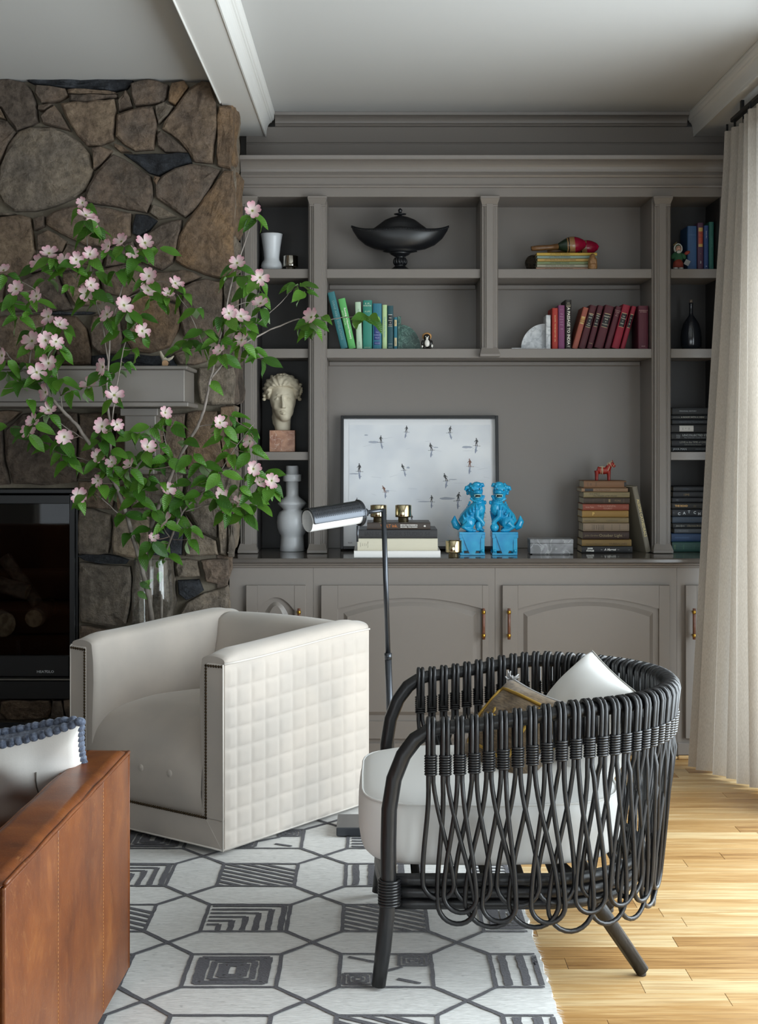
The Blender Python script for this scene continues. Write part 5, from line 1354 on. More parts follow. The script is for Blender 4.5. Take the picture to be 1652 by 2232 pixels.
# doll ornament
dl = thing('rag_doll', 'small folk doll in green and red clothes on the right-bay shelf', 'doll', (sx(1478, 6.06), 6.06, S1+.0002))
M['dgreen'] = mat('doll_green', '#2c5a3c', .8); M['dred'] = mat('doll_red', '#8a3a2c', .8); M['dface'] = mat('doll_face', '#c39a86', .6); M['dwhite'] = mat('doll_wool', '#c9c8c2', .9, bump=(300, 1, .002)); M['dstraw'] = mat('doll_straw', '#8a7a4a', .8)
b = MB(); b.ell((0, 0, .056), (.022, .016, .03), sub=2); b.ell((-.02, -.004, .062), (.011, .011, .016), (0, .5, 0), 2); b.ell((.022, -.006, .06), (.01, .011, .015), (0, -.6, 0), 2); b.build('coat', M['dgreen'], dl)
b = MB(); b.lathe([(.024, .012), (.022, .03), (.015, .046)], 14); b.build('skirt', M['dred'], dl)
b = MB(); 
for s in (-1, 1): b.ell((s*.011, -.004, .008), (.011, .015, .008), sub=2); b.lathe([(.007, .005), (.006, .02)], 10, Matrix.Translation((s*.011, 0, 0)))
b.build('boots', M['dwhite'], dl)
MB().ell((0, -.004, .092), (.0125, .012, .016), sub=2).build('face', M['dface'], dl)
b = MB(); b.tube([(.0155*math.cos(a), .001, .094+.0185*math.sin(a)) for a in [2*PI*k/18 for k in range(18)]], .0045, 6, closed=True); b.ell((0, -.013, .078), (.010, .005, .007), sub=2); b.build('wool_trim', M['dwhite'], dl)
b = MB(); b.ell((0, .004, .096), (.017, .012, .02), sub=2); b.build('hood', M['dgreen'], dl)
b = MB()
for s in (-1, 1): b.ell((s*.0045, -.0155, .096), (.0016, .001, .0016), sub=1)
b.ell((0, -.0152, .086), (.003, .001, .0015), sub=1); b.build('features', M['blackg'], dl)
b = MB(); b.ell((.036, -.01, .074), (.014, .008, .008), (0, -.5, 0), 2); b.build('bundle', M['dred'], dl)
b = MB(); b.box(.012, .034, -.02, -.017, .022, .046, .001, Matrix.Rotation(.5, 4, 'Y') @ Matrix.Translation((-.008, 0, .01))); b.build('paper_tag', mat('tag_grey', '#8f9090', .8), dl)
b = MB(); b.tube([(-.02, .004, .108), (-.004, .004, .122)], .002, 5); b.build('stick', M['dstraw'], dl)
# dark bottle, right bay
bt = thing('dark_bottle', 'dark glass bottle standing alone in the dark right bay', 'bottle', (sx(1506, 6.14), 6.14, S2+.0002))
k2 = 6.14/FPX
pr = [(14, 757), (20, 755), (22.5, 745), (23, 730), (21, 712), (17, 698), (10, 687), (5, 680), (4, 674), (4, 658), (4.6, 656), (4.6, 653)]
MB().lathe([(r*k2, (757-v)*k2) for r, v in pr], 28).build('body', mat('smoked_glass', '#202227', .15, spec=.6), bt)
MB().lathe([(.0001, (652.5-757)*-k2), (3.6*k2, (757-652)*k2), (3.6*k2, (757-646)*k2), (.0001, (757-645.5)*k2)], 12).build('stopper', mat('cork', '#6f6358', .8), bt)
# ---------------- dark book stacks in right bay
def stack(rows, Y, z0, k, G_, scale=6.036, u0=1440, v0=860, dep=.15):
    rows = list(rows); z = z0
    for (lab, xl, xr, ya, yb, col, tx, bd) in reversed(rows):
        t = (yb-ya)/scale*k*.985; a = sx(u0+xl/scale, Y); L = (xr-xl)/scale*k
        book(lab, t, L, dep, col, (a, Y, z), 0, 0, True, G_, bd, tx)
        z += t+.0004
    return z
kk = 6.05/FPX
stack([
 ('black book on top of the upper dark stack in the right bay', 150, 690, 130, 230, '#17191c', [('PERSONAL HISTORY', .008, '#8d9094', 'f', .38)], ()),
 ('black book with small capital title, second in the upper dark stack', 140, 720, 235, 295, '#16181c', [('E.M. Forster', .006, '#8d8a80', 'f', .12), ('A ROOM WITH A VIEW', .0095, '#a8a496', 'f', .48)], ()),
 ('charcoal book with faint title, third in the upper dark stack', 150, 700, 300, 362, '#1c2026', [('A Burnt-Out Case: The Last Tycoon', .007, '#50565e', 'f', .45)], ()),
 ('black book with a white paper label in the upper dark stack', 140, 720, 364, 476, '#1a1a1b', [('||  +  |||', .011, '#55534e', 'f', .33)], ((.18, .50, '#b3b0aa'),)),
 ('black book of uncollected stories below the white-labelled one', 140, 730, 480, 572, '#15171a', [('UNCOLLECTED STORIES', .0125, '#a3a7a9', 'f', .60, -.004), ('The Unknown Conan Doyle', .008, '#7c8082', 'f', .52, .006), ('Arthur', .0065, '#8c9092', 'f', .15, -.005), ('Conan', .0065, '#8c9092', 'f', .15, .0), ('Doyle', .0065, '#8c9092', 'f', .15, .006)], ()),
 ('black novel with two-line title near the foot of the upper dark stack', 145, 720, 576, 666, '#14161b', [('LOVE in the TIME of CHOLERA', .0105, '#8d8a80', 'f', .55, -.004), ('Gabriel Garcia Marquez', .0075, '#75756c', 'f', .48, .006)], ()),
 ('bottom black book of the upper dark stack in the right bay', 140, 720, 670, 738, '#15181c', [('JAVA MAN', .0125, '#a7abae', 'f', .19), ('GARNISS CURTIS', .006, '#6a6e72', 'f', .66)], ())], 6.05, S3+.0003, kk, 'upper dark stack in the right bay')
stack([
 ('topmost dark book of the counter stack in the right bay', 165, 700, 1180, 1248, '#1a1c20', [('ULYSSES', .007, '#2f3a52', 'f', .3)], ()),
 ('dark book with small gold lettering, second in the counter stack', 160, 700, 1250, 1328, '#17191e', [('| ||+||', .011, '#9b7d44', 'f', .33)], ()),
 ('dark book with grey initials, third in the counter stack', 150, 700, 1330, 1398, '#181a20', [('H|', .011, '#63676c', 'f', .12), ('| + | |', .009, '#4c5056', 'f', .72)], ()),
 ('dark book with bright gold blocks on its spine in the counter stack', 150, 690, 1400, 1486, '#1a1816', [('THE ROAD', .011, '#b0843f', 'f', .22, 0, dict(bold=.0006)), ('{|}|', .010, '#6c5a3a', 'f', .55)], ()),
 ('black paperback with large white staggered title in the counter stack', 152, 740, 1488, 1586, '#1e2127', [('JOSEPH', .0045, '#6a6e72', 'v', .03, .0, dict(sx=.5)), ('C', .016, '#b4b8ba', 'f', .15, .004, dict(bold=.0006)), ('A', .0155, '#b4b8ba', 'f', .265, .001, dict(bold=.0006)), ('T', .0155, '#b4b8ba', 'f', .37, -.004, dict(bold=.0006)), ('C', .0155, '#b4b8ba', 'f', .50, -.001, dict(bold=.0006)), ('H', .0155, '#b4b8ba', 'f', .60, .004, dict(bold=.0006)), ('-22', .0155, '#b4b8ba', 'f', .76, .003, dict(bold=.0006))], ()),
 ('slate blue book under the black paperback in the counter stack', 152, 720, 1588, 1674, '#384350', [('THE GREAT AMERICAN SHORT NOVELS', .0065, '#1d2530', 'f', .5)], ()),
 ('black classic with italic gilt title in the counter stack', 160, 710, 1678, 1748, '#1b1d1e', [('Jane Eyre', .0095, '#9c9a90', 'f', .17, 0, dict(shear=.3)), ('Charlotte Bronte', .0095, '#8a7c5a', 'f', .52, 0, dict(shear=.3))], ()),
 ('grey book in the lower half of the counter stack', 178, 720, 1750, 1816, '#43464a', [('a FIELDING', .010, '#6b6e72', 'f', .2)], ()),
 ('deep blue book second from the foot of the counter stack', 140, 720, 1818, 1928, '#1f3a5c', [('AWAKENING', .010, '#3d5c85', 'f', .24)], ()),
 ('dark green book at the foot of the counter stack in the right bay', 150, 730, 1930, 2065, '#1f463f', [('NORSE', .008, '#6d8a52', 'v', .06, 0, dict(sx=.8)), ('MYTHS', .008, '#4d7a56', 'v', .26, 0, dict(sx=.8)), ('TALES', .008, '#3d6a52', 'v', .5, 0, dict(sx=.8))], ())], 6.04, CZ+.0003, 6.04/FPX, 'counter stack in the right bay')
# ---------------- right stack of tan books under the horse
ks = 6.0/FPX
ztop = stack([
 ('tan brown book on top of the tan stack, under the red horse', 265, 1030, 508, 637, '#7d5b40', [('MYTH', .009, '#43301f', 'v', .1, 0, dict(sx=.7)), ('LIFE', .009, '#43301f', 'v', .17, 0, dict(sx=.7)), ('SWAN', .009, '#43301f', 'v', .29, 0, dict(sx=.7))], ((.95, 1.0, '#1c1c20'),)),
 ('thin pinkish tan book with black label, second in the tan stack', 225, 1060, 645, 717, '#8b6f56', [('The Body of People', .008, '#3f3126', 'f', .46), ('MOSLEY', .005, '#5b4635', 'f', .78, -.001)], ((.07, .25, '#26262a'),)),
 ('olive beige book with italic title, third in the tan stack', 262, 1092, 720, 822, '#827555', [('H.G.WELLS', .009, '#3b3524', 'f', .24, -.004), ('The Wealth of Mr Waddy', .0095, '#3b3524', 'f', .46, .005, dict(shear=.3)), ('LIPPINCOTT', .004, '#5d543b', 'f', .88)], ()),
 ('dark brown book with ruled spine in the tan stack', 262, 1092, 824, 936, '#3f3228', [('II', .015, '#8e7a52', 'f', .56, 0, dict(bold=.001)), ('FORE', .011, '#7c6a48', 'f', .74)], ((.44, .444, '#7a6a50'), (.87, .874, '#7a6a50'), (.13, .134, '#5a4b3a'), (.2, .204, '#5a4b3a'))),
 ('brick red book in the middle of the tan stack', 248, 1078, 938, 1057, '#8a4433', [('Anne Tyler', .008, '#cfa390', 'f', .15), ('THE ACCIDENTAL', .0095, '#c28f7c', 'f', .52, -.004), ('TOURIST', .0095, '#c28f7c', 'f', .54, .006), ('1 1', .009, '#b98270', 'f', .91)], ()),
 ('ochre yellow book below the brick red one in the tan stack', 236, 1072, 1060, 1186, '#94733a', [('P', .018, '#c9a450', 'f', .24, 0, dict(bold=.001)), ('1', .008, '#b08f4a', 'f', .92)], ()),
 ('plain khaki tan book below the ochre one in the tan stack', 242, 1075, 1190, 1290, '#81704f', [('WARTIME FOREST', .0065, '#5c4f37', 'f', .17, .002), ('A GERMAN SLEEP', .0065, '#5c4f37', 'f', .64, .002)], ()),
 ('pale beige book with black vertical lettering in the tan stack', 255, 1082, 1294, 1446, '#8c7a66', [('HEDDA', .0065, '#2c2620', 'v', .235, 0, dict(sx=1)), ('HANS', .0065, '#2c2620', 'v', .29, 0, dict(sx=1)), ('WRIGHT', .0065, '#2c2620', 'v', .34, 0, dict(sx=.9)), ('COUNT', .0065, '#2c2620', 'v', .39, 0, dict(sx=.9)), ('LANDS', .0065, '#2c2620', 'v', .425, 0, dict(sx=.9))], ((.03, .034, '#3a322a'), (.195, .2, '#3a322a'), (.445, .45, '#3a322a'), (.62, .625, '#3a322a'), (.79, .795, '#3a322a'), (.97, .974, '#3a322a'))),
 ('dark brown novel with large gilt title near the foot of the tan stack', 250, 1082, 1454, 1600, '#3a271f', [('October Light', .017, '#9a8a62', 'f', .60), ('John Gardner', .0105, '#7f6f4e', 'f', .19, 0, dict(shear=.2)), ('1', .009, '#7f6f4e', 'f', .9)], ()),
 ('golden tan book second from the foot of the tan stack', 232, 1125, 1602, 1722, '#846a3c', [("DUBIN'S LIVES", .012, '#4f3a1c', 'f', .73, .005), ('Bernard Malamud', .0095, '#66502a', 'f', .25, .005)], ()),
 ('black book with white boxed author name at the foot of the tan stack', 230, 1142, 1726, 1850, '#26272a', [('JOHN', .0085, '#e4e4e0', 'f', .165, -.005, dict(bold=.0006)), ('FOWLES', .0085, '#e4e4e0', 'f', .165, .005, dict(bold=.0006)), ('A Maggot', .0125, '#e4e4e0', 'f', .555, 0, dict(shear=.25, bold=.0005)), ('~', .014, '#d0d0cc', 'f', .39), ('~', .014, '#d0d0cc', 'f', .72), ('d', .008, '#8c8e90', 'f', .93)], ())],
 5.985, CZ+.0003, 5.985/FPX, 'tan stack below the red horse', 8.26, 1240, 980, .145)
o = book('tall grey leaning book propped against the tan stack', .024, .285, .165, '#7d776a', (sx(1414, 6.0), 6.005, CZ+.0004), -.222, .22, False, None, (), [('ALISON CATHEDRALS', .0165, '#d6c48c', 'd', .52, 0, dict(bold=.0004))])
# red wooden horse
M['hred'] = mat('red_lacquer', '#96271f', .3); M['hdec'] = mat('painted_trim', '#c9bfa2', .5)
k3 = 6.04/FPX/8.26
hs = thing('painted_horse', 'red painted wooden folk horse standing on the tan stack', 'figurine', (sx(1240+610/8.26, 6.04), 6.04, ztop+.0002))
def hp(x, y, d=0): return Vector(((x-610)*k3, d*k3, (505-y)*k3))
b = MB()
b.tube([hp(505, 310), hp(560, 325), hp(650, 330), hp(715, 320)], [55*k3, 68*k3, 66*k3, 58*k3], 12, flat=1.0)
b.tube([hp(690, 320), hp(715, 265), hp(745, 215), hp(775, 200)], [62*k3, 52*k3, 42*k3, 36*k3], 12); b.tube([hp(765, 200), hp(800, 235), hp(825, 262)], [40*k3, 32*k3, 24*k3], 10)
b.tube([hp(780, 185), hp(785, 140)], [16*k3, 7*k3], 6)
for d in (-34, 34):
    b.tube([hp(500, 330, d), hp(497, 420, d), hp(497, 508, d)], [40*k3, 26*k3, 25*k3], 9); b.tube([hp(712, 340, d), hp(716, 430, d), hp(716, 508, d)], [36*k3, 25*k3, 24*k3], 9)
link('body', blob(b, .0013, 3), M['hred'], hs)
b = MB(); 
def ring(x, y, rx, ry, tilt, rr_=5): 
    b.tube([hp(x, y)+Vector(((rx*math.cos(a)*math.sin(tilt))*k3, rx*math.sin(a)*k3*1.02, ry*math.cos(a)*k3)) for a in [2*PI*q/20 for q in range(20)]], rr_*k3, 5, closed=True)
ring(595, 325, 70, 72, 0, 9); ring(570, 325, 69, 71, .1, 5); ring(705, 300, 62, 66, .5, 6); ring(745, 225, 44, 48, -.7, 5); ring(800, 238, 34, 36, .9, 4)
for q in range(4): b.tube([hp(685+q*26, 232-q*16, -40), hp(690+q*26, 190-q*14, -8)], 7*k3, 5)
b.tube([hp(540, 265, -20), hp(590, 258, -24), hp(640, 270, -20)], 10*k3, 6); b.build('painted_harness', M['hdec'], hs)
# ---------------- marble box
mb_ = thing('marble_box', 'low grey veined marble box on the worktop', 'box', (sx(1201, 5.93), 5.96, CZ+.0003)); kb_ = 5.91/FPX
M['gmarb'] = mk_marble('veined_grey_marble', '#6f6f70', '#97979a', '#c4c4c6', 14, .3, .025)
hwb = 47*kb_; MB().box(-hwb, hwb, -.05, .05, .003, .046, .0012).build('box_body', M['gmarb'], mb_); MB().box(-hwb-.001, hwb+.001, -.051, .051, .0465, .064, .0015).build('lid', M['gmarb'], mb_); MB().box(-hwb+.01, hwb-.01, -.04, .04, 0, .0029).build('foot', M['gmarb'], mb_)
# ---------------- big books left of centre with votives
z = CZ+.0003; kb2 = 5.735/FPX
def big(label, ul, ur, t, d, col, tx, Y=5.735, bul=.0008, rough=.5):
    global z
    a = sx(ul, Y); L = (ur-ul)/FPX*Y; book(label, t, L, d, col, (a, Y, z), 0, 0, True, 'coffee-table books on the worktop', (), tx, bul, rough); z += t+.0004
big('white coffee-table book at the bottom of the pile behind the lamp', 771.5, 960, .029, .26, '#d9d8d6', ())
big('thick cream coffee-table book with tiny text on its spine', 779, 954, .049, .24, '#c8c3b0', [('Richardson', .004, '#55503f', 'v', .04, 0, dict(sx=.9)), ('Holland', .004, '#55503f', 'v', .065, 0, dict(sx=.9)), ('Crump', .004, '#55503f', 'v', .09, 0, dict(sx=.9)), ('Lynch', .004, '#55503f', 'v', .11, 0, dict(sx=.9)), ('Frank L. Wright', .0045, '#55503f', 'v', .13, 0, dict(sx=.9))])
big('charcoal coffee-table book with debossed title in the pile', 782, 953, .036, .24, '#2c2c2f', [('IAN SCHRAGER STUDIO 54', .0235, '#1c1c1e', 'f', .49, 0, dict(sx=.93))])
big('brown cookbook with orange title on top of the pile', 800, 938, .0275, .2, '#3b322d', [('VOLT ink.', .0165, '#b06a2f', 'f', .35, 0, dict(bold=.0003)), ('BRYAN VOLTAGGIO &', .0068, '#e0deda', 'f', .66, -.004, dict(bold=.0003)), ('MICHAEL VOLTAGGIO', .0068, '#e0deda', 'f', .66, .004, dict(bold=.0003)), ('42', .008, '#e0deda', 'f', .91, 0, dict(bold=.0006))])
M['merc'] = mat('mercury_glass', '#d8cba8', .12, metal=1.0, bump=(90, .15, .0006))
def votive(label, u, Y, zb, m=None, s=1.0):
    o = thing('votive_holder', label, 'candle holder', (sx(u, Y), Y, zb), 0, 'mercury glass votives')
    R = .0335*s; H_ = .068*s
    prf = [(.0001, 0), (R*.62, 0), (R*.66, .002), (R*.62, .016*s), (R*.66, .018*s), (R*.98, .0195*s), (R, .024*s), (R, H_-.001), (R-.0008, H_), (R-.0022, H_), (R-.0024, .024*s), (.0001, .022*s)]
    MB().lathe(prf, 36).build('cup', m or M['merc'], o)
    MB().lathe([(.0001, .0225*s), (R-.003, .0225*s), (R-.003, .037*s), (.0001, .0365*s)], 24).build('candle', mat('wax', '#e6e0d2', .5), o); MB().tube([(0, 0, .036*s), (.001, 0, .046*s)], .0007, 5).build('wick', M['blackg'], o)
votive('gold mercury glass votive behind the lamp stem on the brown cookbook', 825, 5.80, z); votive('gold mercury glass votive at the right on the brown cookbook', 879, 5.80, z); votive('gold mercury glass votive on the worktop beside the blue lion', 989, 5.77, CZ+.0003)
votive('silver votive beside the white vase in the left bay', 633, 6.09, S1+.0002, mat('silver_glass', '#b9b5ab', .1, metal=1.0), .96)
# ---------------- white vases
M['whitec'] = mat('white_ceramic', '#c9cbce', .32, spec=.5)
def vase(label, u, Y, zb, prof, v0, seg=40, inner=None):
    o = thing('ceramic_vase', label, 'vase', (sx(u, Y), Y, zb)); k = Y/FPX
    MB().lathe([(r*k, (v0-v)*k) for r, v in prof], seg).build('body', M['whitec'], o); return o
vase('small white flared vase on the top shelf of the left bay', 592, 6.10, S1+.0002, [(18, 586), (21, 585.5), (23.5, 578), (24, 574), (22, 568), (17.5, 561), (17, 556), (19, 535), (22.5, 512), (24, 504.5), (23.2, 503.8), (21.5, 512), (16, 550), (.05, 556)], 586, 14)
vase('tall white sculptural bottle vase of stacked shapes on the worktop', 637, 6.10, CZ+.0003, [(26, 1203), (27.3, 1202), (26, 1190), (25, 1175), (25, 1169), (29, 1163), (32.5, 1152), (33.8, 1140), (32.5, 1128), (28, 1118), (20, 1113), (21, 1111), (31, 1101), (31.5, 1099), (27, 1094), (15, 1084.5), (14, 1082), (14, 1052), (19.5, 1051), (20.2, 1050), (20.2, 1037), (19.5, 1036), (14, 1035.5), (13.8, 1018), (13, 1017), (11, 1018), (10.5, 1035), (.05, 1040)], 1203)
# ---------------- black urn
M['basalt'] = mat('black_basalt', '#17181b', .36, spec=.5)
ur = thing('black_urn', 'black boat-shaped lidded urn with beaded rim on top shelf', 'urn', (sx(872, 6.12), 6.12, S1+.0002)); k4 = 6.12/FPX
b = MB(); b.lathe([(.0001, 0), (28*k4, 0), (28*k4, 2*k4), (22*k4, 5*k4), (14*k4, 11*k4), (11*k4, 14*k4), (12.5*k4, 15*k4), (13.5*k4, 22*k4), (11*k4, 30*k4), (9*k4, 32*k4), (14*k4, 35*k4), (20*k4, 38*k4), (24*k4, 42*k4)], 32)
for q in range(14):
    a = 2*PI*q/14; b.tube([((11.5+2*math.sin(t*PI))*k4*math.cos(a), (11.5+2*math.sin(t*PI))*k4*math.sin(a), lerp(15, 31, t)*k4) for t in (0, .25, .5, .75, 1)], [1*k4, 2.4*k4, 2.6*k4, 2*k4, 1*k4], 5)
b.build('foot', M['basalt'], ur)
rg = [(24, 22, 42, 0), (38, 26, 44.5, 0), (36, 26, 47, 0), (55, 31, 50, 0), (75, 36, 58, .5), (92, 40, 70, 3), (103, 41, 82, 9), (107, 40, 90, 13), (106, 38, 90.5, 13), (98, 36, 84, 9), (80, 30, 76, 3)]
N_ = 56; vs = []; fs = []
for rx, ry, zz_, lift in rg:
    for q in range(N_):
        a = 2*PI*q/N_; ca = math.cos(a); wv = abs(ca)**5*lift+(1-abs(ca))**2*lift*.45
        vs.append((rx*k4*ca, ry*k4*math.sin(a)*(1-.35*abs(ca)**6), (zz_+wv-(lift*.12))*k4))
for i in range(len(rg)-1):
    for q in range(N_): fs.append((i*N_+q, i*N_+(q+1) % N_, (i+1)*N_+(q+1) % N_, (i+1)*N_+q))
fs.append(tuple(range(N_-1, -1, -1))); fs.append(tuple((len(rg)-1)*N_+q for q in range(N_)))
MB().add(vs, fs, True).build('bowl', M['basalt'], ur)
be = MB()
for q in range(N_*2):
    a = 2*PI*q/(N_*2); ca = math.cos(a); i = 7; rx, ry, zz_, lift = rg[i]; wv = abs(ca)**5*lift+(1-abs(ca))**2*lift*.45
    be.ell(((rx-1)*k4*ca, (ry+.2)*k4*math.sin(a)*(1-.35*abs(ca)**6), (zz_+wv-lift*.12-3.2)*k4), 1.3*k4, sub=1)
o = be.build('beaded_rim', M['basalt'], ur, recalc=False); o['kind'] = 'stuff'
lid = [(78, 30, 86), (60, 27, 94), (46, 25, 104), (34, 22, 113), (20, 15, 119), (9, 9, 121.5), (4, 4, 123)]
vs = []; fs = []
for rx, ry, zz_ in lid:
    for q in range(N_):
        a = 2*PI*q/N_; vs.append((rx*k4*math.cos(a), ry*k4*math.sin(a), zz_*k4))
for i in range(len(lid)-1):
    for q in range(N_): fs.append((i*N_+q, i*N_+(q+1) % N_, (i+1)*N_+(q+1) % N_, (i+1)*N_+q))
ld = MB().add(vs, fs, True).build('lid', M['basalt'], ur)
MB().lathe([(4*k4, 121*k4), (4*k4, 124*k4), (13*k4, 125.5*k4), (13.5*k4, 127*k4), (5*k4, 128.5*k4), (3*k4, 131*k4), (4.6*k4, 133*k4), (4.6*k4, 135.5*k4), (2.6*k4, 138*k4), (.0001, 140*k4)], 20).build('finial', M['basalt'], ld)
# ---------------- maracas on magazines
kmg = 6.06/FPX; zz0 = S1+.0003
mgc = [('peach', '#b08b74', 'LETS TRAVEL IN THE PHILIPPINES'), ('cream', '#b1ad97', "LET'S TRAVEL IN THE HOLY LAND"), ('sage green', '#7d8a62', "LET'S TRAVEL IN INDIA"), ('mustard', '#b8954e', "LET'S TRAVEL IN THE SOVIET UNION"), ('grey teal', '#7d9186', "LET'S TRAVEL IN FRANCE"), ('golden yellow', '#bd9c3e', "LET'S TRAVEL IN JAPAN")]
offs = [(1168, 1299), (1170, 1300), (1170, 1299), (1171, 1300), (1170, 1299), (1169.5, 1300.5)]
posn = ['at the bottom of the stack', 'second from the bottom of the stack', 'third from the bottom of the stack', 'fourth from the bottom of the stack', 'just below the top one', 'on top of the stack under the maracas']
for (cn, c, s_), (a, e), ps in zip(mgc, offs, posn):
    t = 6.25*kmg; book('thin %s travel book %s' % (cn, ps), t, (e-a)*kmg, .2, c, (sx(a, 6.06), 6.05, zz0), 0, 0, True, 'travel books under the maracas', (), [(s_, .0085, '#4d4636', 'f', .38, 0, dict(sx=.95))], .0006, .5); zz0 += t+.0003
def mk_maraca():
    m = bpy.data.materials.new('maraca_paint'); m.use_nodes = True; N, L = nodes(m); b = N['Principled BSDF']
    tc = N.new('ShaderNodeTexCoord'); sp = N.new('ShaderNodeSeparateXYZ'); L.new(tc.outputs['Object'], sp.inputs[0])
    mp = N.new('ShaderNodeMapRange'); mp.inputs[1].default_value = -.07; mp.inputs[2].default_value = .07; L.new(sp.outputs[0], mp.inputs[0])
    nz = N.new('ShaderNodeTexNoise'); nz.inputs['Scale'].default_value = 14; L.new(tc.outputs['Object'], nz.inputs['Vector'])
    ad = N.new('ShaderNodeMath'); ad.operation = 'MULTIPLY_ADD'; ad.inputs[1].default_value = .14; L.new(nz.outputs['Fac'], ad.inputs[0]); L.new(mp.outputs[0], ad.inputs[2])
    r = ramp(N, [(0.0, '#1e2f22'), (0.36, '#8f6d48'), (0.40, '#14120f'), (0.43, '#8f6d48'), (0.60, '#8a1230'), (0.9, '#a3103a'), (.98, '#6c0f2c')]); r.color_ramp.interpolation = 'CONSTANT'
    L.new(ad.outputs[0], r.inputs['Fac']); L.new(r.outputs['Color'], b.inputs['Base Color']); b.inputs['Roughness'].default_value = .22; return m
M['maraca'] = mk_maraca(); M['mhandle'] = mat('maraca_wood', '#7a5734', .4, var=('#5c3f25', 30, .35, .65))
def maraca(label, uc, vc, Y, rz, tilt, s=1.0):
    z_ = zz0+.0385*s; o = thing('maraca', label, 'maraca', (sx(uc, Y), Y, z_), 0, 'pair of maracas')
    o.rotation_euler = (Matrix.Rotation(rz, 3, 'Z') @ Matrix.Rotation(tilt, 3, 'Y')).to_euler()
    prf = []
    for q in range(17):
        t = q/16; x = -.066+.128*t; r = .037*math.sin(PI*min(1, (t*.93+.055)))**.62*(0.82+.18*sstep(0, .5, t)); prf.append((max(.0001, r)*s, x*s))
    prf[0] = (.012*s, prf[0][1]); prf[-1] = (.0001, prf[-1][1])
    R = Matrix.Rotation(PI/2, 4, 'Y')
    MB().lathe(prf, 28, R).build('gourd', M['maraca'], o)
    MB().tube([(-.062*s, 0, 0), (-.10*s, 0, -.001), (-.15*s, 0, 0), (-.182*s, 0, 0)], [.013*s, .0105*s, .012*s, .010*s], 12).build('handle', M['mhandle'], o)
maraca('maraca in front, lying with its brown handle to the left', 1248, 527, 6.10, .12, -.10, 1.0)
maraca('maraca lying behind the other, only its crimson end showing', 1277, 530, 6.165, -.10, -.10, .92)
cf = thing('carved_figure', 'small carved wooden figure in front of the travel books', 'figurine', (sx(1291.5, 6.02), 6.02, S1+.0002)); kc = 6.02/FPX
b = MB(); b.lathe([(9*kc, 0), (10.5*kc, 3*kc), (10*kc, 14*kc), (9*kc, 22*kc), (6.5*kc, 27*kc), (5.5*kc, 31*kc), (3*kc, 34*kc), (.0001, 35*kc)], 20)
b.ell((0, -8*kc, 8*kc), (8*kc, 4*kc, 5*kc)); b.ell((-5*kc, -7*kc, 16*kc), (3*kc, 3*kc, 6*kc)); b.ell((5*kc, -7*kc, 16*kc), (3*kc, 3*kc, 6*kc)); b.ell((0, -6*kc, 28*kc), (4.2*kc, 3.5*kc, 4.6*kc)); b.ell((0, -9.5*kc, 27.5*kc), (1.2*kc, 1.2*kc, 1.6*kc))
link('figure', blob(b, .0014, 2), mat('carved_boxwood', '#8a6640', .5, bump=(160, .8, .002)), cf)
wb = thing('woven_ball', 'dark woven grass ball tucked left of the travel books', 'ornament', (sx(1164, 6.16), 6.16, S1+.0415))
b = MB(); r5 = random.Random(2)
for q in range(26):
    ax_ = Vector((r5.gauss(0, 1), r5.gauss(0, 1), r5.gauss(0, 1))).normalized(); e_ = ax_.orthogonal().normalized(); f_ = ax_.cross(e_)
    b.tube([(e_*math.cos(a)+f_*math.sin(a))*(.036+.003*math.sin(a*3+q)) for a in [2*PI*m_/22 for m_ in range(22)]], .0022, 5, closed=True)
b.build('woven_strands', mat('dark_grass', '#3a3126', .8), wb); MB().ell((0, 0, 0), .034, sub=2).build('ball_core', mat('dark_core', '#1c1814', .9), wb)
# ---------------- mantel pieces
dw = thing('driftwood_piece', 'curled pale driftwood piece on the mantel shelf', 'ornament', ((362-U0)/FPX*5.5, 5.5, mz1+.0005)); kd = 5.5/FPX
b = MB(); q0 = lambda u, v, d=0: Vector(((u-362)*kd, d, (797-v)*kd))
b.tube([q0(349, 761), q0(352, 770), q0(357, 778), q0(365, 781), q0(374, 776), q0(379, 771)], [2.2*kd, 4*kd, 5.5*kd, 4.5*kd, 3*kd, 1*kd], 9); b.tube([q0(357, 778), q0(356, 788), q0(356, 797)], [5*kd, 3*kd, 4.5*kd], 8)
link('driftwood', blob(b, .0018, 2), mat('bleached_wood', '#b9ad9c', .8, bump=(60, .6, .003)), dw)
ws = thing('wood_slice', 'small round wood offcut lying on the mantel edge', 'ornament', ((360-U0)/FPX*5.40, 5.40, mz1+.0005)); kd2 = 5.4/FPX
MB().lathe([(7*kd2, -.02), (7*kd2, .02)], 18, Matrix.Translation((0, .02, 6.5*kd2)) @ Matrix.Rotation(PI/2, 4, 'X'), smooth=False).build('offcut', mat('cut_wood', '#c29b77', .7), ws); MB().lathe([(7.6*kd2, -.018), (7.6*kd2, .018)], 18, Matrix.Translation((0, .0215, 6.5*kd2)) @ Matrix.Rotation(PI/2, 4, 'X')).build('bark', mat('bark', '#2d2620', .9), ws)
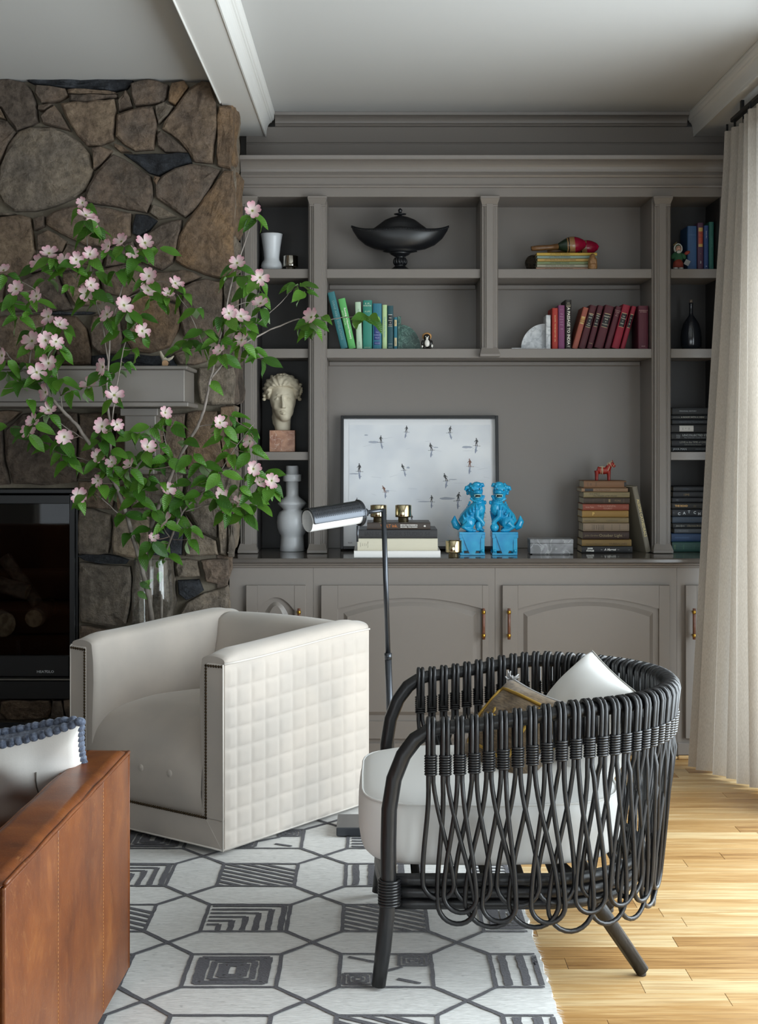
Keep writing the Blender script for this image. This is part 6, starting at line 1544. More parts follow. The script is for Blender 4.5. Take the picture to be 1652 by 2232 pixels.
# ================================================================ framed print of skiers
pk = 6.14/FPX; PW = 347*pk; PH = .585
pic = thing('framed_print', 'black framed photo print of tiny skiers on snow', 'picture', (sx(915.5, 6.14), 6.135, CZ+.0056), rot=(-.135, 0, 0))
M['bframe'] = mat('black_frame', '#1b1c1f', .35)
fwd_ = .0125; hwp = PW/2
b = MB(); b.box(-hwp, -hwp+fwd_, 0.0, .036, 0, PH, .001).box(hwp-fwd_, hwp, 0, .036, 0, PH, .001).box(-hwp+fwd_, hwp-fwd_, 0, .036, 0, fwd_, .001).box(-hwp+fwd_, hwp-fwd_, 0, .036, PH-fwd_, PH, .001); b.build('frame', M['bframe'], pic)
MB().box(-hwp+fwd_, hwp-fwd_, .030, .034, fwd_, PH-fwd_).build('white_border', mat('print_border', '#f0f1f4', .6), pic)
M['snow'] = mat('printed_snow', '#dfe3ea', .55, var=('#f2f4f7', 6, .35, .62, 10))
# crop coordinates (360 px wide crop -> 1652)
def pc(x, y):
    u = 740+x/4.589; v = 900+y/4.589
    return ((u-915.5)*pk, (1203-v)*pk*(PH/(292*pk)))
x0, z1 = pc(90, 135); x1, z0 = pc(1525, 1312)
MB().box(x0, x1, .0285, .0299, z0, z1).build('print', M['snow'], pic)
sk = MB(); so_ = MB(); shd = MB(); drift = MB(); trk = MB()
def q4(m, pts, y):
    m.add([(a, y, c) for a, c in pts], [tuple(range(len(pts)))])
def limb(m, p, q, w_, y=.0280):
    p = Vector(p); q = Vector(q); d = (q-p).normalized(); n = Vector((-d.y, d.x))*w_
    q4(m, [p+n, p-n, q-n*.7, q+n*.7], y)
def skier(x, y, h, lean, m, face=1, shadow=(-.25, -1.0)):
    """x,y = crop px of the feet"""
    fx, fz = pc(x, y); H = h/4.589*pk
    def J(a, c): return (fx+(a*face+lean*c)*H, fz+c*H)
    limb(m, J(-.10, 0), J(-.04, .28), .055*H); limb(m, J(-.04, .28), J(-.02, .5), .07*H); limb(m, J(.12, .02), J(.10, .28), .055*H); limb(m, J(.10, .28), J(0, .5), .07*H)
    limb(m, J(-.01, .45), J(.02, .84), .135*H); limb(m, J(.02, .8), J(.20, .62), .045*H); limb(m, J(.20, .62), J(.30, .48), .035*H); limb(m, J(-.02, .8), J(-.16, .62), .045*H); limb(m, J(-.16, .62), J(-.2, .48), .035*H)
    c = J(.05, .94); q4(m, [(c[0]+.075*H*math.cos(a), c[1]+.085*H*math.sin(a)) for a in [2*PI*k/10 for k in range(10)]], .0279)
    limb(m, J(-.5, -.02), J(.45, .03), .022*H, .0281)
    sx_, sz_ = shadow
    def S(a, c): return (fx+a*H+sx_*c*H, fz+sz_*c*H*.95)
    limb(shd, S(-.08, .0), S(-.03, .45), .05*H, .0283); limb(shd, S(.1, 0), S(.02, .45), .05*H, .0283); limb(shd, S(0, .4), S(0, .85), .12*H, .0283); limb(shd, S(0, .75), S(.25, .6), .04*H, .0283); limb(shd, S(0, .85), S(.01, 1.0), .06*H, .0283)
sks = [(415, 315, 70, -.05, 0), (672, 210, 66, .1, 0), (1112, 218, 70, .12, 0), (1383, 350, 80, .05, 0), (930, 395, 76, -.25, 0), (195, 610, 82, .05, 0), (650, 598, 66, -.4, 0), (1315, 560, 80, 0, 1), (1080, 705, 78, -.38, 0), (460, 818, 66, -.4, 1), (170, 940, 66, 0, 0), (925, 915, 68, .05, 0), (1190, 905, 88, .12, 0), (725, 1100, 60, 0, 0), (1440, 1070, 76, .2, 0)]
for i, (x, y, h, ln, c) in enumerate(sks): skier(x, y, h, ln, so_ if c else sk, 1 if i % 2 == 0 else -1, (random.Random(i).uniform(-.3, .3), -1.0))
for (x, y, w_, h) in ((340, 312, 110, 26), (1290, 362, 110, 24), (150, 632, 110, 12), (1080, 880, 160, 26), (850, 912, 130, 12), (970, 365, 50, 12), (480, 805, 40, 16), (1140, 690, 90, 10), (690, 570, 36, 22), (265, 240, 40, 14)):
    cx, cz = pc(x, y); a = w_/4.589*pk/1.0; c = h/4.589*pk; r = random.Random(x)
    q4(drift, [(cx+a*.5*math.cos(t)*r.uniform(.8, 1.1), cz+c*.5*math.sin(t)*r.uniform(.7, 1.2)) for t in [2*PI*k/14 for k in range(14)]], .0284)
for k in range(26):
    r = random.Random(k+90); x, y = r.uniform(120, 1480), r.uniform(170, 1250); a = pc(x, y); e = pc(min(1515, x+r.uniform(30, 120)), y+r.uniform(-30, 30)); limb(trk, a, e, .0004, .02845)
o = sk.build('printed_skiers', mat('skier_ink', '#33363b', .6), pic, recalc=False); o2 = so_.build('printed_orange_skiers', mat('skier_orange', '#7d4f3c', .6), pic, recalc=False)
o3 = shd.build('printed_shadows', mat('skier_shadow_ink', '#8e97ad', .6), pic, recalc=False); o4 = drift.build('printed_drifts', mat('drift_ink', '#a9b0bf', .6), pic, recalc=False); o5 = trk.build('printed_tracks', mat('track_ink', '#b4b9c2', .6), pic, recalc=False)
text('Skaife', .0085, ink('#6b6b70'), pic, (pc(105, 1322)[0], .0290, pc(105, 1324)[1]), (PI/2, 0, 0))
MB().box(-hwp+fwd_, hwp-fwd_, .0045, .0055, fwd_, PH-fwd_).build('glass_pane', mk_glass('picture_glass', (1, 1, 1)), pic)
# ================================================================ classical head
kh = 6.12/FPX/10.63
bu = thing('classical_head', 'cream plaster classical head on a rose marble cube', 'sculpture', (sx(616.5, 6.12), 6.12, S3+.0002))
M['rosem'] = mk_marble('rose_marble', '#8f5f4a', '#bd8f74', '#dccabf', 20, .3, .012)
hh = .0915; MB().box(-27.5*6.12/FPX, 27.5*6.12/FPX, -.05, .05, 0, hh, .0012).build('marble_cube', M['rosem'], bu)
def hp_(x, y, d=0): return Vector(((x-705)*kh, d*kh, hh+(1575-y)*kh))
b = MB()
def E(x, y, d, rx, rz, ry, rot=None, sub=3): b.ell(hp_(x, y, d), (rx*kh, ry*kh, rz*kh), rot, sub)
# face axis leans slightly from brow (715) to chin (765)
E(690, 660, 90, 365, 370, 400); E(712, 850, -70, 305, 400, 300, (0, -.05, 0)); E(735, 1080, -120, 235, 270, 260, (0, -.10, 0)); E(762, 1250, -190, 150, 130, 160); E(768, 1300, -235, 92, 66, 92)
E(590, 1000, -225, 105, 130, 110, (0, .2, 0)); E(868, 985, -215, 95, 130, 110, (0, -.2, 0))
b.tube([hp_(700, 1600, 60), hp_(690, 1450, 60), hp_(675, 1280, 80), hp_(690, 1050, 90)], [178*kh, 190*kh, 215*kh, 250*kh], 24)
b.tube([hp_(500, 1230, 90), hp_(530, 1400, 60), hp_(620, 1560, 20)], [70*kh, 75*kh, 60*kh], 10)
me = blob(b, .0030, 14)
for v in me.vertices:
    c = v.co
    if c.y < -.01:
        for (x, y, rx, rz, dp) in ((592, 858, 80, 48, .0075), (845, 850, 78, 48, .0075), (665, 850, 34, 60, .003), (775, 846, 32, 60, .003)):
            p = hp_(x, y); dx = (c.x-p.x)/(rx*kh); dz = (c.z-p.z)/(rz*kh); c.y += dp*math.exp(-(dx*dx+dz*dz)*1.1)
b = MB(); b.add([v.co.copy() for v in me.vertices], [tuple(p.vertices) for p in me.polygons], True)
b.tube([hp_(712, 770, -355), hp_(726, 880, -398), hp_(740, 980, -440), hp_(747, 1030, -452)], [27*kh, 31*kh, 38*kh, 42*kh], 12); E(747, 1036, -440, 50, 34, 46); E(708, 1048, -405, 28, 24, 38); E(786, 1045, -400, 28, 24, 38)
b.tube([hp_(690, 792, -352), hp_(610, 770, -338), hp_(520, 800, -272)], [20*kh, 26*kh, 18*kh], 8); b.tube([hp_(738, 790, -352), hp_(830, 766, -325), hp_(920, 792, -248)], [20*kh, 26*kh, 18*kh], 8)
E(590, 862, -290, 56, 30, 44); E(846, 855, -280, 54, 30, 44); b.tube([hp_(528, 868, -282), hp_(588, 838, -332), hp_(648, 862, -312)], [6*kh, 12*kh, 6*kh], 6); b.tube([hp_(790, 856, -306), hp_(846, 830, -322), hp_(904, 860, -268)], [6*kh, 12*kh, 6*kh], 6)
b.tube([hp_(650, 1158, -340), hp_(700, 1146, -372), hp_(738, 1150, -380), hp_(780, 1144, -370), hp_(826, 1154, -330)], [8*kh, 19*kh, 18*kh, 19*kh, 8*kh], 8); b.tube([hp_(672, 1182, -345), hp_(742, 1196, -378), hp_(806, 1180, -340)], [10*kh, 25*kh, 10*kh], 8)
me = blob(b, .0017, 4)
for v in me.vertices:
    c = v.co
    if c.y > -.01: continue
    for (x, y, rx, rz, dp) in ((738, 1169, 95, 7, .0022), (745, 1238, 80, 20, .0022)):
        p = hp_(x, y); dx = (c.x-p.x)/(rx*kh); dz = (c.z-p.z)/(rz*kh); c.y += dp*math.exp(-(dx*dx+dz*dz)*1.3)
me.update()
M['plaster'] = mat('cream_plaster', '#d6ccb6', .65, bump=(70, .35, .0015), var=('#b8ac94', 12, .35, .7))
link('head', me, M['plaster'], bu)
# wavy hair: a shell with combed waves, parted in the middle and drawn back over the ears
nu_, nv_ = 150, 90; vs = []; fs = []
for j in range(nv_+1):
    th = PI*j/nv_
    for i in range(nu_):
        ph = 2*PI*i/nu_; X_ = math.sin(th)*math.cos(ph); Y2 = math.sin(th)*math.sin(ph); Z_ = math.cos(th)
        px_, py_ = 690+X_*440, 625-Z_*375
        wav = .030*math.sin(9*abs(X_)*2.2+6*math.atan2(Z_, abs(X_)+.15)+3*math.sin(5*Z_))+.022*math.sin(22*math.atan2(Z_+.25, abs(X_)+.1)+4*X_)
        lump = .03*mnoise.noise(Vector((X_*5, Y2*5, Z_*5)))
        R = 1+wav+lump
        if Y2 < 0:   # face opening
            hx = abs(px_-705)/1.0; line = 555+.00062*hx*hx-.0*hx
            o_ = sstep(-30, 35, py_-line)*sstep(330, 268, hx+max(0, py_-800)*.05)
            R *= lerp(1, .74, o_)
            if abs(px_-700) < 26 and py_ < 560: R *= .975
        if py_ > 830: R *= lerp(1, .82, sstep(830, 1000, py_))
        vs.append(hp_(690+X_*440*R, 625-Z_*375*R, 40+Y2*410*R))
for j in range(nv_):
    for i in range(nu_): fs.append((j*nu_+i, (j+1)*nu_+i, (j+1)*nu_+(i+1) % nu_, j*nu_+(i+1) % nu_))
b = MB().add(vs, fs, True)
r = random.Random(4)
for side in (-1, 1):
    for q in range(9): b.ell(hp_(700+side*(395+r.uniform(-35, 38)), 520+q*42, -20+r.uniform(-90, 80)), (48*kh, 60*kh, 40*kh), (0, r.uniform(-.6, .6), 0), 2)
for q in range(10): a_ = -.95+q*.21; b.ell(hp_(695+330*math.sin(a_), 600-318*math.cos(a_), -50), (52*kh, 95*kh, 26*kh), (0, a_, 0), 2)
b.build('hair', M['plaster'], bu)
# ================================================================ turquoise guardian lions
M['turq'] = mat('turquoise_glaze', '#0d86bb', .16, spec=.5, var=('#2fa9cf', 16, .35, .7)); M['mouth'] = mat('dark_glaze', '#10181c', .3); M['tooth'] = mat('glaze_tooth', '#9fd0cf', .2)
kl = 5.90/FPX/8.26
def lion(label, uc, flip):
    s = -1 if flip else 1
    t = thing('guardian_lion', label, 'sculpture', (sx(uc, 5.91), 5.925, CZ+.0003), 0, 'pair of turquoise lions')
    def p(x, y, d=0): return Vector((s*(x-565)*kl, d*kl, (1475-y)*kl))
    b = MB(); 
    def e(x, y, d, rx, rz, ry=None, rot=0, sub=2): b.ell(p(x, y, d), (rx*kl, (ry or rx)*kl, rz*kl), (0, s*rot, 0), sub)
    b.tube([p(430, 940, 40), p(500, 850, 30), p(590, 730, 10), p(680, 610, 0)], [130*kl, 165*kl, 155*kl, 120*kl], 16)   # trunk
    e(715, 650, -30, 105, 140, 120); e(690, 530, 0, 110, 90, 110)
    e(500, 900, -110, 120, 130, 70, -.5); e(480, 900, 150, 120, 130, 70, -.5)     # haunches
    b.tube([p(510, 900, -130), p(420, 980, -130), p(520, 1035, -140), p(610, 1038, -140)], [80*kl, 60*kl, 42*kl, 38*kl], 10)
    b.tube([p(490, 900, 160), p(420, 980, 160), p(520, 1035, 160), p(600, 1038, 160)], [80*kl, 60*kl, 42*kl, 38*kl], 10)
    b.tube([p(660, 680, -100), p(655, 790, -130), p(740, 870, -120), p(775, 925, -115)], [70*kl, 52*kl, 42*kl, 40*kl], 10)    # raised paw
    b.tube([p(745, 690, 60), p(735, 850, 60), p(720, 1030, 40)], [75*kl, 52*kl, 48*kl], 10); e(745, 1040, 10, 60, 30, 60)
    for q in range(3): e(765+q*17-17, 940, -135, 13, 24, 20); e(590+q*22-5, 1042, -165+q*4, 15, 20, 26)
    # head
    e(640, 330, -20, 135, 150, 135); e(655, 430, -40, 115, 85, 120); e(660, 215, -20, 90, 55, 90)
    e(665, 345, -140, 72, 42, 62); e(620, 350, -140, 40, 34, 40); e(710, 345, -140, 40, 34, 40)   # muzzle
    e(665, 472, -120, 75, 24, 62)     # jaw
    e(590, 300, -115, 38, 30, 30); e(712, 285, -115, 38, 30, 30)
    b.tube([p(520, 270, -20), p(470, 270, -25), p(445, 320, -25)], [44*kl, 38*kl, 20*kl], 8); b.tube([p(720, 225, -20), p(765, 215, -25), p(790, 255, -25)], [42*kl, 36*kl, 18*kl], 8)   # ears
    e(570, 268, -110, 24, 22, 22); e(545, 245, -80, 24, 24, 24); e(720, 240, -100, 22, 22, 22); e(520, 320, -70, 22, 22, 22)
    for q in range(9): a = -.9+q*.28; e(655+130*math.sin(a), 400+110*math.cos(a), -60-40*math.cos(a), 26, 24, 26)    # beard curls
    for q in range(8): e(535-q*24+6*math.sin(q), 540+q*46, 30, 22, 26, 30)      # spine curls
    for q in range(5): a = 2.2+q*.32; e(640+150*math.cos(a), 330-150*math.sin(a), 30, 28, 28, 34)
    e(550, 735, -165, 28, 28, 24); e(815, 540, -10, 22, 40, 40)
    for q in range(5): b.tube([p(640-q*58, 560+q*48, -110-q*8), p(645-q*56, 640+q*45, -135-q*3), p(650-q*54, 700+q*38, -140)], [8*kl, 22*kl, 6*kl], 6)   # flame ribs
    b.tube([p(360, 1010, 60), p(290, 960, 60), p(255, 880, 55), p(265, 780, 50)], [50*kl, 72*kl, 62*kl, 8*kl], 10)    # tail
    link('body', blob(b, .0016, 2), M['turq'], t)
    if not flip: c = MB(); c.ell(p(690, 960, -90), (62*kl, 60*kl, 92*kl), sub=3); c.ell(p(690, 905, -105), (40*kl, 40*kl, 36*kl), sub=2); c.ell(p(665, 1020, -120), (24*kl, 30*kl, 24*kl), sub=2); c.ell(p(725, 1020, -120), (24*kl, 30*kl, 24*kl), sub=2); c.build('cub', M['turq'], t)
    else: c = MB(); c.ell(p(745, 985, -110), (78*kl, 78*kl, 78*kl), sub=3); [c.ell(p(745+76*math.cos(a)*math.cos(g_), 985-76*math.sin(g_), -110-76*abs(math.sin(a))*math.cos(g_)), 9*kl, sub=1) for a in (.8, 1.57, 2.3) for g_ in (-.5, 0, .5)]; c.build('ball', M['turq'], t)
    m = MB(); m.ell(p(668, 415, -155), (70*kl, 40*kl, 30*kl), (0, 0, 0), 2); m.build('open_mouth', M['mouth'], t)
    m = MB(); [m.ell(p(x, 412, -188), (8*kl, 8*kl, 24*kl), sub=1) for x in (612, 720)]; m.tube([p(600, 395, -170), p(665, 388, -205), p(735, 390, -165)], 9*kl, 6); m.ell(p(665, 440, -178), (45*kl, 20*kl, 9*kl), sub=2); m.build('teeth', M['tooth'], t)
    m = MB(); [m.ell(p(x, y, -142), (15*kl, 10*kl, 13*kl), sub=1) for x, y in ((580, 312), (703, 292))]; m.build('eyes', M['mouth'], t)
    # plinth
    def bx(x0, x1, ya, yb, d0, d1, mm): mm.box(*(sorted((s*(x0-565)*kl, s*(x1-565)*kl))), d0*kl, d1*kl, (1475-yb)*kl, (1475-ya)*kl, .0008)
    m = MB(); bx(332, 795, 1062, 1100, -235, 235, m); bx(345, 785, 1100, 1400, -205, 205, m); bx(345, 795, 1442, 1474, -225, 225, m)
    bx(332, 400, 1100, 1170, -225, 225, m); bx(735, 795, 1100, 1170, -225, 225, m)
    for x in (380, 750):
        for d in (-195, 195): m.box(*(sorted((s*(x-35-565)*kl, s*(x+35-565)*kl))), (d-30)*kl, (d+30)*kl, (1475-1445)*kl, (1475-1170)*kl, .0008); m.lathe([(34*kl, -32*kl), (34*kl, 32*kl)], 14, Matrix.Translation((s*(x-565)*kl, d*kl, (1475-1400)*kl)) @ Matrix.Rotation(PI/2, 4, 'X'))
    pl_ = [(s*(x-565)*kl, (1475-y)*kl) for x, y in ((365, 1075), (750, 1075), (610, 1460), (520, 1460))]
    m.prism(pl_, -232*kl, -200*kl); m.build('plinth', M['turq'], t)
lion('turquoise glazed lion on the left, its paw on a cub', 1028, False); lion('turquoise glazed lion on the right, its paw on a ball', 1099, True)
# ================================================================ dogwood branches in a glass vase
VX, VY = (335-U0)/FPX*5.46, 5.46
vz = thing('glass_vase', 'tall clear ribbed glass vase holding dogwood branches', 'vase', (VX, VY, HZ+.001))
VH = CAMH+(V0-1217)/FPX*5.46-HZ-.001; kv = 5.46/FPX
prf = [(.055, 0), (.060, .004), (.062, .02), (.066, .12), (.073, .28), (.079, .42), (47*kv, .50), (46*kv, .55), (42.5*kv, VH-.03), (41*kv, VH-.004), (40.2*kv, VH)]
def vw(off):
    b = MB(); seg = 72; vs = []; fs = []
    for r, z in prf:
        for k in range(seg):
            a = 2*PI*k/seg; rr_ = (r-off)*(1+.010*math.cos(12*a)*(1 if z < VH-.02 else .2)); vs.append((rr_*math.cos(a), rr_*math.sin(a), z+(.012 if off and z < .01 else 0)))
    for i in range(len(prf)-1):
        for k in range(seg): fs.append((i*seg+k, i*seg+(k+1) % seg, (i+1)*seg+(k+1) % seg, (i+1)*seg+k))
    fs.append(tuple(range(seg-1, -1, -1))); return b.add(vs, fs, True)
M['vglass'] = mk_glass('vase_glass', (.985, .992, .988))
b = vw(0); b.build('glass_wall', M['vglass'], vz, recalc=False); b = vw(.0035); b.build('inner_wall', M['vglass'], vz, recalc=False)
b = MB(); b.tube([(40*kv*math.cos(a), 40*kv*math.sin(a), VH) for a in [2*PI*k/48 for k in range(48)]], .0022, 6, closed=True); b.build('rim', M['vglass'], vz)
M['bark_'] = mat('dogwood_bark', '#6f665f', .75, bump=(120, .7, .002), var=('#8b827b', 25, .35, .65))
M['twig'] = mat('dogwood_twig', '#6b5a50', .7)
def mk_leaf():
    m = bpy.data.materials.new('dogwood_leaf'); m.use_nodes = True; N, L = nodes(m); b = N['Principled BSDF']
    g = N.new('ShaderNodeNewGeometry'); oi = N.new('ShaderNodeObjectInfo')
    r = ramp(N, [(0, '#2f5a1c'), (.5, '#44741f'), (1, '#5c8c30')]); L.new(oi.outputs['Random'], r.inputs['Fac'])
    mm = N.new('ShaderNodeMix'); mm.data_type = 'RGBA'; L.new(g.outputs['Backfacing'], mm.inputs['Factor']); L.new(r.outputs['Color'], mm.inputs[6]); mm.inputs[7].default_value = (*lin('#8aa07a'), 1)
    tc = N.new('ShaderNodeTexCoord'); sp = N.new('ShaderNodeSeparateXYZ'); L.new(tc.outputs['Object'], sp.inputs[0])
    # side veins
    ab = N.new('ShaderNodeMath'); ab.operation = 'ABSOLUTE'; L.new(sp.outputs[0], ab.inputs[0])
    ma = N.new('ShaderNodeMath'); ma.operation = 'MULTIPLY_ADD'; L.new(ab.outputs[0], ma.inputs[0]); ma.inputs[1].default_value = -1.3; L.new(sp.outputs[1], ma.inputs[2])
    mu = N.new('ShaderNodeMath'); mu.operation = 'MULTIPLY'; L.new(ma.outputs[0], mu.inputs[0]); mu.inputs[1].default_value = 750
    sn = N.new('ShaderNodeMath'); sn.operation = 'SINE'; L.new(mu.outputs[0], sn.inputs[0])
    bp = N.new('ShaderNodeBump'); bp.inputs['Strength'].default_value = .35; bp.inputs['Distance'].default_value = .0012; L.new(sn.outputs[0], bp.inputs['Height']); L.new(bp.outputs['Normal'], b.inputs['Normal'])
    L.new(mm.outputs[2], b.inputs['Base Color']); b.inputs['Roughness'].default_value = .42
    t = N.new('ShaderNodeBsdfTranslucent'); t.inputs[0].default_value = (*lin('#6f9c2e'), 1)
    mx = N.new('ShaderNodeMixShader'); mx.inputs[0].default_value = .28; L.new(b.outputs[0], mx.inputs[1]); L.new(t.outputs[0], mx.inputs[2]); L.new(mx.outputs[0], N['Material Output'].inputs['Surface'])
    return m
def mk_petal():
    m = bpy.data.materials.new('dogwood_bract'); m.use_nodes = True; N, L = nodes(m); b = N['Principled BSDF']
    tc = N.new('ShaderNodeTexCoord'); sp = N.new('ShaderNodeSeparateXYZ'); L.new(tc.outputs['Object'], sp.inputs[0])
    mp = N.new('ShaderNodeMapRange'); mp.inputs[1].default_value = 0; mp.inputs[2].default_value = .034; L.new(sp.outputs[1], mp.inputs[0])
    r = ramp(N, [(0.0, '#d9d6b8'), (.25, '#e9d9d3'), (.65, '#e3bcc4'), (1, '#d495a6')]); L.new(mp.outputs[0], r.inputs['Fac']); L.new(r.outputs['Color'], b.inputs['Base Color'])
    b.inputs['Roughness'].default_value = .6
    t = N.new('ShaderNodeBsdfTranslucent'); L.new(r.outputs['Color'], t.inputs[0])
    mx = N.new('ShaderNodeMixShader'); mx.inputs[0].default_value = .3; L.new(b.outputs[0], mx.inputs[1]); L.new(t.outputs[0], mx.inputs[2]); L.new(mx.outputs[0], N['Material Output'].inputs['Surface'])
    return m
M['leaf'] = mk_leaf(); M['petal'] = mk_petal(); M['floret'] = mat('floret_green', '#7f8a3a', .7)
def leaf_mesh(L_, W_, droop, fold, seed):
    """leaf along +y from its stalk, face +z"""
    r = random.Random(seed); n = 9; vs = []; fs = []
    for k in range(n+1):
        t = k/n; w_ = W_*(math.sin(PI*t**.82))**.75*(1-.35*t**3) if 0 < t < 1 else 0
        y = L_*t; z = -droop*L_*t*t; 
        zz_ = fold*w_
        wav = .002*math.sin(t*9+seed)
        vs += [(-w_, y, z+zz_+wav), (0, y+0.0, z), (w_, y, z+zz_-wav)]
    for k in range(n):
        for q in (0, 1): fs.append((k*3+q, k*3+q+1, (k+1)*3+q+1, (k+1)*3+q))
    b = MB(); b.add(vs, fs, True); me = b.mesh('leaf'); me.materials.append(M['leaf']); return me
LM = [leaf_mesh(L_, W_, d, f, i) for i, (L_, W_, d, f) in enumerate([(.080, .0225, .25, .25), (.070, .0205, .45, .35), (.086, .0230, .15, .2), (.056, .016, .6, .5), (.070, .018, .35, .7), (.046, .0125, .4, .4)])]
def petal_mesh(seed, L_=.033, W_=.0150):
    n = 7; vs = []; fs = []; r = random.Random(seed); c = r.uniform(.1, .5)
    for k in range(n+1):
        t = k/n; w_ = W_*(.16+.84*math.sin(PI/2*min(1, t*1.35))**1.1)*(1 if t < .8 else math.sqrt(max(.0, 1-((t-.8)/.24)**2)))
        y = L_*t; z = L_*(.10*t+c*.35*t*t)
        yn = y-(.004 if k == n else 0)
        vs += [(-w_, y, z+.22*w_), (-w_*.5, y, z+.03*w_), (0, yn, z-.02*w_), (w_*.5, y, z+.03*w_), (w_, y, z+.22*w_)]
    for k in range(n):
        for q in range(4): fs.append((k*5+q, k*5+q+1, (k+1)*5+q+1, (k+1)*5+q))
    b = MB(); b.add(vs, fs, True); me = b.mesh('petal'); me.materials.append(M['petal']); return me
PM = [petal_mesh(i, .033+.002*(i % 3-1), .0150+.0012*(i % 2)) for i in range(5)]
fm = MB(); rf = random.Random(1)
for k in range(9):
    a = k*2.4; q = .0011*math.sqrt(k)*1.2; fm.ell((q*math.cos(a), q*math.sin(a), .0022), .0014, sub=1)
FM = fm.mesh('blossom'); FM.materials.append(M['floret'])
def ydep(u, v):
    base = lerp(5.46, 5.18, sstep(1300, 880, v))
    base += .10*sstep(480, 640, u)
    return base
class Branch:
    def __init__(s, label):
        s.o = thing('dogwood_branch', label, 'branch', (VX, VY, HZ+.02), 0, 'dogwood branches in the glass vase'); s.org = Vector((VX, VY, HZ+.02)); s.mb = MB(); s.nodes = []; s.tw = MB()
    def stem(s, pts, r0, r1, dy=0.0, sub=5):
        P3 = []
        for i, q in enumerate(pts):
            if len(q) == 3 and q[2] is not None: Y = q[2]
            else: Y = ydep(q[0], q[1])+dy*sstep(1250, 1000, q[1])
            P3.append(P(q[0], q[1], Y)-s.org)
        # catmull-rom
        out = []
        for i in range(len(P3)-1):
            a, b_, c, d = P3[max(0, i-1)], P3[i], P3[i+1], P3[min(len(P3)-1, i+2)]
            for k in range(sub):
                t = k/sub; out.append(.5*((2*b_)+(c-a)*t+(2*a-5*b_+4*c-d)*t*t+(3*b_-a-3*c+d)*t**3))
        out.append(P3[-1]); n = len(out)
        jr = random.Random(n*7+int(r0*1e5))
        out = [out[0]]+[p+Vector((jr.uniform(-1, 1), jr.uniform(-1, 1), jr.uniform(-1, 1)))*.0016 for p in out[1:]]
        s.mb.tube(out, [lerp(r0, r1, i/(n-1))*(1+.1*math.sin(i*1.7)) for i in range(n)], 8)
        s.nodes += out
    def near(s, p): return min(((q-p).length, i) for i, q in enumerate(s.nodes))
    def twig(s, p, r=.0016):
        d, i = s.near(p)
        # prefer a node a little lower than the target
        best = None
        for q in s.nodes:
            dd = (q-p).length+(.05 if q.z > p.z+.01 else 0)
            if best is None or dd < best[0]: best = (dd, q)
        q = best[1]; mid = (p+q)/2+Vector((0, 0, -.12*best[0])) ; 
        pts = [q*(1-t)**2+mid*2*t*(1-t)+p*t*t for t in [k/5 for k in range(6)]]
        s.tw.tube(pts, [r*1.25, r*1.15, r, r, r*.9, r*.8], 5)
        return (pts[-1]-pts[-2]).normalized()
    def done(s):
        s.mb.build('stem', M['bark_'], s.o); t = s.tw.build('twigs', M['twig'], s.o); t['kind'] = 'stuff'
RB = random.Random(77)
def put_leaf(br, p, d, face, me):
    """leaf base p, pointing d, upper face roughly towards 'face'"""
    y = d.normalized(); zv = (face-y*face.dot(y)); zv = zv.normalized() if zv.length > 1e-4 else y.orthogonal(); x = y.cross(zv)
    o = bpy.data.objects.new('leaf', me); COL.objects.link(o); o.parent = br.o; R = Matrix((x, y, zv)).transposed().to_4x4(); o.matrix_local = Matrix.Translation(p) @ R
def leaves(br, p, n, spread=1.0, up=0.0, side=0):
    a0 = RB.uniform(0, 6.28)
    for k in range(n):
        a = a0+2*PI*k/n+RB.uniform(-.4, .4)
        d = Vector((math.cos(a)*1.0+side*.5, math.sin(a)*.75-.15, RB.uniform(-.75, .15)+up)).normalized()
        face = Vector((RB.uniform(-.5, .5), -.75, .75))
        put_leaf(br, p+d*.006*spread, d, face, RB.choice(LM))
def flower(br, p, face, sc):
    o = bpy.data.objects.new('blossom', FM); COL.objects.link(o); o.parent = br.o
    zv = face.normalized(); x = Vector((0, 0, 1)).cross(zv).normalized(); y = zv.cross(x)
    R = Matrix((x, y, zv)).transposed().to_4x4(); o.matrix_local = Matrix.Translation(p) @ R @ Matrix.Rotation(RB.uniform(0, 1.57), 4, 'Z') @ Matrix.Scale(sc, 4)
    for k in range(4):
        q = bpy.data.objects.new('petal', RB.choice(PM)); COL.objects.link(q); q.parent = o
        q.matrix_local = Matrix.Rotation(k*PI/2+RB.uniform(-.12, .12), 4, 'Z') @ Matrix.Rotation(RB.uniform(-.1, .35), 4, 'X')
bA = Branch('left-leaning dogwood branch with pink blossoms over the mantel'); bC = Branch('right-hand dogwood branch reaching across the bookcase pilasters'); bD = Branch('low leafy dogwood branch spreading to the right above the chair')
bA.stem([(338, 1470, 5.46), (330, 1340, 5.46), (312, 1250, 5.45), (292, 1180), (262, 1080), (230, 1020), (190, 960), (165, 925), (130, 888), (108, 862), (82, 832), (62, 815)], .0105, .0042)
bA.stem([(252, 1060), (243, 1000), (239, 930), (233, 850), (236, 790), (242, 715), (262, 640), (280, 590), (290, 560)], .0058, .0018)
bA.stem([(240, 960), (248, 880), (262, 800), (275, 740), (300, 700)], .003, .0013)
bA.stem([(236, 790), (225, 720), (205, 640), (195, 560), (186, 500), (182, 450)], .0028, .0011)
bA.stem([(62, 815), (70, 760), (100, 700), (85, 640), (40, 610)], .0032, .0012); bA.stem([(62, 815), (30, 790), (5, 760), (-25, 740)], .003, .0012)
bA.stem([(105, 858), (50, 846), (0, 848), (-30, 850)], .0018, .001); bA.stem([(138, 900), (130, 850), (125, 800), (140, 780)], .002, .001)
bA.stem([(258, 1120), (225, 1090), (195, 1072), (170, 1078)], .0022, .001); bA.stem([(190, 960), (140, 930), (100, 900), (60, 930)], .002, .001)
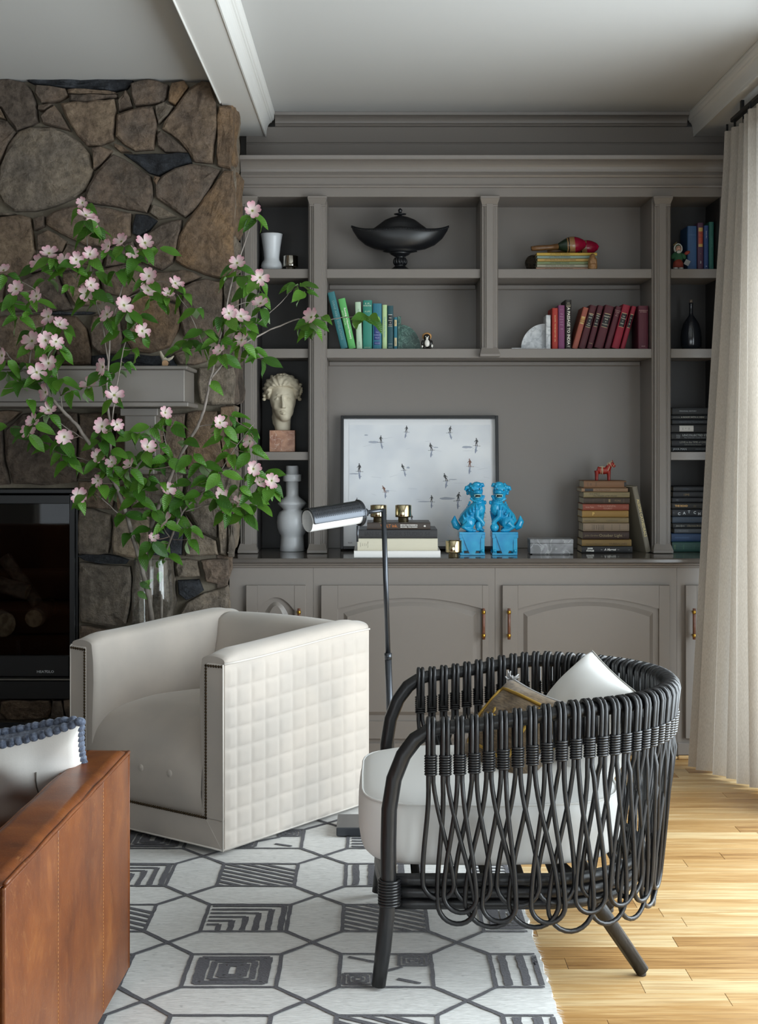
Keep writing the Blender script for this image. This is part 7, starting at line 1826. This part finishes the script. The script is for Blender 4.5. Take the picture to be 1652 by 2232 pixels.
bA.stem([(242, 715), (200, 650), (150, 590), (110, 560)], .0024, .001); bA.stem([(255, 660), (300, 640), (340, 615), (380, 620)], .0022, .001)
bA.stem([(230, 1020), (180, 1000), (130, 990)], .002, .001)
bC.stem([(325, 1470, 5.47), (328, 1340, 5.47), (327, 1250, 5.46), (328, 1160), (350, 1095), (378, 1025), (400, 980), (430, 930), (446, 885), (457, 835), (466, 795), (480, 735), (492, 680), (508, 600), (530, 540), (545, 495), (549, 470)], .0092, .0016)
bC.stem([(460, 825), (500, 775), (545, 742), (600, 714), (650, 696), (700, 700), (745, 692), (795, 688)], .0042, .0012)
bC.stem([(520, 757), (550, 715), (590, 680), (625, 645), (640, 628)], .0022, .001); bC.stem([(462, 800), (440, 745), (412, 680), (385, 640)], .0026, .001)
bC.stem([(492, 680), (530, 660), (568, 660)], .002, .001); bC.stem([(430, 930), (460, 925), (480, 922)], .002, .001); bC.stem([(378, 1025), (360, 960), (350, 910)], .0022, .001); bC.stem([(545, 742), (560, 690), (566, 620)], .0018, .001)
bD.stem([(352, 1460, 5.48), (352, 1300, 5.48), (356, 1225, 5.46), (372, 1175), (395, 1120), (420, 1092), (455, 1055), (495, 1025), (535, 1005)], .006, .0018)
bD.stem([(405, 1115), (450, 1100), (500, 1090), (550, 1085), (595, 1070)], .0026, .001); bD.stem([(470, 1045), (510, 980), (540, 940), (555, 920)], .0024, .001); bD.stem([(372, 1175), (345, 1130), (330, 1085)], .002, .001); bD.stem([(395, 1120), (385, 1050), (380, 990)], .0022, .001)
bD.stem([(535, 1005), (565, 1025), (590, 1050)], .0016, .001)
fl = [(bA, [(180, 442, .75), (187, 470, 1), (200, 485, .95), (265, 527, 1), (237, 537, .9), (316, 530, 1.05), (288, 552, .8), (107, 553, 1.1), (84, 572, .95), (140, 570, 1), (166, 566, .95), (196, 555, .95), (325, 602, 1.05), (322, 634, 1.1), (382, 618, .95), (366, 640, .8), (36, 630, 1), (80, 646, 1), (8, 590, 1), (198, 622, .9), (188, 640, 1.05), (270, 666, 1.15), (234, 686, 1.05), (106, 690, 1), (130, 708, 1.05), (70, 744, 1.2), (99, 742, 1.1), (122, 745, .9), (106, 792, 1.05), (5, 775, 1.1), (310, 722, 1.0), (80, 812, 1.1), (100, 855, 1.05), (225, 800, 1.1), (193, 838, 1.05), (249, 862, 1.15), (106, 895, 1.0), (72, 918, .9), (62, 938, 1.0), (140, 952, 1.1), (222, 930, 1.1), (255, 925, .8), (210, 996, .9), (244, 1008, .8), (214, 1048, .8), (170, 1080, 1.0)]),
      (bC, [(550, 460, 1.05), (517, 574, 1.0), (567, 605, 1.0), (499, 683, .9), (525, 690, 1.1), (527, 742, 1.0), (568, 662, 1.0), (679, 692, 1.15), (480, 765, .8), (360, 900, .8), (479, 922, .95), (283, 1015, .85), (321, 975, 1.05)]),
      (bD, [(545, 962, .9), (552, 1022, 1.0), (480, 1078, .9), (495, 1105, .95), (522, 1092, .8), (365, 1067, 1.0), (360, 1134, 1.05), (335, 1172, .7), (592, 1048, .95), (565, 1052, .8)])]
for br, L_ in fl:
    for (u, v, sc) in L_:
        Y = ydep(u, v)-.045+RB.uniform(-.025, .025)
        if u < 440 and 780 < v < 905: Y = min(Y, 5.25)
        p = P(u, v, Y)-br.org
        br.twig(p+Vector((0, .006, -.006)))
        flower(br, p, Vector((RB.uniform(-.9, .9), -1, RB.uniform(-.25, .95))), sc*.98)
        leaves(br, p+Vector((RB.uniform(-.012, .012), .014, -.012)), RB.choice((2, 3, 3)), 1.0, -.25)
lv = [(bA, [(345, 540, 3), (255, 590, 3), (285, 585, 3), (205, 590, 2), (150, 620, 2), (100, 610, 2), (25, 660, 3), (40, 690, 3), (65, 680, 2), (150, 580, 2), (220, 640, 3), (240, 690, 2), (300, 690, 3), (345, 650, 3), (400, 640, 2), (70, 720, 2), (130, 755, 2), (60, 790, 3), (20, 810, 4), (45, 830, 4), (140, 770, 2), (130, 825, 3), (155, 850, 3), (110, 820, 3), (265, 720, 2), (270, 790, 4), (290, 760, 3), (250, 810, 2), (215, 830, 3), (60, 870, 2), (85, 955, 3), (115, 975, 3), (135, 985, 4), (150, 1000, 3), (220, 960, 3), (265, 985, 4), (235, 1030, 4), (190, 1010, 2), (255, 1060, 3), (275, 1040, 4), (190, 1078, 2), (270, 1120, 3), (285, 1160, 2), (20, 930, 2), (240, 980, 2), (210, 500, 2), (190, 515, 2)]),
      (bC, [(650, 622, 5), (665, 635, 3), (805, 690, 5), (785, 695, 3), (660, 705, 3), (680, 715, 4), (700, 690, 3), (530, 600, 4), (545, 625, 3), (500, 600, 2), (560, 640, 3), (480, 690, 3), (430, 670, 3), (445, 720, 4), (410, 740, 4), (395, 760, 3), (460, 755, 3), (480, 740, 3), (540, 700, 4), (520, 720, 3), (550, 760, 3), (570, 780, 3), (300, 945, 4), (330, 930, 4), (345, 965, 4), (375, 925, 3), (310, 1000, 4), (340, 1000, 4), (365, 1000, 3), (400, 960, 2), (320, 1040, 4), (350, 1050, 3), (295, 1060, 3), (455, 830, 1), (300, 1085, 2), (420, 990, 3), (335, 1095, 2), (560, 475, 2), (540, 720, 2)]),
      (bD, [(500, 905, 3), (525, 920, 4), (545, 935, 4), (490, 950, 3), (520, 965, 4), (505, 990, 3), (545, 985, 3), (440, 1010, 3), (455, 1040, 3), (420, 1050, 3), (470, 1080, 3), (440, 1075, 3), (520, 1060, 4), (545, 1075, 4), (560, 1100, 4), (535, 1120, 3), (510, 1110, 3), (585, 1060, 3), (575, 1030, 3), (400, 1080, 4), (375, 1100, 4), (385, 1125, 3), (410, 1150, 3), (410, 1175, 2), (330, 1150, 3), (345, 1180, 2), (310, 1205, 2), (365, 1210, 2), (330, 1110, 3), (480, 1030, 3)])]
for br, L_ in lv:
    for (u, v, n) in L_:
        Y = ydep(u, v)+RB.uniform(-.05, .05)
        if u < 440 and 780 < v < 905: Y = min(Y, 5.25)
        p = P(u, v, Y)-br.org; br.twig(p, .0012); leaves(br, p, n, 1.0, -.12)
# leaves drowned in the vase
for (u, v) in ((300, 1290), (305, 1270), (312, 1280), (340, 1235), (350, 1245)):
    p = P(u, v, 5.43)-bA.org; put_leaf(bA, p, Vector((RB.uniform(-.3, .6), -.1, RB.uniform(-.6, .3))), Vector((0, -1, .4)), LM[5])
for b_ in (bA, bC, bD): b_.done()
